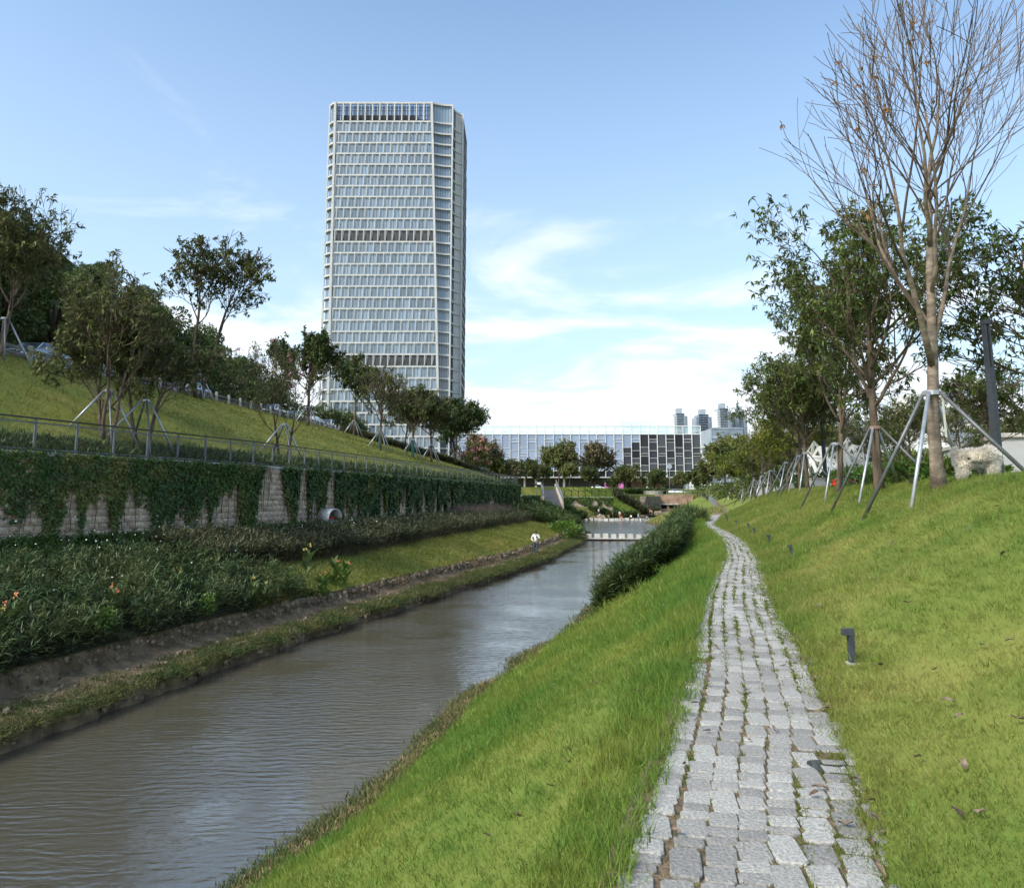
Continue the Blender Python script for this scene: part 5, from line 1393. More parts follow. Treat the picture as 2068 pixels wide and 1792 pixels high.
for i, (a, b_) in enumerate(zip(zb[:-1], zb[1:])):
    zl, zh = b_ + 0.32, a - 0.32; _, B, C, *_r = outline((a + b_) / 2)
    x = B[0] + 0.5; end = C[0] - 0.6
    ofs = ((i * 0.42) % 1.0) * PIT
    xs = [B[0] + 0.45] + [B[0] + 0.45 + ofs + k * PIT for k in range(0, 20) if B[0] + 0.45 + ofs + k * PIT < end - .6]
    if len(xs) > 1 and xs[1] - xs[0] < .9: xs.pop(0)
    for k, x in enumerate(xs):
        x1 = (xs[k + 1] if k + 1 < len(xs) else end)
        wd = x1 - x - 0.02
        if i < 26:
            if wc < 300:
                o = bpy.data.objects.new('louvre' if i in DARK else 'window', LOUV if i in DARK else PANE); COL.objects.link(o); o.parent = TW; wc += (0 if i in DARK else 1)
                o.location = (x + 45, 280.5 - 298, zl - 2.0); o.scale = (wd, 1, zh - zl)
            if fc < 300:
                o = bpy.data.objects.new('fin', FIN); COL.objects.link(o); o.parent = TW; fc += 1; o.location = (x - .12 + 45, 280 - 298, zl - 2.0); o.scale = (1, 1, zh - zl); inf = True
            else: inf = False
        if i >= 26 or wc >= 300 and not (i < 26 and wc < 300):
            (restl if i in DARK else restw).add([(x, 280.49, zl), (x + wd, 280.49, zl), (x + wd, 280.49, zh), (x, 280.49, zh)], [(0, 1, 2, 3)])
        if i >= 26 or not inf:
            restf.add([(x - .12 + v.co.x, 280 + v.co.y, zl + v.co.z * (zh - zl)) for v in FIN.vertices], [tuple(p.vertices) for p in FIN.polygons])
        mull.box((x + .25 + wd * .52, 280.46, (zl + zh) / 2), (.09, .06, zh - zl))
tag(restw.build('lower_windows', 'tower_glass', TW), kind='stuff'); tag(restf.build('lower_fins', 'tower_white', TW), kind='stuff'); tag(mull.build('window_mullions', 'tower_dark', TW), kind='stuff')
if restl.v: tag(restl.build('lower_louvres', 'tower_dark', TW), kind='stuff')
# corner columns
for nm, idx in (('A', 5), ('B', 1), ('C', 2), ('D', 3), ('E', 4)):
    t0, t1 = outline(ZT), outline(2.0)
    a, b_ = t0[idx], t1[idx]
    m_ = MB(); m_.bar((b_[0], b_[1] - .02, 2.0), (a[0], a[1] - .02, ZT - .05), .85 if nm in 'BC' else .6, .7, (0, 1, 0)); m_.build('corner_column', 'tower_white', TW)
# scooped corner glazing bars, side panel and side grid
bars = MB()
for i, (a, b_) in enumerate(zip([ZT - .4] + zb[:-1], zb)):
    o_ = outline((a + b_) / 2, 0.70)[0]
    for k in range(7, 13): bars.box((o_[k][0], o_[k][1], (a + b_) / 2), (.10, .12, a - b_ - .8))
    bars.bar((o_[6][0], o_[6][1], a - 1.0), (o_[13][0], o_[13][1], a - 1.0), .08, .06)
tag(bars.build('corner_mullions', 'tower_dark', TW), kind='stuff')
m_ = MB()
for i, (a, b_) in enumerate(zip([ZT - .4] + zb[:-1], zb)):
    o_ = outline((a + b_) / 2, 0.35)[0]
    m_.add([(x, y, z) for z in (b_ + .4, a - .4) for x, y in o_[16:20]], [(0, 1, 5, 4), (1, 2, 6, 5), (2, 3, 7, 6)])
m_.build('side_panels', 'tower_white', TW)
m_ = MB()
for i, (a, b_) in enumerate(zip([ZT - .4] + zb[:-1], zb)):
    for k in range(9):
        y = 290.6 + 2.72 * k + ((i * .42) % 1.0) * 2.0
        if y > 314: continue
        m_.add([(-19.45, y, b_ + .4), (-19.45, y + .25, b_ + .4), (-19.45, y + .25, a - .4), (-19.45, y, a - .4), (-20.1, y + .4, b_ + .4), (-20.1, y + 1.0, a - .4)], [(0, 1, 2, 3), (1, 4, 5, 2)])
tag(m_.build('side_fins', 'tower_white', TW), kind='stuff')
m_ = MB(); m_.add([(-19.9, 289.8, 2), (-19.9, 314.9, 2), (-19.9, 314.9, 152.8), (-19.9, 289.8, 152.8)], [(0, 1, 2, 3)]); m_.build('side_glass', 'shop_glass', TW)
# open crown: tall fins, dark louvre bars and plant behind
_, B, C, Dp, E, A = outline(150)
for k in range(14):
    x = B[0] + .3 + (C[0] - B[0] - .6) * k / 13
    m_ = MB(); m_.box((x, 280.35, 149.4), (.42, .9, 7.4)); m_.build('crown_fin', 'tower_white', TW)
m_ = MB()
for k in range(150):
    x = B[0] + .5 + (C[0] - B[0] - 1) * k / 149
    if (k * 7919) % 13 < 11: m_.box((x, 281.3, 149.2), (.17, .12, 7.0))
for z in (146.6, 148.6, 150.6, 151.8): m_.box(((B[0] + C[0]) / 2, 281.5, z), (C[0] - B[0], .1, .16))
tag(m_.build('crown_louvre', 'tower_dark', TW), kind='stuff')
m_ = MB(); m_.box((-52, 291, 147.6), (30, 14, 5)); m_.box((-40, 296, 149.5), (12, 12, 4)); m_.build('roof_plant', 'tower_dark', TW)
m_ = MB(); m_.add([(x, y, z) for z in (145.6, ZT - .7) for x, y in outline(150, .7)[0][6:20]], [(k, k + 1, 14 + k + 1, 14 + k) for k in range(13)]); m_.build('crown_glass', 'tower_glass', TW)
m_ = MB(); m_.add([(x, y, z) for z in (145.6, ZT - .7) for x, y in outline(150, .7)[0][0:6]], [(k, k + 1, 6 + k + 1, 6 + k) for k in range(5)]); m_.build('crown_glass', 'tower_glass', TW)

# ------------------------------------------------------------------ the long glass block
YP = 255.0
x0, x1 = W(925, 900, YP).x, W(1415, 900, YP).x
zt, zpar, zg0, zleg = W(1200, 859, YP).z, W(1200, 876, YP).z, W(1200, 950, YP).z, W(1200, 963, YP).z
PB = thing('glass_block', ((x0 + x1) / 2, YP + 18, 4.0), 'long low glass office block with white fins behind the trees', 'building')
NB = 28; bw = (x1 - x0) / NB
m_ = MB(); m_.box(((x0 + x1) / 2, YP + 19, (zpar + zg0) / 2), (x1 - x0 - .4, 36, zpar - zg0)); m_.build('body', 'shop_glass', PB)
gp = random.Random(8)
for b0 in range(NB + 1):
    x = x0 + b0 * bw
    m_ = MB(); m_.box((x, YP - .2, (zt + zg0) / 2), (.20, .35, zt - zg0 + .2)); m_.bar((x, YP - .35, zg0 - .1), (x + (.25 if b0 > 20 else 0), YP + .5, zleg), .22, .6, (0, 1, 0)); m_.build('fin', 'white_render', PB)
hgt_ = zpar - zg0
for b0 in range(NB):
    xa, xb = x0 + b0 * bw + .13, x0 + (b0 + 1) * bw - .13
    pat = [0.0, .15 + .03 * gp.random(), .40, .47, .62 + .04 * gp.random(), 1.0] if b0 % 2 else [0.0, .2, .32 + .03 * gp.random(), .55, .78, .86, 1.0]
    pat = [zg0 + hgt_ * p for p in pat]
    tm = MB()
    for k, (za, zc_) in enumerate(zip(pat[:-1], pat[1:])):
        dark = b0 > 20 or (b0 > 18 and k < 4)  # right-hand bays coloured dark in place of a mirrored dark view
        m_ = MB(); y_ = YP + .02 + gp.uniform(-.012, .012); tl_ = gp.uniform(-.02, .02)
        m_.add([(xa, y_, za), (xb, y_ + tl_, za), (xb, y_ - tl_, zc_), (xa, y_, zc_)], [(0, 1, 2, 3)]); m_.build('pane', 'podium_glass_dark_mirror' if dark else 'podium_glass', PB)
        tm.box(((xa + xb) / 2, YP - .1, za), (xb - xa, .2, .10))
    tm.box(((xa + xb) / 2, YP - .1, zpar), (xb - xa, .3, .2)); tm.box(((xa + xb) / 2, YP - .1, zt - .1), (xb - xa, .3, .25))
    if b0 % 2: tm.box(((xa + xb) / 2, YP - .1, zpar + .9), (xb - xa, .2, .12))
    tm.build('transom', 'white_render', PB)
    m_ = MB(); m_.add([(xa, YP + .1, zpar), (xb, YP + .1, zpar), (xb, YP + .1, zt), (xa, YP + .1, zt)], [(0, 1, 2, 3)]); m_.build('parapet_pane', 'clear_glass', PB)
    m_ = MB(); m_.add([(xa, YP + .06, zg0 - .1), (xb, YP + .06, zg0 - .1), (xb, YP + .8, zleg + .2), (xa, YP + .8, zleg + .2)], [(0, 1, 2, 3)]); m_.build('skirt_pane', 'podium_glass_dark_mirror', PB)
m_ = MB(); m_.box(((x0 + x1) / 2, YP + 17, zleg), (x1 - x0 + .6, 34, .35)); m_.build('soffit', 'grey_clad', PB)
m_ = MB(); m_.box(((x0 + x1) / 2, YP + 22, (zleg + 3.5) / 2), (x1 - x0 - 8, 24, zleg - 3.5)); m_.build('recess', 'grey_clad_dark', PB)  # solid box coloured dark to stand for shade under the block
xa, xb = W(1278, 960, YP).x, W(1338, 960, YP).x
m_ = MB(); m_.box(((xa + xb) / 2, YP + 8, (zleg + 3.5) / 2), (xb - xa, 8, zleg - 3.7)); m_.build('slat_wall', 'brown_slat', PB)
for px in (1060, 1083, 1140, 1308, 1390):
    m_ = MB(); c_ = W(px, 960, YP); m_.box((c_.x, YP + 3, (zleg + 3.2) / 2), (.7, .7, zleg - 3.2)); m_.build('column', 'white_render', PB)
# ------------------------------------------------------------------ buildings behind
def slab_block(name, label, px0, px1, ytop, Y, dep, mm, m2, rows, cols, zbase=2.0, strip=None):
    a, b_ = W(px0, ytop, Y), W(px1, ytop, Y)
    T = thing(name, ((a.x + b_.x) / 2, Y + dep / 2, zbase), label, 'building')
    wd, h_ = b_.x - a.x, a.z - zbase
    m_ = MB(); m_.box(((a.x + b_.x) / 2, Y + dep / 2, zbase + h_ / 2), (wd, dep, h_)); m_.build('wall', mm, T)
    wn_ = MB(); bd = MB()
    for r_ in range(rows):
        z = zbase + h_ * (r_ + .35) / rows
        for c_ in range(cols):
            x = a.x + wd * (c_ + .5) / cols
            if strip and c_ in strip: continue
            wn_.box((x, Y + .0, z + h_ / rows * .2), (wd / cols * .72, .3, h_ / rows * .6))
        bd.box(((a.x + b_.x) / 2, Y - .2, zbase + h_ * (r_ + 1) / rows), (wd + .3, .6, h_ / rows * .14))
    for o_ in (tag(wn_.build('windows', m2, T), kind='stuff'), tag(bd.build('floor_bands', mm, T), kind='stuff')): pass
    return T, a, b_
def apartment(label, px0, px1, ytop, Y, lit):
    T, a, b_ = slab_block('apartment_tower', label, px0 + 6, px1 - 6, ytop - 2, Y, 16, 'apt_blue', 'shop_glass', 34, 6)
    T['group'] = 'far apartment towers'
    for s0, s1, mm in ((px0, px0 + 7, 'apt_sunlit' if lit else 'apt_grey'), (px1 - 7, px1, 'apt_grey')):  # sunlight on the left wing is put into its paler colour
        p, q = W(s0, ytop + 3, Y), W(s1, ytop + 3, Y); h_ = p.z - 2
        m_ = MB(); m_.box(((p.x + q.x) / 2, Y + 7, 2 + h_ / 2), (q.x - p.x, 15, h_)); w_ = m_.build('wing', mm, T)
        m_ = MB()
        for r_ in range(34): m_.box(((p.x + q.x) / 2, Y - .7, 2 + h_ * (r_ + .5) / 34), ((q.x - p.x) * .7, .5, h_ / 34 * .45))
        tag(m_.build('balconies', 'apt_grey' if mm == 'apt_sunlit' else 'apt_blue', T), kind='stuff')
    c_ = W((px0 + px1) / 2, ytop - 2, Y); m_ = MB(); m_.box((c_.x, Y + 6, c_.z + 2), ((px1 - px0) * Y / 1553 * .35, 8, 5)); m_.build('lift_room', 'apt_grey', T)
apartment('far apartment tower, leftmost of three, over the glass block', 1360, 1388, 836, 620, True)
apartment('far apartment tower, middle one of three', 1405, 1437, 838, 640, False)
apartment('far apartment tower, rightmost and tallest, behind leaves', 1447, 1476, 826, 600, True)
apartment('far apartment tower nearly hidden by the yellow-green trees', 1484, 1508, 832, 610, False)
slab_block('office_slab', 'far pale blue office slab right of the glass block', 1436, 1500, 864, 480, 30, 'apt_grey', 'apt_blue', 7, 18)
slab_block('white_block', 'white older building right of the glass block', 1416, 1498, 902, 330, 25, 'white_render', 'apt_blue', 5, 9)
slab_block('white_flats', 'white flats seen between the trunks of the right row', 1560, 1720, 872, 230, 20, 'white_render', 'apt_blue', 6, 16)
slab_block('white_office', 'bright white office with vertical fins behind the grey hut', 1905, 1996, 776, 130, 18, 'white_render', 'apt_grey', 5, 16)
slab_block('white_wing', 'low white wing left of the bright white office', 1850, 1910, 866, 140, 18, 'white_render', 'apt_blue', 3, 10)
slab_block('white_house', 'small white house under the glass block', 1226, 1253, 961, 268, 3, 'white_render', 'apt_blue', 2, 4, 4.0)
m_ = MB(); a, b_ = W(1222, 976, 250), W(1258, 976, 250); m_.box(((a.x + b_.x) / 2, 250, a.z - .4), (b_.x - a.x, 2.5, 1.8)); m_.box(((a.x + b_.x) / 2, 250, a.z - 1.6), (b_.x - a.x, 2.3, .7)); m_.box(((a.x + b_.x) / 2, 250, a.z + .6), ((b_.x - a.x) * .94, 2.2, .3))
tag(m_.build('bus', 'purple_band'), 'purple and pink bus standing before the small white house', 'bus')

# grey clad hut with louvre vent at the right edge
c0, c1, c2 = Vector((25.4, 40, 0)), Vector((29.4, 52.5, 0)), Vector((34.5, 37.6, 0))
HB = thing('grey_hut', (c0.x, c0.y, 1.9), 'low grey clad service building with louvre vent behind the lamp post', 'building')
ztop = W(2041, 874, 40).z
m_ = MB(); m_.prism([(c0.x, c0.y), (c2.x, c2.y), (c2.x + 4, c2.y + 12.5), (c1.x, c1.y)], 1.5, ztop - .22); m_.build('wall', 'grey_clad', HB)
m_ = MB(); m_.prism([(c0.x - .12, c0.y - .15), (c2.x, c2.y - .15), (c2.x + 4, c2.y + 12.7), (c1.x - .12, c1.y)], ztop - .22, ztop); m_.build('roof_edge', 'concrete', HB)
dl = (c1 - c0).normalized(); nl = Vector((-dl.y, dl.x, 0))
if nl.x > 0: nl = -nl
m_ = MB(); m_.bar(c0 + nl * .02 + Vector((0, 0, 2.55)), c1 + nl * .02 + Vector((0, 0, 2.55)), .03, .16); m_.build('dark_band', 'grey_clad_dark', HB)
v0 = c0 + dl * .9
fr = MB(); 
for zz in (2.52, 3.22): fr.bar(v0 + nl * .04 + Vector((0, 0, zz)), v0 + dl * 2.1 + nl * .04 + Vector((0, 0, zz)), .08, .06)
VE = fr.build('vent', 'fence_grey', HB)
m_ = MB(); m_.bar(v0 + nl * .012 + Vector((0, 0, 2.87)), v0 + dl * 2.1 + nl * .012 + Vector((0, 0, 2.87)), .01, .64); m_.build('vent_opening', 'hole_shade', HB)  # black sheet painted as the shade behind the slats
for k in range(6):
    m_ = MB(); zz = 2.60 + .11 * k; m_.bar(v0 + nl * .05 + Vector((0, 0, zz)), v0 + dl * 2.1 + nl * .05 + Vector((0, 0, zz)), .07, .035); m_.build('slat', 'grey_clad', HB)
for k in range(1, 6):
    m_ = MB(); p = c0 + dl * 2.2 * k + nl * .006; m_.bar(p + Vector((0, 0, 1.6)), p + Vector((0, 0, ztop - .24)), .015, .012, tuple(dl)); m_.build('panel_joint', 'grey_clad_dark', HB)
m_ = MB(); m_.box((c0.x + 3.2, c0.y - 1.3, ztop - 1.1), (4.0, 1.2, .14), -.26); m_.build('canopy', 'concrete', HB)

# ------------------------------------------------------------------ lamp post, path lights, dog, sprinkler
loc = place(2022, 19.3)
LP = thing('lamp_post', loc, 'dark grey square lamp post with slotted head beside the white dog', 'lamp post')
m_ = MB(); m_.box((loc[0], loc[1], loc[2] + 1.35), (.17, .17, 2.9), .4, .93); m_.build('column', 'bollard', LP)
for sx in (-.055, .055):
    m_ = MB(); m_.box((loc[0] + sx, loc[1], loc[2] + 3.35), (.045, .13, 1.15), .1); m_.build('head_bar', 'bollard', LP)
m_ = MB(); m_.box((loc[0], loc[1], loc[2] + 3.97), (.18, .16, .12), .1); m_.build('cap', 'bollard', LP)
m_ = MB(); m_.box((loc[0], loc[1] + .03, loc[2] + 3.35), (.06, .02, 1.1), .1); m_.build('diffuser', 'lamp_clear', LP)
m_ = MB(); m_.box((loc[0], loc[1], loc[2] + .02), (.26, .26, .04), .4); m_.build('base_plate', 'bollard', LP)

BL = [((3.1, 7.3), 'dark grey path light nearest the camera, beside the stone path'), ((6.47, 18.2), 'second dark path light along the slope foot'), ((8.11, 24.7), 'third dark path light along the slope foot'), ((9.4, 30.3), 'fourth dark path light along the slope foot'),
      ((10.3, 34.0), 'fifth dark path light along the slope foot'), ((11.2, 39.0), 'sixth dark path light near the path bend'), ((12.4, 45.0), 'seventh dark path light just before the path bend'), ((14.7, 53.5), 'eighth dark path light, past the path bend'), ((18.5, 66), 'farthest dark path light on the slope foot')]
for (x, y), lab in BL:
    x = max(x, float(PLx(y)) + 1.42)
    z = gz(x, y)
    T = thing('path_light', (x, y, z), lab, 'path light', 'path lights along the slope')
    h_ = .27 if y < 40 else .34
    m_ = MB(); m_.box((x, y, z + h_ / 2 - .02), (.046, .062, h_ + .04)); m_.build('post', 'bollard', T)
    m_ = MB(); m_.add([(x - .078, y - .035, z + h_ - .01), (x + .026, y - .035, z + h_ - .01), (x + .026, y + .035, z + h_ - .01), (x - .078, y + .035, z + h_ - .01), (x - .072, y - .032, z + h_ + .045), (x + .022, y - .032, z + h_ + .05), (x + .022, y + .032, z + h_ + .05), (x - .072, y + .032, z + h_ + .045)], [(3, 2, 1, 0), (4, 5, 6, 7), (0, 1, 5, 4), (1, 2, 6, 5), (2, 3, 7, 6), (3, 0, 4, 7)]); hd = m_.build('head', 'bollard', T)
    m_ = MB(); m_.box((x, y, z + .01), (.085, .10, .02)); m_.build('foot_plate', 'steel', T)

def skinned(name, verts, edges, radii, m, parent, root=0, sub=2):
    me = bpy.data.meshes.new(name); me.from_pydata([tuple(v) for v in verts], edges, []); me.update()
    o = link(name, me, m, parent)
    md = o.modifiers.new('skin', 'SKIN'); md.use_smooth_shade = True
    if not me.skin_vertices: me.attributes.new('skin', 'FLOAT2', 'POINT') if False else None
    sv = me.skin_vertices[0].data if len(me.skin_vertices) else None
    if sv is None:
        bpy.context.view_layer.objects.active = o
        with bpy.context.temp_override(object=o, active_object=o): bpy.ops.mesh.customdata_skin_add()
        sv = me.skin_vertices[0].data
    for i, r_ in enumerate(radii):
        sv[i].radius = (r_, r_) if not hasattr(r_, '__len__') else r_
        sv[i].use_root = (i == root)
    s_ = o.modifiers.new('subsurf', 'SUBSURF'); s_.levels = sub; s_.render_levels = sub
    return o

# the shaggy white dog, head turned back to its flank
x = W(1974, 950, 17.6).x; loc = (x, 17.6, gz(x, 17.6) - .03)
DG = thing('dog', loc, 'shaggy cream-white dog turning its head to its flank on the slope top', 'dog', rz=-0.35)
V = [(-.26, 0, .46), (-.08, .02, .48), (.12, .02, .47), (.28, 0, .47), (.26, -.12, .56), (.12, -.24, .56), (0.0, -.28, .52), (-.10, -.30, .47), (-.16, -.305, .455),
     (-.30, -.10, .34), (-.24, -.11, .25), (-.36, -.11, .15), (-.33, -.12, .02), (-.37, -.13, .0), (-.30, .10, .34), (-.22, .11, .25), (-.33, .11, .15), (-.30, .10, .02), (-.34, .09, .0),
     (.28, -.10, .34), (.30, -.11, .20), (.28, -.11, .10), (.26, -.12, .015), (.28, .10, .34), (.31, .10, .20), (.29, .10, .10), (.26, .10, .015),
     (-.40, 0, .52), (-.44, .02, .62), (-.34, .04, .68), (.17, -.20, .66), (.06, -.17, .64)]
Ed = [(0, 1), (1, 2), (2, 3), (3, 4), (4, 5), (5, 6), (6, 7), (7, 8), (0, 9), (9, 10), (10, 11), (11, 12), (12, 13), (0, 14), (14, 15), (15, 16), (16, 17), (17, 18), (3, 19), (19, 20), (20, 21), (21, 22), (3, 23), (23, 24), (24, 25), (25, 26), (0, 27), (27, 28), (28, 29), (5, 30), (5, 31)]
Rd = [.18, .18, .175, .19, .16, .125, .095, .055, .04, .13, .105, .08, .06, .04, .13, .105, .08, .06, .04, .12, .095, .08, .06, .12, .095, .08, .06, .06, .07, .05, .035, .03]
DG.scale = (1.0, 1.0, 1.04)
skinned('body', V, Ed, Rd, 'fur_under', DG, 1, 1)
g_ = np.random.default_rng(5); Pf = []; Nf = []; Lf = []
for a, b_ in Ed:
    A_, B_ = np.array(V[a]), np.array(V[b_]); ra, rb = Rd[a], Rd[b_]
    ax = (B_ - A_) / (np.linalg.norm(B_ - A_) + 1e-9); k = int(400 + 15000 * np.linalg.norm(B_ - A_) * (ra + rb))
    t_ = g_.uniform(0, 1, k); d = g_.normal(size=(k, 3)); d -= (d @ ax)[:, None] * ax * .8; d /= np.linalg.norm(d, axis=1, keepdims=True)
    Pf.append(A_ + (B_ - A_) * t_[:, None] + d * (ra + (rb - ra) * t_)[:, None] * .95); Nf.append(d); Lf.append(np.full(k, .035 + .30 * (ra + rb) / 2))
Pf, Nf, Lf = np.concatenate(Pf), np.concatenate(Nf), np.concatenate(Lf)
D = Nf * .62 + g_.normal(size=Pf.shape) * .15 + np.array([-.18, 0, -.35]); ok = Pf[:, 2] > .02; face = np.linalg.norm(Pf - np.array([-.11, -.30, .47]), axis=1) < .085; Lf = np.where(face, .03, Lf)
Pf, D, Lf = Pf[ok], D[ok], Lf[ok]
v, q = leaves_geo(Pf, D, np.cross(D, g_.normal(size=D.shape)), Lf * g_.uniform(.6, 1.25, len(Lf)), .013, .1)
v[:, 2] = np.maximum(v[:, 2], .0)
tag(link('fur', fast_mesh('fur', v, q), 'fur', DG), kind='stuff')
m_ = MB(); m_.lathe([(.004, -.03), (.028, -.018), (.036, 0), (.028, .02), (.004, .03)], (-.215, -.345, .455), 10); m_.build('nose', 'nose_black', DG, True, True)
for ex in ((-.05, -.365, .545), (-.09, -.235, .55)):
    m_ = MB(); m_.lathe([(.002, -.01), (.010, -.004), (.010, .004), (.002, .01)], ex, 8); m_.build('eye', 'nose_black', DG, True, True)

x = W(1979, 945, 17.3).x; z = gz(x, 17.3)
T = thing('sprinkler', (x, 17.3, z), 'small black sprinkler head right of the dog', 'sprinkler')
m_ = MB(); m_.lathe([(.06, 0), (.06, .10), (.085, .12), (.085, .19), (.05, .20), (.02, .205)], (x, 17.3, z), 12); m_.build('head', 'black_plastic', T)
m_ = MB(); m_.lathe([(.02, 0), (.02, .04), (.012, .05)], (x, 17.3, z + .2), 8); m_.build('nozzle', 'black_plastic', T)
for k, (dx_, dz_) in enumerate(((.55, .32), (-.25, .18))):
    m_ = MB(); m_.tube([(x, 17.3, z + .24), (x + dx_ * .5, 17.25, z + .24 + dz_ * .75), (x + dx_, 17.2, z + .24 + dz_)], [.004, .004, .002], 4); m_.build('water_jet', 'clear_glass', T)
x = W(1843, 988, 21).x; z = gz(x, 21)
T = thing('garden_spotlight', (x, 21, z), 'small black spotlight at the crest left of the leafless tree', 'spotlight')
m_ = MB(); m_.lathe([(.03, 0), (.03, .08), (.065, .09), (.07, .2), (.05, .2)], (x, 21, z), 10); m_.build('housing', 'black_plastic', T)
m_ = MB(); m_.lathe([(.012, -.06), (.012, .02)], (x, 21, z), 6); m_.build('stake', 'black_plastic', T)

# flower shrubs at the crest behind the trees
for i, (px, Y, rx, ry, h_, lab) in enumerate([(1790, 29, 1.2, 1.2, .75, 'low leafy shrub with pink flowers behind the cracked trunk'), (1850, 25, 1.3, 1.0, .7, 'low leafy shrub with pink flowers left of the leafless tree'), (1905, 22, .9, .8, .6, 'low leafy shrub with pink flowers behind the dog'),
                                        (1735, 36, 1.6, 1.3, 1.0, 'leafy shrub at the crest below the white lattice screen'), (1930, 30, 1.4, 1.2, .9, 'dark leafy shrub before the grey building'), (1680, 47, 1.8, 1.6, 1.1, 'broad-leaved shrub at the crest left of the lattice screen'), (1980, 24, 1.0, .8, .6, 'low shrub behind the sprinkler'), (1600, 70, 2.2, 2.0, 1.2, 'broad shrub on the crest behind the yellow-green trees')]):
    p_ = place(px, Y); shrub('crest_shrub', p_, rx, ry, h_, 900, .2, 'canna_leaf', lab, group='shrubs along the crest', flower='flower_pink' if i in (0, 1, 2) else None, seed=40 + i, wr=.45)
# background planting of the park
for i, (px, Y, rx, h_) in enumerate([(1560, 96, 5, 2.6), (1620, 82, 5, 2.8), (1700, 72, 5, 3.0), (1790, 64, 5, 3.2), (1870, 58, 4.5, 3.0), (1500, 118, 6, 2.6), (1455, 150, 7, 3.0), (2050, 62, 5, 5.0), (1960, 66, 5, 3.6)]):
    p_ = place(px, Y); shrub('park_thicket', p_, rx, 2.5, h_, 1500, .42, 'leaf_kapok', ['green thicket behind the yellow-green row', 'green thicket behind the small reddish tree', 'green thicket left of the lattice screen', 'green thicket behind the lattice screen', 'green thicket before the white wing', 'green thicket near the row end', 'green thicket beside the bridge end', 'tall thicket over the grey hut', 'thicket before the bright white office'][i], group='thickets in the park', seed=60 + i, wr=.5)

# white perforated lattice screen of the playground
LT = thing('lattice_screen', W(1705, 985, 50), 'white perforated triangular lattice screen behind the trees', 'screen')
n_ = 13; base = W(1638, 990, 52); end_ = W(1788, 990, 46); vs = []; fs = []
rl = random.Random(4)
for i in range(n_):
    t_ = i / (n_ - 1); p = Vector(base).lerp(Vector(end_), t_); zt_ = 4.6 + .5 * math.sin(i * 1.1) - 1.8 * max(0, t_ - .75) * 3 + .3 * (i % 2)
    for j in range(4):
        vs.append((p.x + rl.uniform(-.15, .15), p.y + (.35 if (i + j) % 2 else -.25), 2.0 + (zt_ - 2.0) * j / 3 + (rl.uniform(-.15, .15) if 0 < j < 3 else 0)))
for i in range(n_ - 1):
    for j in range(3):
        a = i * 4 + j
        fs += [(a, a + 4, a + 5), (a, a + 5, a + 1)] if (i + j) % 2 else [(a, a + 4, a + 1), (a + 4, a + 5, a + 1)]
for f_ in fs:
    m_ = MB(); P3 = [Vector(vs[k]) for k in f_]; c_ = (P3[0] + P3[1] + P3[2]) / 3; nn = (P3[1] - P3[0]).cross(P3[2] - P3[0]).normalized() * .04
    o3 = [c_ + (p - c_) * .97 for p in P3]; i3 = [c_ + (p - c_) * .42 for p in P3]
    m_.add(o3 + i3 + [p + nn for p in o3] + [p + nn for p in i3], [(0, 1, 4, 3), (1, 2, 5, 4), (2, 0, 3, 5), (6, 9, 10, 7), (7, 10, 11, 8), (8, 11, 9, 6), (0, 6, 7, 1), (1, 7, 8, 2), (2, 8, 6, 0), (3, 4, 10, 9), (4, 5, 11, 10), (5, 3, 9, 11)])
    m_.build('panel', 'lattice_white', LT)
c_ = place(1700, 41); T = thing('play_wagon', c_, 'red and blue toy wagon behind the crest', 'toy')
m_ = MB(); m_.box((c_[0], c_[1], c_[2] + .28), (.75, .45, .3), .3, 1.1); m_.build('tub', 'red_plastic', T)
m_ = MB(); m_.box((c_[0] + .05, c_[1] - .24, c_[2] + .28), (.42, .03, .26), .3); m_.build('side_panel', 'blue_plastic', T)
m_ = MB(); m_.tube([(c_[0] + .4, c_[1], c_[2] + .3), (c_[0] + .75, c_[1] - .1, c_[2] + .42)], .02, 6); m_.build('handle', 'red_plastic', T)
for sx, sy in ((-.28, -.24), (.28, -.24), (-.28, .24), (.28, .24)):
    m_ = MB(); m_.tube([(c_[0] + sx, c_[1] + sy - .03, c_[2] + .1), (c_[0] + sx, c_[1] + sy + .03, c_[2] + .1)], .1, 10); m_.build('wheel', 'tyre', T)
c_ = place(1652, 44); T = thing('utility_box', c_, 'pale grey cabinet at the crest left of the toy wagon', 'cabinet')
m_ = MB(); m_.box((c_[0], c_[1], c_[2] + .25), (.75, .5, .6), .2); m_.build('housing', 'grey_clad', T)
m_ = MB(); m_.box((c_[0], c_[1], c_[2] + .57), (.82, .57, .05), .2); m_.build('lid', 'concrete', T)
for i, (px, Y, h_, lab) in enumerate([(1669, 46, 4.6, 'dark lamp post before the white lattice screen'), (1542, 84, 5, 'slim dark lamp post behind the yellow-green trees')]):
    c_ = place(px, Y); T = thing('park_lamp', c_, lab, 'lamp post')
    m_ = MB(); m_.box((c_[0], c_[1], c_[2] + h_ / 2), (.16, .16, h_), .3); m_.build('column', 'bollard', T)
    m_ = MB(); m_.box((c_[0], c_[1], c_[2] + h_), (.22, .22, .14), .3); m_.build('head', 'bollard', T)
# low grey parapet on the park side
a_, b_ = Vector(place(1530, 92)), Vector(place(1602, 66))
T = thing('park_parapet', tuple(a_), 'low grey parapet wall behind the tree supports', 'wall')
m_ = MB(); m_.bar(a_ + Vector((0, 0, .35)), b_ + Vector((0, 0, .35)), .25, .7); m_.build('wall', 'grey_clad', T)
m_ = MB(); m_.bar(a_ + Vector((0, 0, .74)), b_ + Vector((0, 0, .74)), .34, .08); m_.build('coping', 'concrete', T)

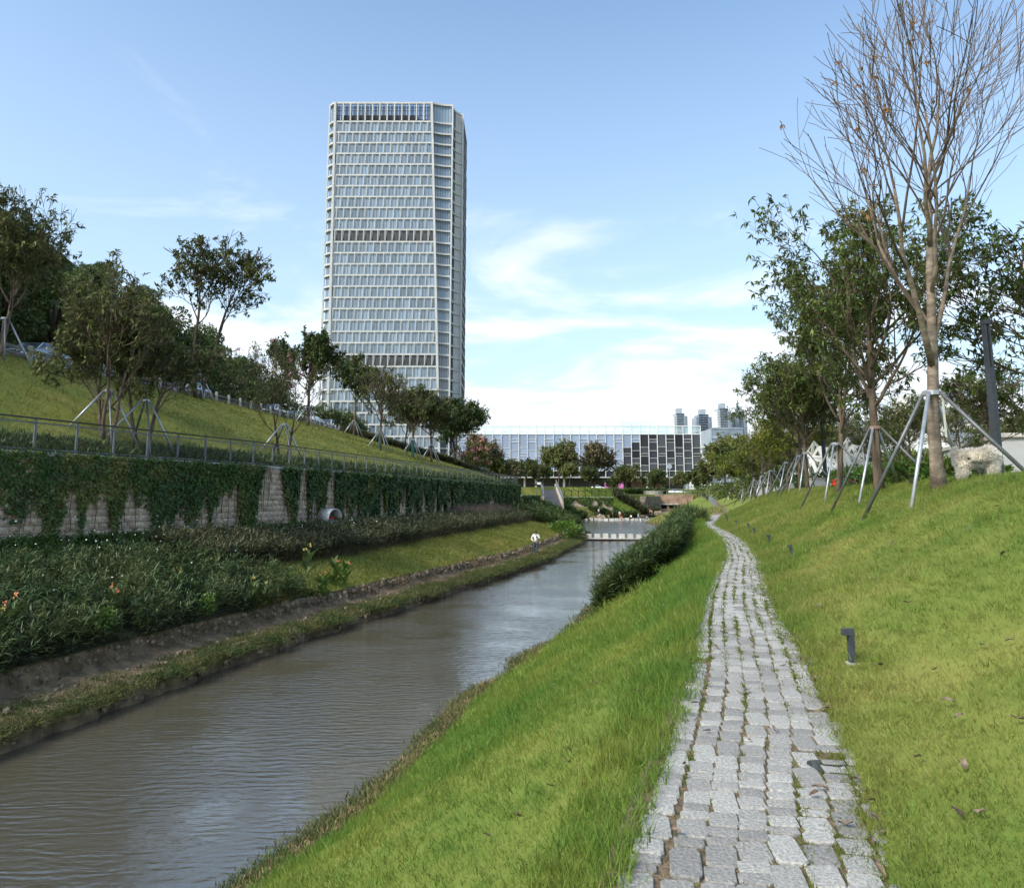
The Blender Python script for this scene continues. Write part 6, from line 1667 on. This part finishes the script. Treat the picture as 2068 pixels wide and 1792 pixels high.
# stainless hood at the wall foot
c_ = Vector(bedpt(667, 42.0, .22)); T = thing('steel_hood', tuple(c_), 'stainless steel half-round hood standing at the foot of the creeper wall', 'hood')
vs = []; fs = []
for side in (-.55, .55):
    for k in range(11):
        a = math.radians(200 - 20 * k * 1.0); rr_ = .50
        vs.append((side, -.0 + rr_ * math.cos(a) * .8, .38 + rr_ * math.sin(a)))
for k in range(10): fs.append((k, k + 1, 11 + k + 1, 11 + k))
rot = Matrix.Rotation(-.75, 3, 'Z')
m_ = MB(); m_.add([rot @ Vector(v_) + c_ for v_ in vs], fs); ho = m_.build('shell', 'steel', T, True); sm = ho.modifiers.new('solid', 'SOLIDIFY'); sm.thickness = .035
m_ = MB(); m_.box((c_.x, c_.y, c_.z + .05), (.85, .6, .5), -.75); m_.build('plinth', 'grey_clad_dark', T)
m_ = MB(); m_.box((c_.x + .12, c_.y - .08, c_.z + .42), (.2, .2, .14), -.75); m_.build('valve', 'lamp_red', T)

# ------------------------------------------------------------------ stepping stones, weir, far crossing, ramp, culvert
WR = thing('weir', (12.3, 85.0, -3.0), 'low concrete weir sill under the near stepping stones', 'weir')
m_ = MB(); m_.bar((7.0, 86.0, -3.07), (17.6, 84.0, -3.07), 1.1, .5); m_.build('sill', 'concrete', WR)
for i in range(10):
    t_ = i / 9; x, y = 8.45 + 7.9 * t_, 85.75 - 1.5 * t_
    m_ = MB(); h_ = .46 + .03 * ((i * 7) % 3); m_.box((x, y, -2.84 + h_ / 2), (.56 + .05 * ((i * 5) % 3), .5, h_), -.18 + .06 * ((i * 3) % 4 - 1.5), .93)
    o = m_.build('stepping_stone', 'concrete')
    tag(o, ['leftmost block of the near stepping stones', 'second block from the left of the near stepping stones', 'third block from the left of the near stepping stones', 'fourth block from the left of the near stepping stones', 'fifth block from the left of the near stepping stones', 'fifth block from the right of the near stepping stones', 'fourth block from the right of the near stepping stones', 'third block from the right of the near stepping stones', 'second block from the right of the near stepping stones', 'rightmost block of the near stepping stones beside the bather'][i], 'stepping stone', 'near stepping stones')
x = W(1174, 1074, 88).x; m_ = MB(); m_.box((x, 88, -2.35), (.8, .5, .4), .1, .95); tag(m_.build('bank_block', 'concrete'), 'single pale block on the left bank by the stepping stones', 'stone block')
for i in range(13):
    t_ = i / 12; p = W(1183 + 125 * t_, 1048, 150 + 2.0 * math.sin(i))
    m_ = MB(); m_.box((p.x, p.y, -2.70), (.75 + .1 * (i % 3), .7, .62), .2 * (i % 4 - 1.5), .9)
    tag(m_.build('far_stepping_stone', 'concrete'), 'grey block in the far row of stepping stones where people wade', 'stepping stone', 'far stepping stones')
for i, (px, py, Y, s) in enumerate([(1188, 1044, 153, 1.0), (1200, 1045, 152, 1.3), (1214, 1043, 152, 1.5), (1268, 1040, 160, 1.4), (1330, 1034, 172, 1.6), (1352, 1037, 165, 1.8), (1346, 1071, 86.5, .7), (1338, 1078, 85.0, .6)]):
    p = W(px, py, Y); m_ = MB(); vs, fs = RV[i % 8]; m_.add([(p.x + v[0] * s * 1.4, Y + v[1] * s, p.z - .1 + v[2] * s * .6) for v in vs], fs)
    tag(m_.build('boulder', 'rubble'), ['boulder at the left end of the far crossing', 'flat boulder left of the far crossing people', 'boulder under the standing person in white', 'boulder behind the far crossing', 'boulder below the culvert', 'boulder at the right end of the far crossing', 'boulder the bather sits on', 'small boulder beside the rightmost stepping block'][i], 'boulder')
# ramp
RA = thing('ramp', (7.5, 150, 0), 'dark paved ramp climbing away between beige parapets', 'ramp')
p1, p2, p3, p4 = W(1099, 1021, 126), W(1134, 1021, 126), W(1120, 981, 176), W(1092, 981, 176)
m_ = MB(); vs = [p1, p2, p3, p4]; m_.add(vs + [Vector((p.x, p.y, -3)) for p in vs], [(0, 1, 2, 3), (0, 4, 5, 1), (1, 5, 6, 2), (3, 7, 4, 0)]); m_.build('deck', 'asphalt', RA)
q1, q2 = W(1140, 1021, 127), W(1124, 978, 176)
m_ = MB(); m_.add([(p2.x, p2.y, p2.z - 3), (p3.x, p3.y, p3.z - 6), (p3.x, p3.y, p3.z + .5), (p2.x, p2.y, p2.z + .5), (p2.x + .4, p2.y + .1, p2.z - 3), (p3.x + .4, p3.y, p3.z - 6), (p3.x + .4, p3.y, p3.z + .5), (p2.x + .4, p2.y + .1, p2.z + .5)], [(0, 3, 2, 1), (4, 5, 6, 7), (3, 7, 6, 2), (0, 4, 7, 3)]); m_.build('right_parapet', 'concrete_beige', RA)
a_, b_ = W(1084, 1021, 126), W(1099, 1001, 126)
m_ = MB(); m_.box(((a_.x + b_.x) / 2, 126.5, (a_.z + b_.z) / 2 - .5), (b_.x - a_.x, 1, b_.z - a_.z + 1)); m_.build('left_abutment', 'concrete_beige', RA)
fence_run('ramp_fence', 'grey railing on the left side of the far ramp', [W(1084, 1001, 125.5), W(1099, 1001, 125.5), W(1092, 981, 174)], 1.05, 2.2, 'fence_far', 'fence_far', False, pw=.07)
fence_run('ramp_fence', 'grey railing on the right side of the far ramp', [p2 + Vector((.3, 0, .5)), p3 + Vector((.3, 0, .5))], 1.05, 2.2, 'fence_far', 'fence_far', False, pw=.07)
# creeper wall beyond the ramp
def short_wall(label, vlabel, pa, pb, h_, seed):
    T = thing('creeper_wall', tuple(pa), label, 'wall'); d = (pb - pa).normalized(); n_ = Vector((d.y, -d.x, 0))
    m_ = MB(); m_.bar(pa + Vector((0, 0, h_ / 2 - .8)), pb + Vector((0, 0, h_ / 2 - .8)), .5, h_ + 1.6); m_.build('core', 'block_stone_far', T)
    m_ = MB(); m_.bar(pa + Vector((0, 0, h_ + .05)), pb + Vector((0, 0, h_ + .05)), .6, .1); m_.build('coping', 'concrete', T)
    g = np.random.default_rng(seed); k = 2600; L_ = (pb - pa).length; s = g.uniform(0, L_, k); hh = g.uniform(0, h_, k)
    dp = h_ * np.clip(.75 + vnoise(s, seed, .8, 1.3), .25, 1.0); ok = hh < dp; s, hh = s[ok], hh[ok]
    P = np.array(pa) + np.outer(s, d) + np.array([0, 0, h_ + .1]) - np.outer(hh, [0, 0, 1]) + np.outer(g.uniform(.28, .45, len(s)), n_)
    v, q = leaves_geo(P, np.tile([n_.x * .4, n_.y * .4, -1.0], (len(s), 1)) + g.normal(size=(len(s), 3)) * .4, np.tile([n_.x, n_.y, .4], (len(s), 1)) + g.normal(size=(len(s), 3)) * .3, .34, .28)
    tag(link('creeper', fast_mesh('creeper', v, q), 'vine_leaf'), vlabel, 'creeper', kind='stuff')
short_wall('short creeper wall right of the far ramp', 'creeper on the short wall right of the ramp', W(1139, 1020, 164), W(1237, 1020, 166), 1.75, 5)
short_wall('short creeper wall at the left foot of the ramp', 'creeper on the short wall left of the ramp', W(1050, 1026, 118), W(1086, 1024, 125), 1.9, 6)
fence_run('terrace_fence', 'dark fence on the short wall right of the ramp', [W(1140, 1001, 164), W(1237, 1001, 166)], 1.2, 1.5, 'fence_dark', 'fence_dark', False, pw=.09)
# culvert with stone flanks under the road
CU = thing('culvert', (41, 198, 0), 'stone culvert bridge with two dark openings at the valley head', 'bridge')
a_, b_ = W(1328, 1028, 197), W(1400, 998, 197)
m_ = MB(); m_.box(((a_.x + b_.x) / 2, 198.5, 0), (b_.x - a_.x, 2.4, 4.4)); m_.build('head_wall', 'red_stone', CU)
for pxa, pxb in ((1331, 1347), (1352, 1368)):
    a_, b_ = W(pxa, 1026, 197), W(pxb, 1018, 197); m_ = MB(); m_.box(((a_.x + b_.x) / 2, 197.6, (a_.z + b_.z) / 2), (b_.x - a_.x, .7, b_.z - a_.z)); m_.build('opening', 'hole_shade', CU)  # solid black block, the culvert's inner shade put into its colour
a_, b_ = W(1329, 1018, 197), W(1372, 1016.4, 197); m_ = MB(); m_.box(((a_.x + b_.x) / 2, 197.1, a_.z + .1), (b_.x - a_.x, .4, .3)); m_.build('lintel', 'concrete', CU)
for k in range(9):
    z = -2.6 + .52 * k; p_ = W(1286 + 2.0 * k, 1000, 188); q_ = W(1330, 1000, 196)
    m_ = MB(); m_.bar((p_.x, 188 + .3 * k, z), (q_.x, 196.6, z), 1.6, .5); m_.build('flank_course', 'cliff_stone', CU)
for k in range(3):
    m_ = MB(); a_, b_ = W(1318 - 6 * k, 1000, 194 - 5 * k), W(1372 - 4 * k, 1000, 194 - 5 * k); m_.box(((a_.x + b_.x) / 2, 194 - 5 * k, -2.2 - .28 * k), (b_.x - a_.x, 5, .5)); m_.build('cascade_step', 'cliff_stone', CU)
fence_run('bridge_fence', 'pale railing along the culvert bridge', [W(1330, 998, 197), W(1412, 997, 199)], 1.1, 2.0, 'fence_far', 'fence_far', False, pw=.09)
fence_run('path_fence', 'steel railing on the left of the far path bend', [(float(PLx(y)) - .25, y, float(PZ(y))) for y in np.arange(112, 172, 4.0)], 1.15, 2.0, 'fence_far', 'galvanised', True, pw=.07)
# hedges at the head of the pool
for i, (px0, px1, Y, h_, mm, lab) in enumerate([(1192, 1286, 157, 1.2, 'reed', 'dark hedge behind the far stepping stones'), (1128, 1180, 146, 1.4, 'reed', 'dark hedge left of the far crossing'), (1240, 1330, 180, 1.8, 'ruellia_bronze', 'hedge sloping down to the culvert flank'), (1140, 1280, 205, 1.2, 'bright_leaf', 'clipped green hedge below the glass block'), (1270, 1345, 205, 1.3, 'reed', 'hedge band over the culvert')]):
    k = 1500; t_ = R.uniform(0, 1, k); a_, b_ = W(px0, 1000, Y), W(px1, 1000, Y)
    X = a_.x + (b_.x - a_.x) * t_; Yv = Y + R.normal(0, .8, k); Z = np.array([gz(float(x), min(199.0, round(float(y)))) for x, y in zip(X, Yv)]); Z = np.where(Yv > 199, 2.4, np.maximum(Z, -2.6))
    v, q = stems_leaves(np.stack([X, Yv, Z], 1), h_ * (.7 + .4 * R.random(k)), 7, .6, .2, R)
    tag(link('clipped_hedge', fast_mesh('clipped_hedge', v, q), mm), lab, 'hedge', kind='stuff')
# street furniture by the glass block
p = W(1352, 988, 225); T = thing('street_sign', tuple(p), 'round street sign on a tall pole before the glass block', 'sign')
m_ = MB(); m_.tube([p, W(1352, 943, 225)], .07, 6); m_.build('pole', 'galvanised', T)
q_ = W(1352, 941, 225); m_ = MB(); m_.tube([q_ + Vector((0, -.1, 0)), q_ + Vector((0, .0, 0))], .75, 14); m_.build('disc', 'apt_grey', T)
p = W(1308, 985, 240); T = thing('white_mast', tuple(p), 'white mast before the brown slatted wall', 'mast')
m_ = MB(); m_.tube([p, W(1308, 955, 240)], [.28, .2], 8); m_.build('shaft', 'white_render', T)
m_ = MB(); m_.lathe([(.4, 0), (.4, .3), (.28, .35)], tuple(p), 8); m_.build('foot', 'concrete', T)
p = W(1318, 996, 205); m_ = MB(); m_.lathe([(2.8, -.4), (3.1, .75), (2.9, .75), (2.9, .4)], tuple(p), 20); tag(m_.build('planter', 'concrete'), 'round pale planter on the terrace over the culvert', 'planter')

# ------------------------------------------------------------------ cars on the hillside road
def loft(mb_, st, nose=False):
    """st: stations (y, half width bottom, half width top, z0, z1)"""
    vs = []
    for (y, wb, wt, z0, z1) in st:
        zm = z0 + (z1 - z0) * .55
        vs += [(-wb * .96, y, z0), (-wb, y, zm), (-wt, y, z1), (wt, y, z1), (wb, y, zm), (wb * .96, y, z0)]
    fs = []
    for i in range(len(st) - 1):
        for k in range(6):
            k2 = (k + 1) % 6; fs.append((i * 6 + k, i * 6 + k2, (i + 1) * 6 + k2, (i + 1) * 6 + k))
    fs.append(tuple(range(6))); fs.append(tuple((len(st) - 1) * 6 + k for k in range(5, -1, -1)))
    mb_.add(vs, fs)
def car(px, Y, paint, label, suv=False, rz=0.0, accent=None, x=None, z=None, scale=1.0):
    if x is None:
        x = float(GX(Y)) - 1.55; z = float(GZ(Y)) + .015
        rz = -math.atan(float(GX(Y + 2) - GX(Y - 2)) / 4)
        Y0 = Y
    T = thing('parked_car', (x, Y, z), label, 'car', 'cars on the road', rz)
    h_ = 1.66 if suv else 1.44
    b_ = MB(); loft(b_, [(-2.25, .70, .66, .32, .62), (-2.15, .84, .78, .22, .72), (-1.5, .90, .82, .18, .84), (-.75, .91, .84, .18, .94), (.9, .91, .84, .18, .96), (1.8, .90, .82, .2, 1.0 if not suv else 1.05), (2.15, .85, .78, .26, .95 if not suv else 1.02), (2.25, .76, .70, .34, .80)])
    b_.build('body', paint, T, True, True)
    c_ = MB(); rear = 2.0 if suv else 1.55
    loft(c_, [(-.95, .76, .70, .90, .95), (-.25, .80, .62, .90, h_ - .05), (.35, .80, .62, .90, h_ - .03), (rear - .5, .79, .61, .92, h_ - .08), (rear, .74, .66, .92, 1.0)])
    c_.build('window_glass', 'car_glass', T, False, True)
    r_ = MB(); loft(r_, [(-.22, .60, .56, h_ - .07, h_ - .03), (.1, .63, .57, h_ - .06, h_), (rear - .75, .63, .57, h_ - .07, h_ - .01), (rear - .52, .60, .56, h_ - .10, h_ - .06)]); r_.build('roof', accent or paint, T, True, True)
    for s_ in (-1, 1):
        p_ = MB(); p_.bar((s_ * .72, -.93, .93), (s_ * .59, -.24, h_ - .05), .06, .05); p_.bar((s_ * .80, .42, .93), (s_ * .62, .42, h_ - .05), .04, .07); p_.bar((s_ * .71, rear - .03, .96), (s_ * .60, rear - .52, h_ - .08), .07, .06); p_.build('pillar', paint, T, False, True)
        for y in (-1.42, 1.38):
            w_ = MB(); w_.tube([(s_ * .72, y, .31), (s_ * .915, y, .31)], .31, 14); wo_ = w_.build('wheel', 'tyre', T, False, True)
            w_ = MB(); w_.tube([(s_ * .90, y, .31), (s_ * .925, y, .31)], .19, 10); w_.build('rim', 'car_silver', wo_, False, True)
        l_ = MB(); l_.box((s_ * .62, -2.2, .62), (.28, .12, .13)); l_.build('headlight', 'lamp_clear', T, False, True)
        l_ = MB(); l_.box((s_ * .66, 2.2, .80), (.24, .10, .16)); l_.build('tail_light', 'lamp_red', T, False, True)
        l_ = MB(); l_.box((s_ * .98, -.62, 1.0), (.16, .10, .12)); l_.build('mirror', accent or paint, T, False, True)
    if accent:
        a_ = MB(); a_.box((.0, 2.26, .62), (1.3, .03, .2)); a_.build('bumper_panel', accent, T, False, True)
    T.scale = (scale,) * 3
    return T
car(0, 79.5, 'car_white', 'white saloon, first fully visible car behind the guardrail')
car(0, 86.0, 'car_green', 'green car with yellow and red trim parked behind the white saloon', accent='car_yellow')
car(0, 103.0, 'car_white', 'white car with clear windscreen beyond the covered one', suv=True)
car(0, 109.5, 'car_silver', 'silver car low behind the hillside crest')
car(0, 115.5, 'car_white', 'white car at the end of the parked row', )
car(0, 43.6, 'car_silver', 'silver-blue car glimpsed below the guardrail at the far left')
car(0, 62.5, 'car_silver', 'pale car glimpsed through the guardrail left of the saloon')
Yc = 94.5; x, z = float(GX(Yc)) - 1.5, float(GZ(Yc)) + .015
T = thing('covered_car', (x, Yc, z), 'car under a crumpled silver cover behind the guardrail', 'car', 'cars on the road')
c_ = MB(); loft(c_, [(-2.35, .80, .60, .05, .70), (-1.9, .98, .80, .04, .92), (-.9, 1.0, .80, .04, 1.05), (-.2, 1.0, .72, .04, 1.5), (.7, 1.0, .72, .04, 1.55), (1.4, 1.0, .76, .04, 1.32), (2.1, .98, .75, .04, 1.05), (2.4, .80, .6, .05, .75)])
co = c_.build('cover', 'car_cover', T, True, True); sb = co.modifiers.new('subsurf', 'SUBSURF'); sb.levels = 2; sb.render_levels = 2
for s_ in (-1, 1):
    for y in (-1.42, 1.38):
        w_ = MB(); w_.tube([(s_ * .80, y, .3), (s_ * .985, y, .3)], .3, 12); w_.build('wheel', 'tyre', T, False, True)
p = W(1366, 993, 215); car(0, 215, 'car_white', 'white car on the road over the culvert', x=p.x, z=p.z - .6, rz=1.5)
p = W(1208, 983, 246); car(0, 246, 'car_white', 'white car by the trees below the glass block', x=p.x, z=p.z - .8, rz=1.5)
p = W(1089, 980, 185); T = thing('scooter', tuple(p), 'white motor scooter at the head of the ramp', 'scooter')
m_ = MB(); m_.box((p.x, p.y, p.z + .55), (1.3, .4, .5), 0, .8); m_.box((p.x - .6, p.y, p.z + .85), (.25, .45, .6), 0, .8); m_.build('body', 'car_white', T)
m_ = MB(); m_.box((p.x + .3, p.y, p.z + .9), (.8, .36, .18)); m_.build('seat', 'black_plastic', T)
for sx in (-.75, .65):
    m_ = MB(); m_.tube([(p.x + sx, p.y - .07, p.z + .27), (p.x + sx, p.y + .07, p.z + .27)], .27, 12); m_.build('wheel', 'tyre', T)
m_ = MB(); m_.tube([(p.x - .65, p.y - .35, p.z + 1.2), (p.x - .65, p.y + .35, p.z + 1.2)], .04, 6); m_.build('handlebar', 'black_plastic', T)

# ------------------------------------------------------------------ people
BASE = dict(pel=(0, 0, .93), sp=(0, .01, 1.12), ch=(0, 0, 1.32), nk=(0, 0, 1.48), hd=(0, -.02, 1.575), ht=(0, -.01, 1.66))
for s_, n_ in ((-1, 'R'), (1, 'L')):
    BASE.update({'sh' + n_: (.18 * s_, 0, 1.40), 'el' + n_: (.25 * s_, .03, 1.13), 'wr' + n_: (.26 * s_, -.05, .90), 'ha' + n_: (.26 * s_, -.08, .83), 'hi' + n_: (.095 * s_, 0, .87), 'kn' + n_: (.11 * s_, -.03, .49), 'an' + n_: (.11 * s_, .02, .085), 'to' + n_: (.13 * s_, -.14, .03)})
RAD = dict(pel=.125, sp=.112, ch=.128, nk=.052, hd=.088, ht=.07, sh=.066, el=.043, wr=.03, ha=.036, hi=.088, kn=.056, an=.04, to=.034)
EDG_ = [('pel', 'sp'), ('sp', 'ch'), ('ch', 'nk'), ('nk', 'hd'), ('hd', 'ht')] + [(a + n_, b_ + n_) for n_ in 'RL' for a, b_ in (('sh', 'el'), ('el', 'wr'), ('wr', 'ha'), ('hi', 'kn'), ('kn', 'an'), ('an', 'to'))] + [('ch', 'shR'), ('ch', 'shL'), ('pel', 'hiR'), ('pel', 'hiL')]
POSES = {
 'stand': {},
 'man': {'hd': (0, -.05, 1.56), 'ht': (0, -.06, 1.645), 'elR': (-.33, .05, 1.13), 'wrR': (-.20, -.08, .99), 'haR': (-.15, -.12, .95), 'elL': (.28, -.05, 1.15), 'wrL': (.13, -.24, 1.24), 'haL': (.07, -.27, 1.27), 'knL': (.12, -.09, .50), 'anL': (.12, .0, .085), 'knR': (-.11, .02, .5), 'anR': (-.12, .08, .085), 'toR': (-.15, -.07, .03)},
 'bend': {'sp': (0, -.10, 1.04), 'ch': (0, -.28, 1.14), 'nk': (0, -.40, 1.20), 'hd': (0, -.48, 1.22), 'ht': (0, -.56, 1.25), 'shR': (-.18, -.33, 1.17), 'shL': (.18, -.33, 1.17), 'elR': (-.2, -.40, .88), 'elL': (.2, -.40, .88), 'wrR': (-.15, -.48, .65), 'wrL': (.15, -.48, .65), 'haR': (-.14, -.50, .58), 'haL': (.14, -.50, .58)},
 'crouch': {'pel': (0, .12, .32), 'sp': (0, .06, .50), 'ch': (0, -.04, .68), 'nk': (0, -.12, .82), 'hd': (0, -.17, .90), 'ht': (0, -.19, .98), 'shR': (-.18, -.05, .76), 'shL': (.18, -.05, .76), 'elR': (-.24, -.2, .56), 'elL': (.24, -.2, .56), 'wrR': (-.14, -.38, .46), 'wrL': (.14, -.38, .46), 'haR': (-.1, -.44, .44), 'haL': (.1, -.44, .44), 'hiR': (-.1, .1, .32), 'hiL': (.1, .1, .32), 'knR': (-.18, -.26, .46), 'knL': (.18, -.26, .46), 'anR': (-.15, -.08, .085), 'anL': (.15, -.08, .085), 'toR': (-.17, -.24, .03), 'toL': (.17, -.24, .03)},
 'sit': {'pel': (0, .05, .50), 'sp': (0, .02, .70), 'ch': (0, -.03, .90), 'nk': (0, -.06, 1.05), 'hd': (0, -.10, 1.14), 'ht': (0, -.10, 1.23), 'shR': (-.18, -.03, .97), 'shL': (.18, -.03, .97), 'elR': (-.25, -.08, .74), 'elL': (.26, -.10, .74), 'wrR': (-.12, -.27, .64), 'wrL': (.13, -.28, .66), 'haR': (-.07, -.31, .63), 'haL': (.07, -.32, .65), 'hiR': (-.1, .02, .48), 'hiL': (.1, .02, .48), 'knR': (-.14, -.38, .46), 'knL': (.14, -.36, .50), 'anR': (-.12, -.36, .07), 'anL': (.14, -.42, .09), 'toR': (-.13, -.50, .03), 'toL': (.15, -.56, .04)},
}
def person(loc, rz, pose, h, top, bottom, label, long_sleeve=False, shorts=False, bare=False, hair='hair_black', hat=None, dress=False):
    J = dict(BASE); J.update(POSES[pose]); k = h / 1.7
    T = thing('person', loc, label, 'person', None, rz)
    keys = list(J); idx = {n_: i for i, n_ in enumerate(keys)}
    rad_of = lambda n_: RAD[n_ if n_ in RAD else n_[:-1]]
    V = [Vector(J[n_]) * k for n_ in keys]; Rr = [rad_of(n_) * k for n_ in keys]; E = [(idx[a], idx[b_]) for a, b_ in EDG_]
    for n_ in 'RL':
        wv_, hv_ = Vector(J['wr' + n_]), Vector(J['ha' + n_]); d = (hv_ - wv_).normalized(); sd_ = d.cross(Vector((0, 1, .3))).normalized()
        for f_, (o_, l_) in enumerate(((-.024, .075), (-.008, .085), (.008, .08), (.022, .065))):
            m1 = hv_ + sd_ * o_ + d * l_ * .5; m2 = m1 + d * l_ * .4 + Vector((0, -.015, -.01)); b0 = len(V)
            V += [m1 * k, m2 * k]; Rr += [.0095 * k, .008 * k]; E += [(idx['ha' + n_], b0), (b0, b0 + 1)]
        th_ = wv_.lerp(hv_, .6) + sd_ * .04 + d * .02; b0 = len(V); V += [th_ * k, (th_ + d * .035 + sd_ * .008) * k]; Rr += [.011 * k, .009 * k]; E += [(idx['ha' + n_], b0), (b0, b0 + 1)]
    skinned('body', V, E, Rr, 'skin', T, idx['pel'], 1)
    def cloth(name, names, m, g_, cut=None):
        ks = [n_ for n_ in keys if n_ in names]; ii = {n_: i for i, n_ in enumerate(ks)}
        P = [Vector(J[n_]) * k for n_ in ks]; r2 = [rad_of(n_) * g_ * k for n_ in ks]
        if cut:
            for a, b_, f_ in cut:
                if a in ii:
                    P.append(Vector(J[a]).lerp(Vector(J[b_]), f_) * k); r2.append((rad_of(a) * (1 - f_) + rad_of(b_) * f_) * g_ * 1.08 * k); ii['cut' + b_] = len(P) - 1
        E2 = [(ii[a], ii[b_]) for a, b_ in EDG_ if a in ii and b_ in ii]
        if cut: E2 += [(ii[a], ii['cut' + b_]) for a, b_, f_ in cut if a in ii]
        skinned(name, P, E2, r2, m, T, 0, 1)
    if not bare:
        nm = ['pel', 'sp', 'ch', 'shR', 'shL'] + (['elR', 'elL', 'wrR', 'wrL'] if long_sleeve else [])
        cloth('shirt', nm, top, 1.16, None if long_sleeve else [('shR', 'elR', .75), ('shL', 'elL', .75)])
    nm = ['pel', 'hiR', 'hiL'] + ([] if shorts else ['knR', 'knL', 'anR', 'anL'])
    cloth('shorts' if shorts else 'trousers', nm, bottom, 1.2, [('hiR', 'knR', .85), ('hiL', 'knL', .85)] if shorts else None)
    if not bare and not shorts:
        for n_ in 'RL':
            m_ = MB(); m_.tube([Vector(J['an' + n_]) * k + Vector((0, .03, -.045)), Vector(J['to' + n_]) * k + Vector((0, -.02, .01))], [.05 * k, .042 * k], 7); m_.build('shoe', 'black_plastic', T, True, True)
    hd, ht = Vector(J['hd']), Vector(J['ht']); up_ = (ht - hd).normalized(); c_ = (hd + (ht - hd) * .35 + Vector((0, .018, 0))) * k
    m_ = MB(); prof = [(.101, -.035), (.104, .0), (.092, .045), (.06, .085), (.02, .098)]
    q_ = Vector((0, 0, 1)).rotation_difference(up_)
    l0 = len(m_.v); m_.lathe([(a * k, z_ * k) for a, z_ in prof], (0, 0, 0), 12); m_.v = [tuple(q_ @ Vector(v_) + c_) for v_ in m_.v]; m_.build('hat' if hat else 'hair', hat or hair, T, True, True)
    f0 = hd * k; m_ = MB(); m_.box(tuple(f0 + Vector((0, -.085 * k, -.005))), (.022 * k, .03 * k, .04 * k)); m_.build('nose', 'skin', T, False, True)
    for s_ in (-1, 1):
        m_ = MB(); m_.box(tuple(f0 + Vector((.032 * s_ * k, -.080 * k, .018 * k))), (.02 * k, .012 * k, .01 * k)); m_.build('eye', 'hair_black', T, False, True)
    return T
P_ = person((float(LW0(57)) - .62, 57.0, gz(float(LW0(57)) - .62, 57.0)), -.1, 'man', 1.72, 'cloth_white', 'cloth_jeans', 'man in white shirt and jeans looking down on the stream ledge', True)
hp = Vector(POSES['man']['haL']); m_ = MB(); m_.box((hp.x - .02, hp.y - .03, hp.z + .03), (.075, .012, .15)); tag(m_.build('phone', 'black_plastic'), 'dark phone held by the man in the white shirt', 'phone'); bpy.data.objects['phone'].location = P_.location
p = W(1348, 1083, 85.3); person((p.x, 85.3, -2.85), 0.5, 'sit', 1.6, 'skin', 'cloth_pink', 'bare-chested bather in pink shorts sitting by the stepping stones', shorts=True, bare=True)
FOLK = [(1137, 1032, 128, 'stand', 1.75, 'cloth_blue', 'cloth_grey', 'person in bright blue shirt at the foot of the ramp', {}), (1167, 1043, 152, 'stand', 1.15, 'cloth_pink', 'cloth_grey', 'child in pink top at the left end of the far crossing', {}), (1179.5, 1045.6, 151, 'stand', 1.4, 'cloth_green', 'cloth_dark', 'person in green top at the left of the far crossing', {}),
 (1175, 1046, 150, 'crouch', 1.3, 'cloth_white', 'cloth_white', 'small crouching child in white beside the green-topped person', {}), (1209.5, 1041.5, 154, 'stand', 1.6, 'cloth_white', 'cloth_dark', 'person in white top and dark trousers standing on the boulder', {}), (1212, 1044, 152, 'crouch', 1.4, 'cloth_white', 'cloth_grey', 'crouching person in white below the standing one', {}),
 (1230, 1047, 150, 'bend', 1.2, 'cloth_red', 'cloth_green', 'child in red and green bending to the water', {}), (1237.7, 1046, 152, 'stand', 1.6, 'cloth_dark', 'cloth_dark', 'person in dark clothes standing in the far crossing', {}), (1252, 1047, 151, 'stand', 1.6, 'cloth_white', 'cloth_red', 'person in white top and red shorts in the far crossing', dict(shorts=True)), (1256, 1049, 149, 'crouch', 1.1, 'cloth_pink', 'cloth_pink', 'small child in pink squatting in the water', dict(hat='cloth_pink')),
 (1275, 1049.5, 149, 'sit', 1.5, 'cloth_white', 'cloth_dark', 'person in white sitting on a far stepping block', {}), (1289.5, 1051, 147, 'stand', 1.45, 'cloth_pale', 'cloth_grey', 'person in pale blue at the right of the far crossing', {}), (1306.5, 1049, 148, 'crouch', 1.3, 'cloth_pale', 'cloth_dark', 'crouching child in pale top at the right end of the crossing', {}), (1313.5, 1039, 165, 'stand', 1.2, 'cloth_red', 'cloth_dark', 'child in red standing behind the far crossing', {}), (1317, 1039.5, 165, 'stand', 1.1, 'cloth_white', 'cloth_grey', 'child in white beside the child in red', {})]
for i, (px, py, Y, ps, h_, tp, bt, lab, kw) in enumerate(FOLK):
    p = W(px, py, Y); person(tuple(p), (i * 1.7) % 2.4 - 1.2, ps, h_, tp, bt, lab, **kw)
